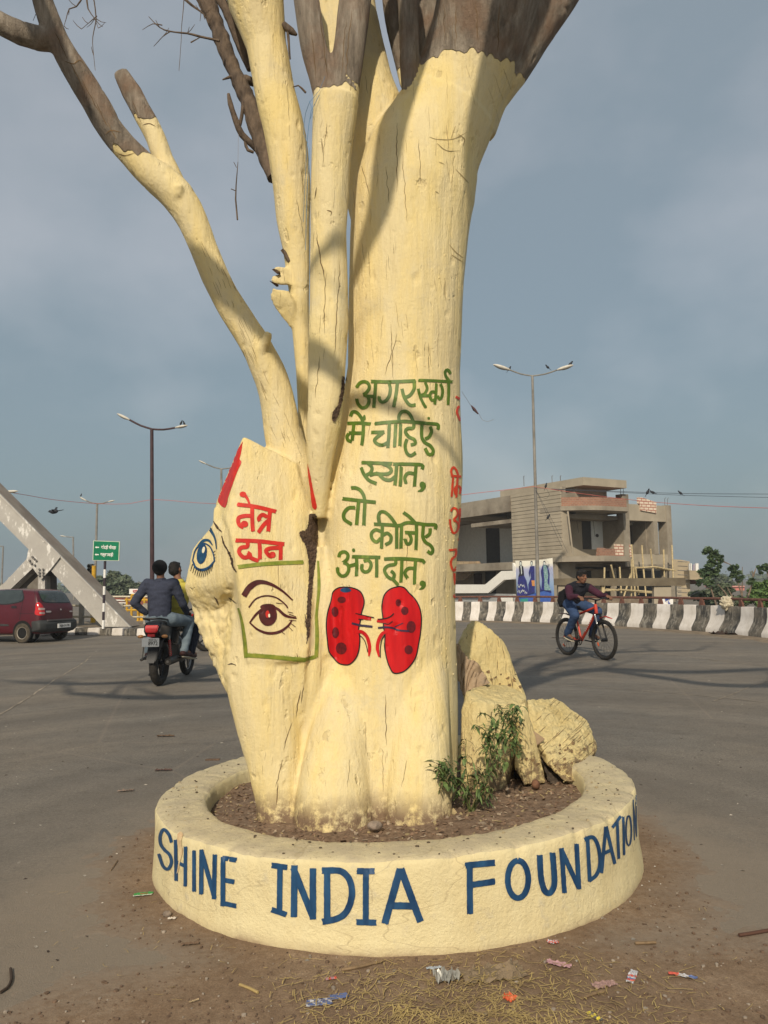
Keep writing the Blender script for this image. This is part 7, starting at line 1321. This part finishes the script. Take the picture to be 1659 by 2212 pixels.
for a in (0, 2.36): MB().tube([cl_(a, -.0835, .30), cl_(a, .25, .30)], .305, 32).build('wheel_arch', mat('arch_dark', (.01, .01, .01), .9), car)
MB().bar(cl_(-.24, .02, .36), cl_(-.24, .02, .12), .015, .20, hv).build('mud_flap', BUM, car)
# ================================================================== LITTER, STRAW, STONES
GL = lambda x, y: (.5 * x, 1836.1 + .5 * y); GRr = lambda x, y: (829.5 + .5 * x, 1836.1 + .5 * y)
def gz(x, y): return max(0, dirt_h(x, y))
def onground(px): p = G(*px); p = G(px[0], px[1], gz(p.x, p.y)); return p
rnd = random.Random(44)
STR = mat('dry_straw', (.50, .38, .145), .9, scale=9, c2=(.27, .19, .09)); mb = MB()
def straw(px, ln, w_):
    p = onground(px); a = rnd.uniform(0, 6.28); d = Vector((math.cos(a), math.sin(a), 0)); s_ = Vector((-d.y, d.x, 0)) * w_ / 2; n_ = 3; c = rnd.uniform(-.25, .25); z0_ = rnd.uniform(.004, .012); pts = []
    for i in range(n_ + 1): q = p + d * (ln * (i / n_ - .5)) + Vector((-d.y, d.x, 0)) * (c * ln * (i / n_ - .5) ** 2); q.z = gz(q.x, q.y) + z0_ + rnd.uniform(0, .004); pts.append(q)
    for i in range(n_): mb.add([pts[i] - s_, pts[i] + s_, pts[i + 1] + s_, pts[i + 1] - s_], [(0, 1, 2, 3)])
for i in range(2300):
    x = rnd.gauss(1010, 200); y = 2212 + 40 - abs(rnd.gauss(0, 95))
    if x < 560 or y < 2040 + abs(x - 1000) * .05: continue
    p = G(x, y)
    if (p.xy - RC.xy).length < RO + .03: continue
    straw((x, y), rnd.choice((.015, .03, .03, .05, .08)) * rnd.uniform(.6, 1.2), rnd.uniform(.0014, .0036))
for i in range(90): straw((rnd.uniform(100, 1600), rnd.uniform(1930, 2200)), rnd.uniform(.015, .05), .002)
mb.build('dry_straw', STR, kind='stuff', smooth=False, fix=False)
mb = MB()
for i in range(2600):
    x = rnd.uniform(0, 1659); y = rnd.uniform(1750, 2230); p = G(x, y)
    if (p.xy - RC.xy).length < RO + .02 or dirt_h(p.x, p.y) < .001: continue
    s_ = rnd.choice((.003, .004, .005, .008)) * rnd.uniform(.6, 1.3); q = Vector((p.x, p.y, gz(p.x, p.y) + s_ * .3)); mb.ell(q, (s_, s_ * rnd.uniform(.6, 1), s_ * .6), 6, Matrix.Rotation(rnd.uniform(0, 3), 3, 'Z'), mi=rnd.choice((0, 0, 0, 0, 1)))
mb.build('soil_clods', [mat('clod', (.15, .10, .068), .95, var=.3, scale=30), mat('gravel', (.30, .25, .20), .9, var=.3, scale=30)], kind='stuff', fix=False)
mb = MB()
for i in range(420):
    x = rnd.uniform(0, 1659); y = 1400 + 700 * rnd.random() ** 1.5; p = G(x, y)
    if p.y > 20 or (p.xy - RC.xy).length < RO + .02: continue
    s_ = rnd.uniform(.006, .016) * (.5 + p.y * .09); a = rnd.uniform(0, 3); d = Vector((math.cos(a), math.sin(a), 0)) * s_; e = Vector((-d.y, d.x, 0)) * rnd.uniform(.3, .7); z = Vector((0, 0, gz(p.x, p.y) + .002)); p.z = 0
    mb.add([p - d + z, p + e + z + Vector((0, 0, .004)), p + d + z, p - e + z], [(0, 1, 2, 3)], rnd.choice((0, 0, 1, 2)))
mb.build('road_specks', [mat('speck_pale', (.42, .38, .32), .9), mat('speck_grey', (.22, .20, .17), .9), mat('speck_dark', (.05, .035, .03), .9)], kind='stuff', smooth=False, fix=False)
mb = MB()
for i in range(170):       # crumbs on the rim
    a = rnd.uniform(0, 6.283); r_ = rnd.uniform(RO - .23, RO - .03); s_ = rnd.uniform(.003, .008) * (1.6 if rnd.random() < .1 else 1)
    mb.ell(RC + Vector((r_ * math.cos(a), r_ * math.sin(a), .361 + TILT * r_ * math.cos(a))), (s_, s_ * .8, s_ * .5), 6, mi=rnd.choice((0, 0, 1)))
mb.build('rim_crumbs', [mat('crumb_dark', (.10, .075, .05), .9), mat('crumb_tan', (.40, .32, .19), .9)], ringt, kind='stuff', fix=False)
def wrapper(lab, px, l_, w_, rot, mats, cat='wrapper', crum=.35, strips=None, grp=None):
    p = onground(px); nu, nv = 14, 8; vs = []; fs = []; mi = []; sd = rnd.random() * 50
    for i in range(nu + 1):
        for j in range(nv + 1):
            u, v = i / nu - .5, j / nv - .5; x = u * l_ + noise.noise(Vector((i * .4, j * .4, sd))) * l_ * .06; y = v * w_ * (1 - .25 * abs(u)) + noise.noise(Vector((i * .5, j * .5, sd + 9))) * w_ * .1
            h = abs(noise.noise(Vector((i * .55, j * .7, sd + 20)))) * w_ * crum + .006; vs.append(p + Matrix.Rotation(rot, 3, 'Z') @ Vector((x, y, h)))
    b = MB()
    for i in range(nu):
        for j in range(nv): b.add([vs[i * (nv + 1) + j], vs[(i + 1) * (nv + 1) + j], vs[(i + 1) * (nv + 1) + j + 1], vs[i * (nv + 1) + j + 1]], [(0, 1, 2, 3)], (strips(i / nu, j / nv) if strips else 0) % len(mats))
    o = b.build('litter_' + cat.replace(' ', '_'), mats, smooth=False, fix=False); tag(o, lab, cat, grp); return o
cm = lambda n, c: mat(n, c, .45, var=.12, scale=30)
wrapper('flat green wrapper with red print on the dirt left of the planter', GL(618,196), .085, .038, .25, [cm('wrap_green', (.05,.26,.06)), cm('wrap_white', (.6,.6,.5)), cm('wrap_red', (.45,.08,.04))], crum=.12, strips=lambda u, v: 1 if v < .15 or v > .88 else (2 if .3 < u < .75 and .4 < v < .75 else 0))
wrapper('larger blue and white sachet lying in the straw at the bottom', GL(1378,666), .085, .045, .15, [cm('wrap_blue', (.10,.14,.30)), cm('wrap_pale', (.45,.45,.48))], 'sachet', strips=lambda u, v: 1 if (u * 3 + v) % 1 < .3 else 0, crum=.12); wrapper('smaller blue sachet touching the larger one in the straw', GL(1462,640), .065, .035, .3, [cm('wrap_blue', (.1,.14,.3)), cm('wrap_pale', (.45,.45,.48))], 'sachet', .12)
wrapper('silver crumpled foil ball next to the brown rag', GRr(268,570), .085, .065, .3, [mat('crumpled_foil', (.42,.42,.39), .3, metal=.5, var=.2, scale=40)], 'foil', 1.1)
wrapper('brown rag lying in the straw before the planter', GRr(470,545), .24, .12, .25, [mat('brown_rag', (.24,.18,.115), .95, var=.2, bump=.5, bscale=150)], 'rag', .28); wrapper('pink scrap of plastic right of the brown rag', GRr(755,500), .09, .035, -.5, [cm('wrap_pink', (.38,.22,.24))], 'plastic scrap'); wrapper('dusty mauve plastic scrap in the dirt at lower right', GRr(952,590), .085, .04, .3, [cm('wrap_mauve', (.30,.19,.17))], 'plastic scrap')
wrapper('round red and white wrapper close to the foot of the planter', GRr(730,405), .042, .03, .1, [cm('wrap_red2', (.5,.09,.06)), cm('wrap_pale', (.45,.45,.48))], strips=lambda u, v: int(u * 4 + v * 3) % 2); wrapper('bright orange crumpled wrapper in the straw', GRr(546,650), .045, .04, .8, [cm('wrap_orange', (.55,.11,.04))], crum=.6)
wrapper('multicoloured packet with torn white tail at lower right', GRr(1072,555), .095, .03, 1.1, [cm('wrap_pale', (.45,.45,.48)), cm('wrap_red2', (.5,.09,.06)), cm('wrap_blue', (.1,.14,.3))], 'packet', strips=lambda u, v: 0 if u > .5 else int(u * 9) % 3); wrapper('narrow red and blue packet strip on the bare dirt at right', GRr(1290,550), .095, .022, -.45, [cm('wrap_red2', (.5,.09,.06)), cm('wrap_pale', (.45,.45,.48)), cm('wrap_blue', (.1,.14,.3))], 'packet', strips=lambda u, v: int(u * 3))
wrapper('yellow striped wrapper at the bottom edge of the photo', GRr(910,728), .06, .02, -1.0, [cm('wrap_yellow', (.6,.5,.05)), cm('wrap_dark', (.1,.1,.1))], strips=lambda u, v: int(u * 6) % 2); wrapper('tiny pink and white wrapper above the blue sachets', GL(1430,563), .04, .02, .3, [cm('wrap_pink', (.38,.22,.24)), cm('wrap_red2', (.5,.09,.06))], strips=lambda u, v: int(u * 4) % 2)
wrapper('white paper scrap beside a stone at the left foot of the planter', GL(742,302), .035, .022, .2, [cm('paper_white', (.62,.55,.47))], 'paper'); wrapper('pale blue foil strip left of the silver foil', GRr(218,517), .06, .018, .1, [cm('foil_blue', (.34,.38,.42))], 'foil')
def leaf_l(lab, px, l_, rot, c=(.13,.085,.055)): wrapper(lab, px, l_, l_ * .3, rot, [mat('dry_leaf_%d' % int(c[0] * 1000), c, .9, var=.3, scale=30)], 'dry leaf', .5)
leaf_l('dry brown leaf on the asphalt, the farther of two left of the planter', TL((1100,741))[0], .16, .1); leaf_l('curled grey brown leaf on the asphalt beside the dirt edge', TL((835,1105))[0], .11, .2, (.20,.15,.12)); leaf_l('flat dark bark flake lying against the left side of the planter', TL((1085,968))[0], .13, .05, (.10,.06,.05))
leaf_l('curled dry leaf on the dirt below the word SHINE', GL(820,412), .07, .2, (.13,.086,.056)); leaf_l('small tan leaf at the bottom left dirt', GL(838,660), .035, .6, (.40,.30,.18))
p = RC + Vector(((RO - .13) * math.cos(R(161)), (RO - .13) * math.sin(R(161)), 0)); 
for lab, px, sz_ in (('flake of bark lying on the planter rim at the left', TL((1412,897))[0], (.045, .014, .008)),):
    q = G(px[0], px[1], .35); mb = MB().hull([q + Vector((x * sz_[0], y * sz_[1], z * sz_[2])) for x in (-1, -.6, .5, 1) for y in (-1, .2, 1) for z in (0, 1) if not (x == -1 and y == 1)]); tag(mb.build('bark_flake', mat('flake_brown', (.13,.085,.06), .9, var=.3, scale=30), bevel=.002), lab, 'bark flake')
for lab, px, sz_, c in (('grey brown stone at the left foot of the planter', GL(722,287), .020, 'grey_stone'), ('larger pebble under the word FOUNDATION on the dirt', GRr(990,240), .018, 'grey_stone')):
    q = onground(px); tag(MB().ell(q + Vector((0, 0, sz_ * .5)), (sz_, sz_ * .8, sz_ * .7), 12).build('stone', MATS['grey_stone']), lab, 'stone')
def stick(lab, pts, r_, m): tag(MB().tube(crom([onground(p_) + Vector((0, 0, r_ + .002)) for p_ in pts], .02), r_, 6).build('stick', m), lab, 'stick')
BRS = mat('brown_stick', (.22,.15,.085), .9, var=.3, scale=20)
stick('long brown stick on the ground at the front of the planter', [GL(1475,528), GL(1560,512), GL(1659,486)], .006, BRS); stick('two toned stick left of the straw heap', [GL(1035,590), GL(1075,605), GL(1115,625)], .005, STR); stick('thin curved twig at the left edge with straw', [GL(45,520), GL(48,570), GL(30,605), GL(0,625)], .005, mat('dark_twig', (.05,.035,.025), .9)); stick('pale stick in the dirt right of the planter', [GRr(1085,412), GRr(1175,408)], .006, BRS); stick('brown stick below the mauve scrap', [GRr(855,650), GRr(910,630), GRr(955,618)], .006, BRS); stick('dark stick half buried at the right edge', [GRr(1535,378), GRr(1600,368), GRr(1690,352)], .007, mat('rotten_stick', (.10,.05,.035), .95)); stick('thin grass stalk on the dirt left of the planter', [GL(478,92), GL(508,48)], .0025, BRS)
# rag on the barrier, rag at its foot
def ball(name, lab, cat, c, r3, m, seed, amp=.35):
    c = Vector(c); mb = MB().ell(c, r3, 24); d = lambda co, n: (abs(noise.noise((co - c) * (2.6 / max(r3)) * .9 + Vector((seed, 0, 0)))) - .15) * max(r3) * amp * 1.6 + noise.noise((co - c) * (9 / max(r3)) * .6) * max(r3) * .08
    return organic(name, mb, max(r3) / 14, 1, m, disp=d, label=lab, cat=cat)
q = P(1575, 1306, 1); sb_ = s_at(1575); bp_, bt_, bn_ = bf(sb_); ball('bundled_cloth', 'crumpled off white cloth bundled over the striped barrier', 'cloth', bp_ + bn_ * .05 + Vector((0, 0, .80)), (.17, .14, .17), mat('offwhite_cloth', (.46,.41,.30), .9), 3, .35)
wrapper('dark brown rag heap on the road at the foot of the barrier', (1573, 1372), .85, .34, -1.0, [mat('dark_rag', (.045,.030,.024), .95, var=.3)], 'rag', .45)
stick('short twig on the asphalt left of the bicycle', [(1192,1378), (1213,1379), (1232,1380)], .008, mat('dark_twig', (.05,.035,.025), .9))

# ------------------------------------------------------------------ haze
hz = bpy.data.materials.new('haze_air'); hz.use_nodes = True; t = hz.node_tree; t.nodes.clear(); vo = N(t, 'ShaderNodeVolumePrincipled'); vo.inputs['Density'].default_value = HAZE; vo.inputs['Color'].default_value = (.82, .88, .95, 1); vo.inputs['Anisotropy'].default_value = .2
t.links.new(vo.outputs[0], N(t, 'ShaderNodeOutputMaterial').inputs['Volume'])
zt_ = max((o.matrix_world @ Vector(c)).z for o in [trunk] for c in o.bound_box)
MB().box((0, 340, 7.5), (1900, 840, 17)).build('haze', hz, kind='stuff', smooth=False)
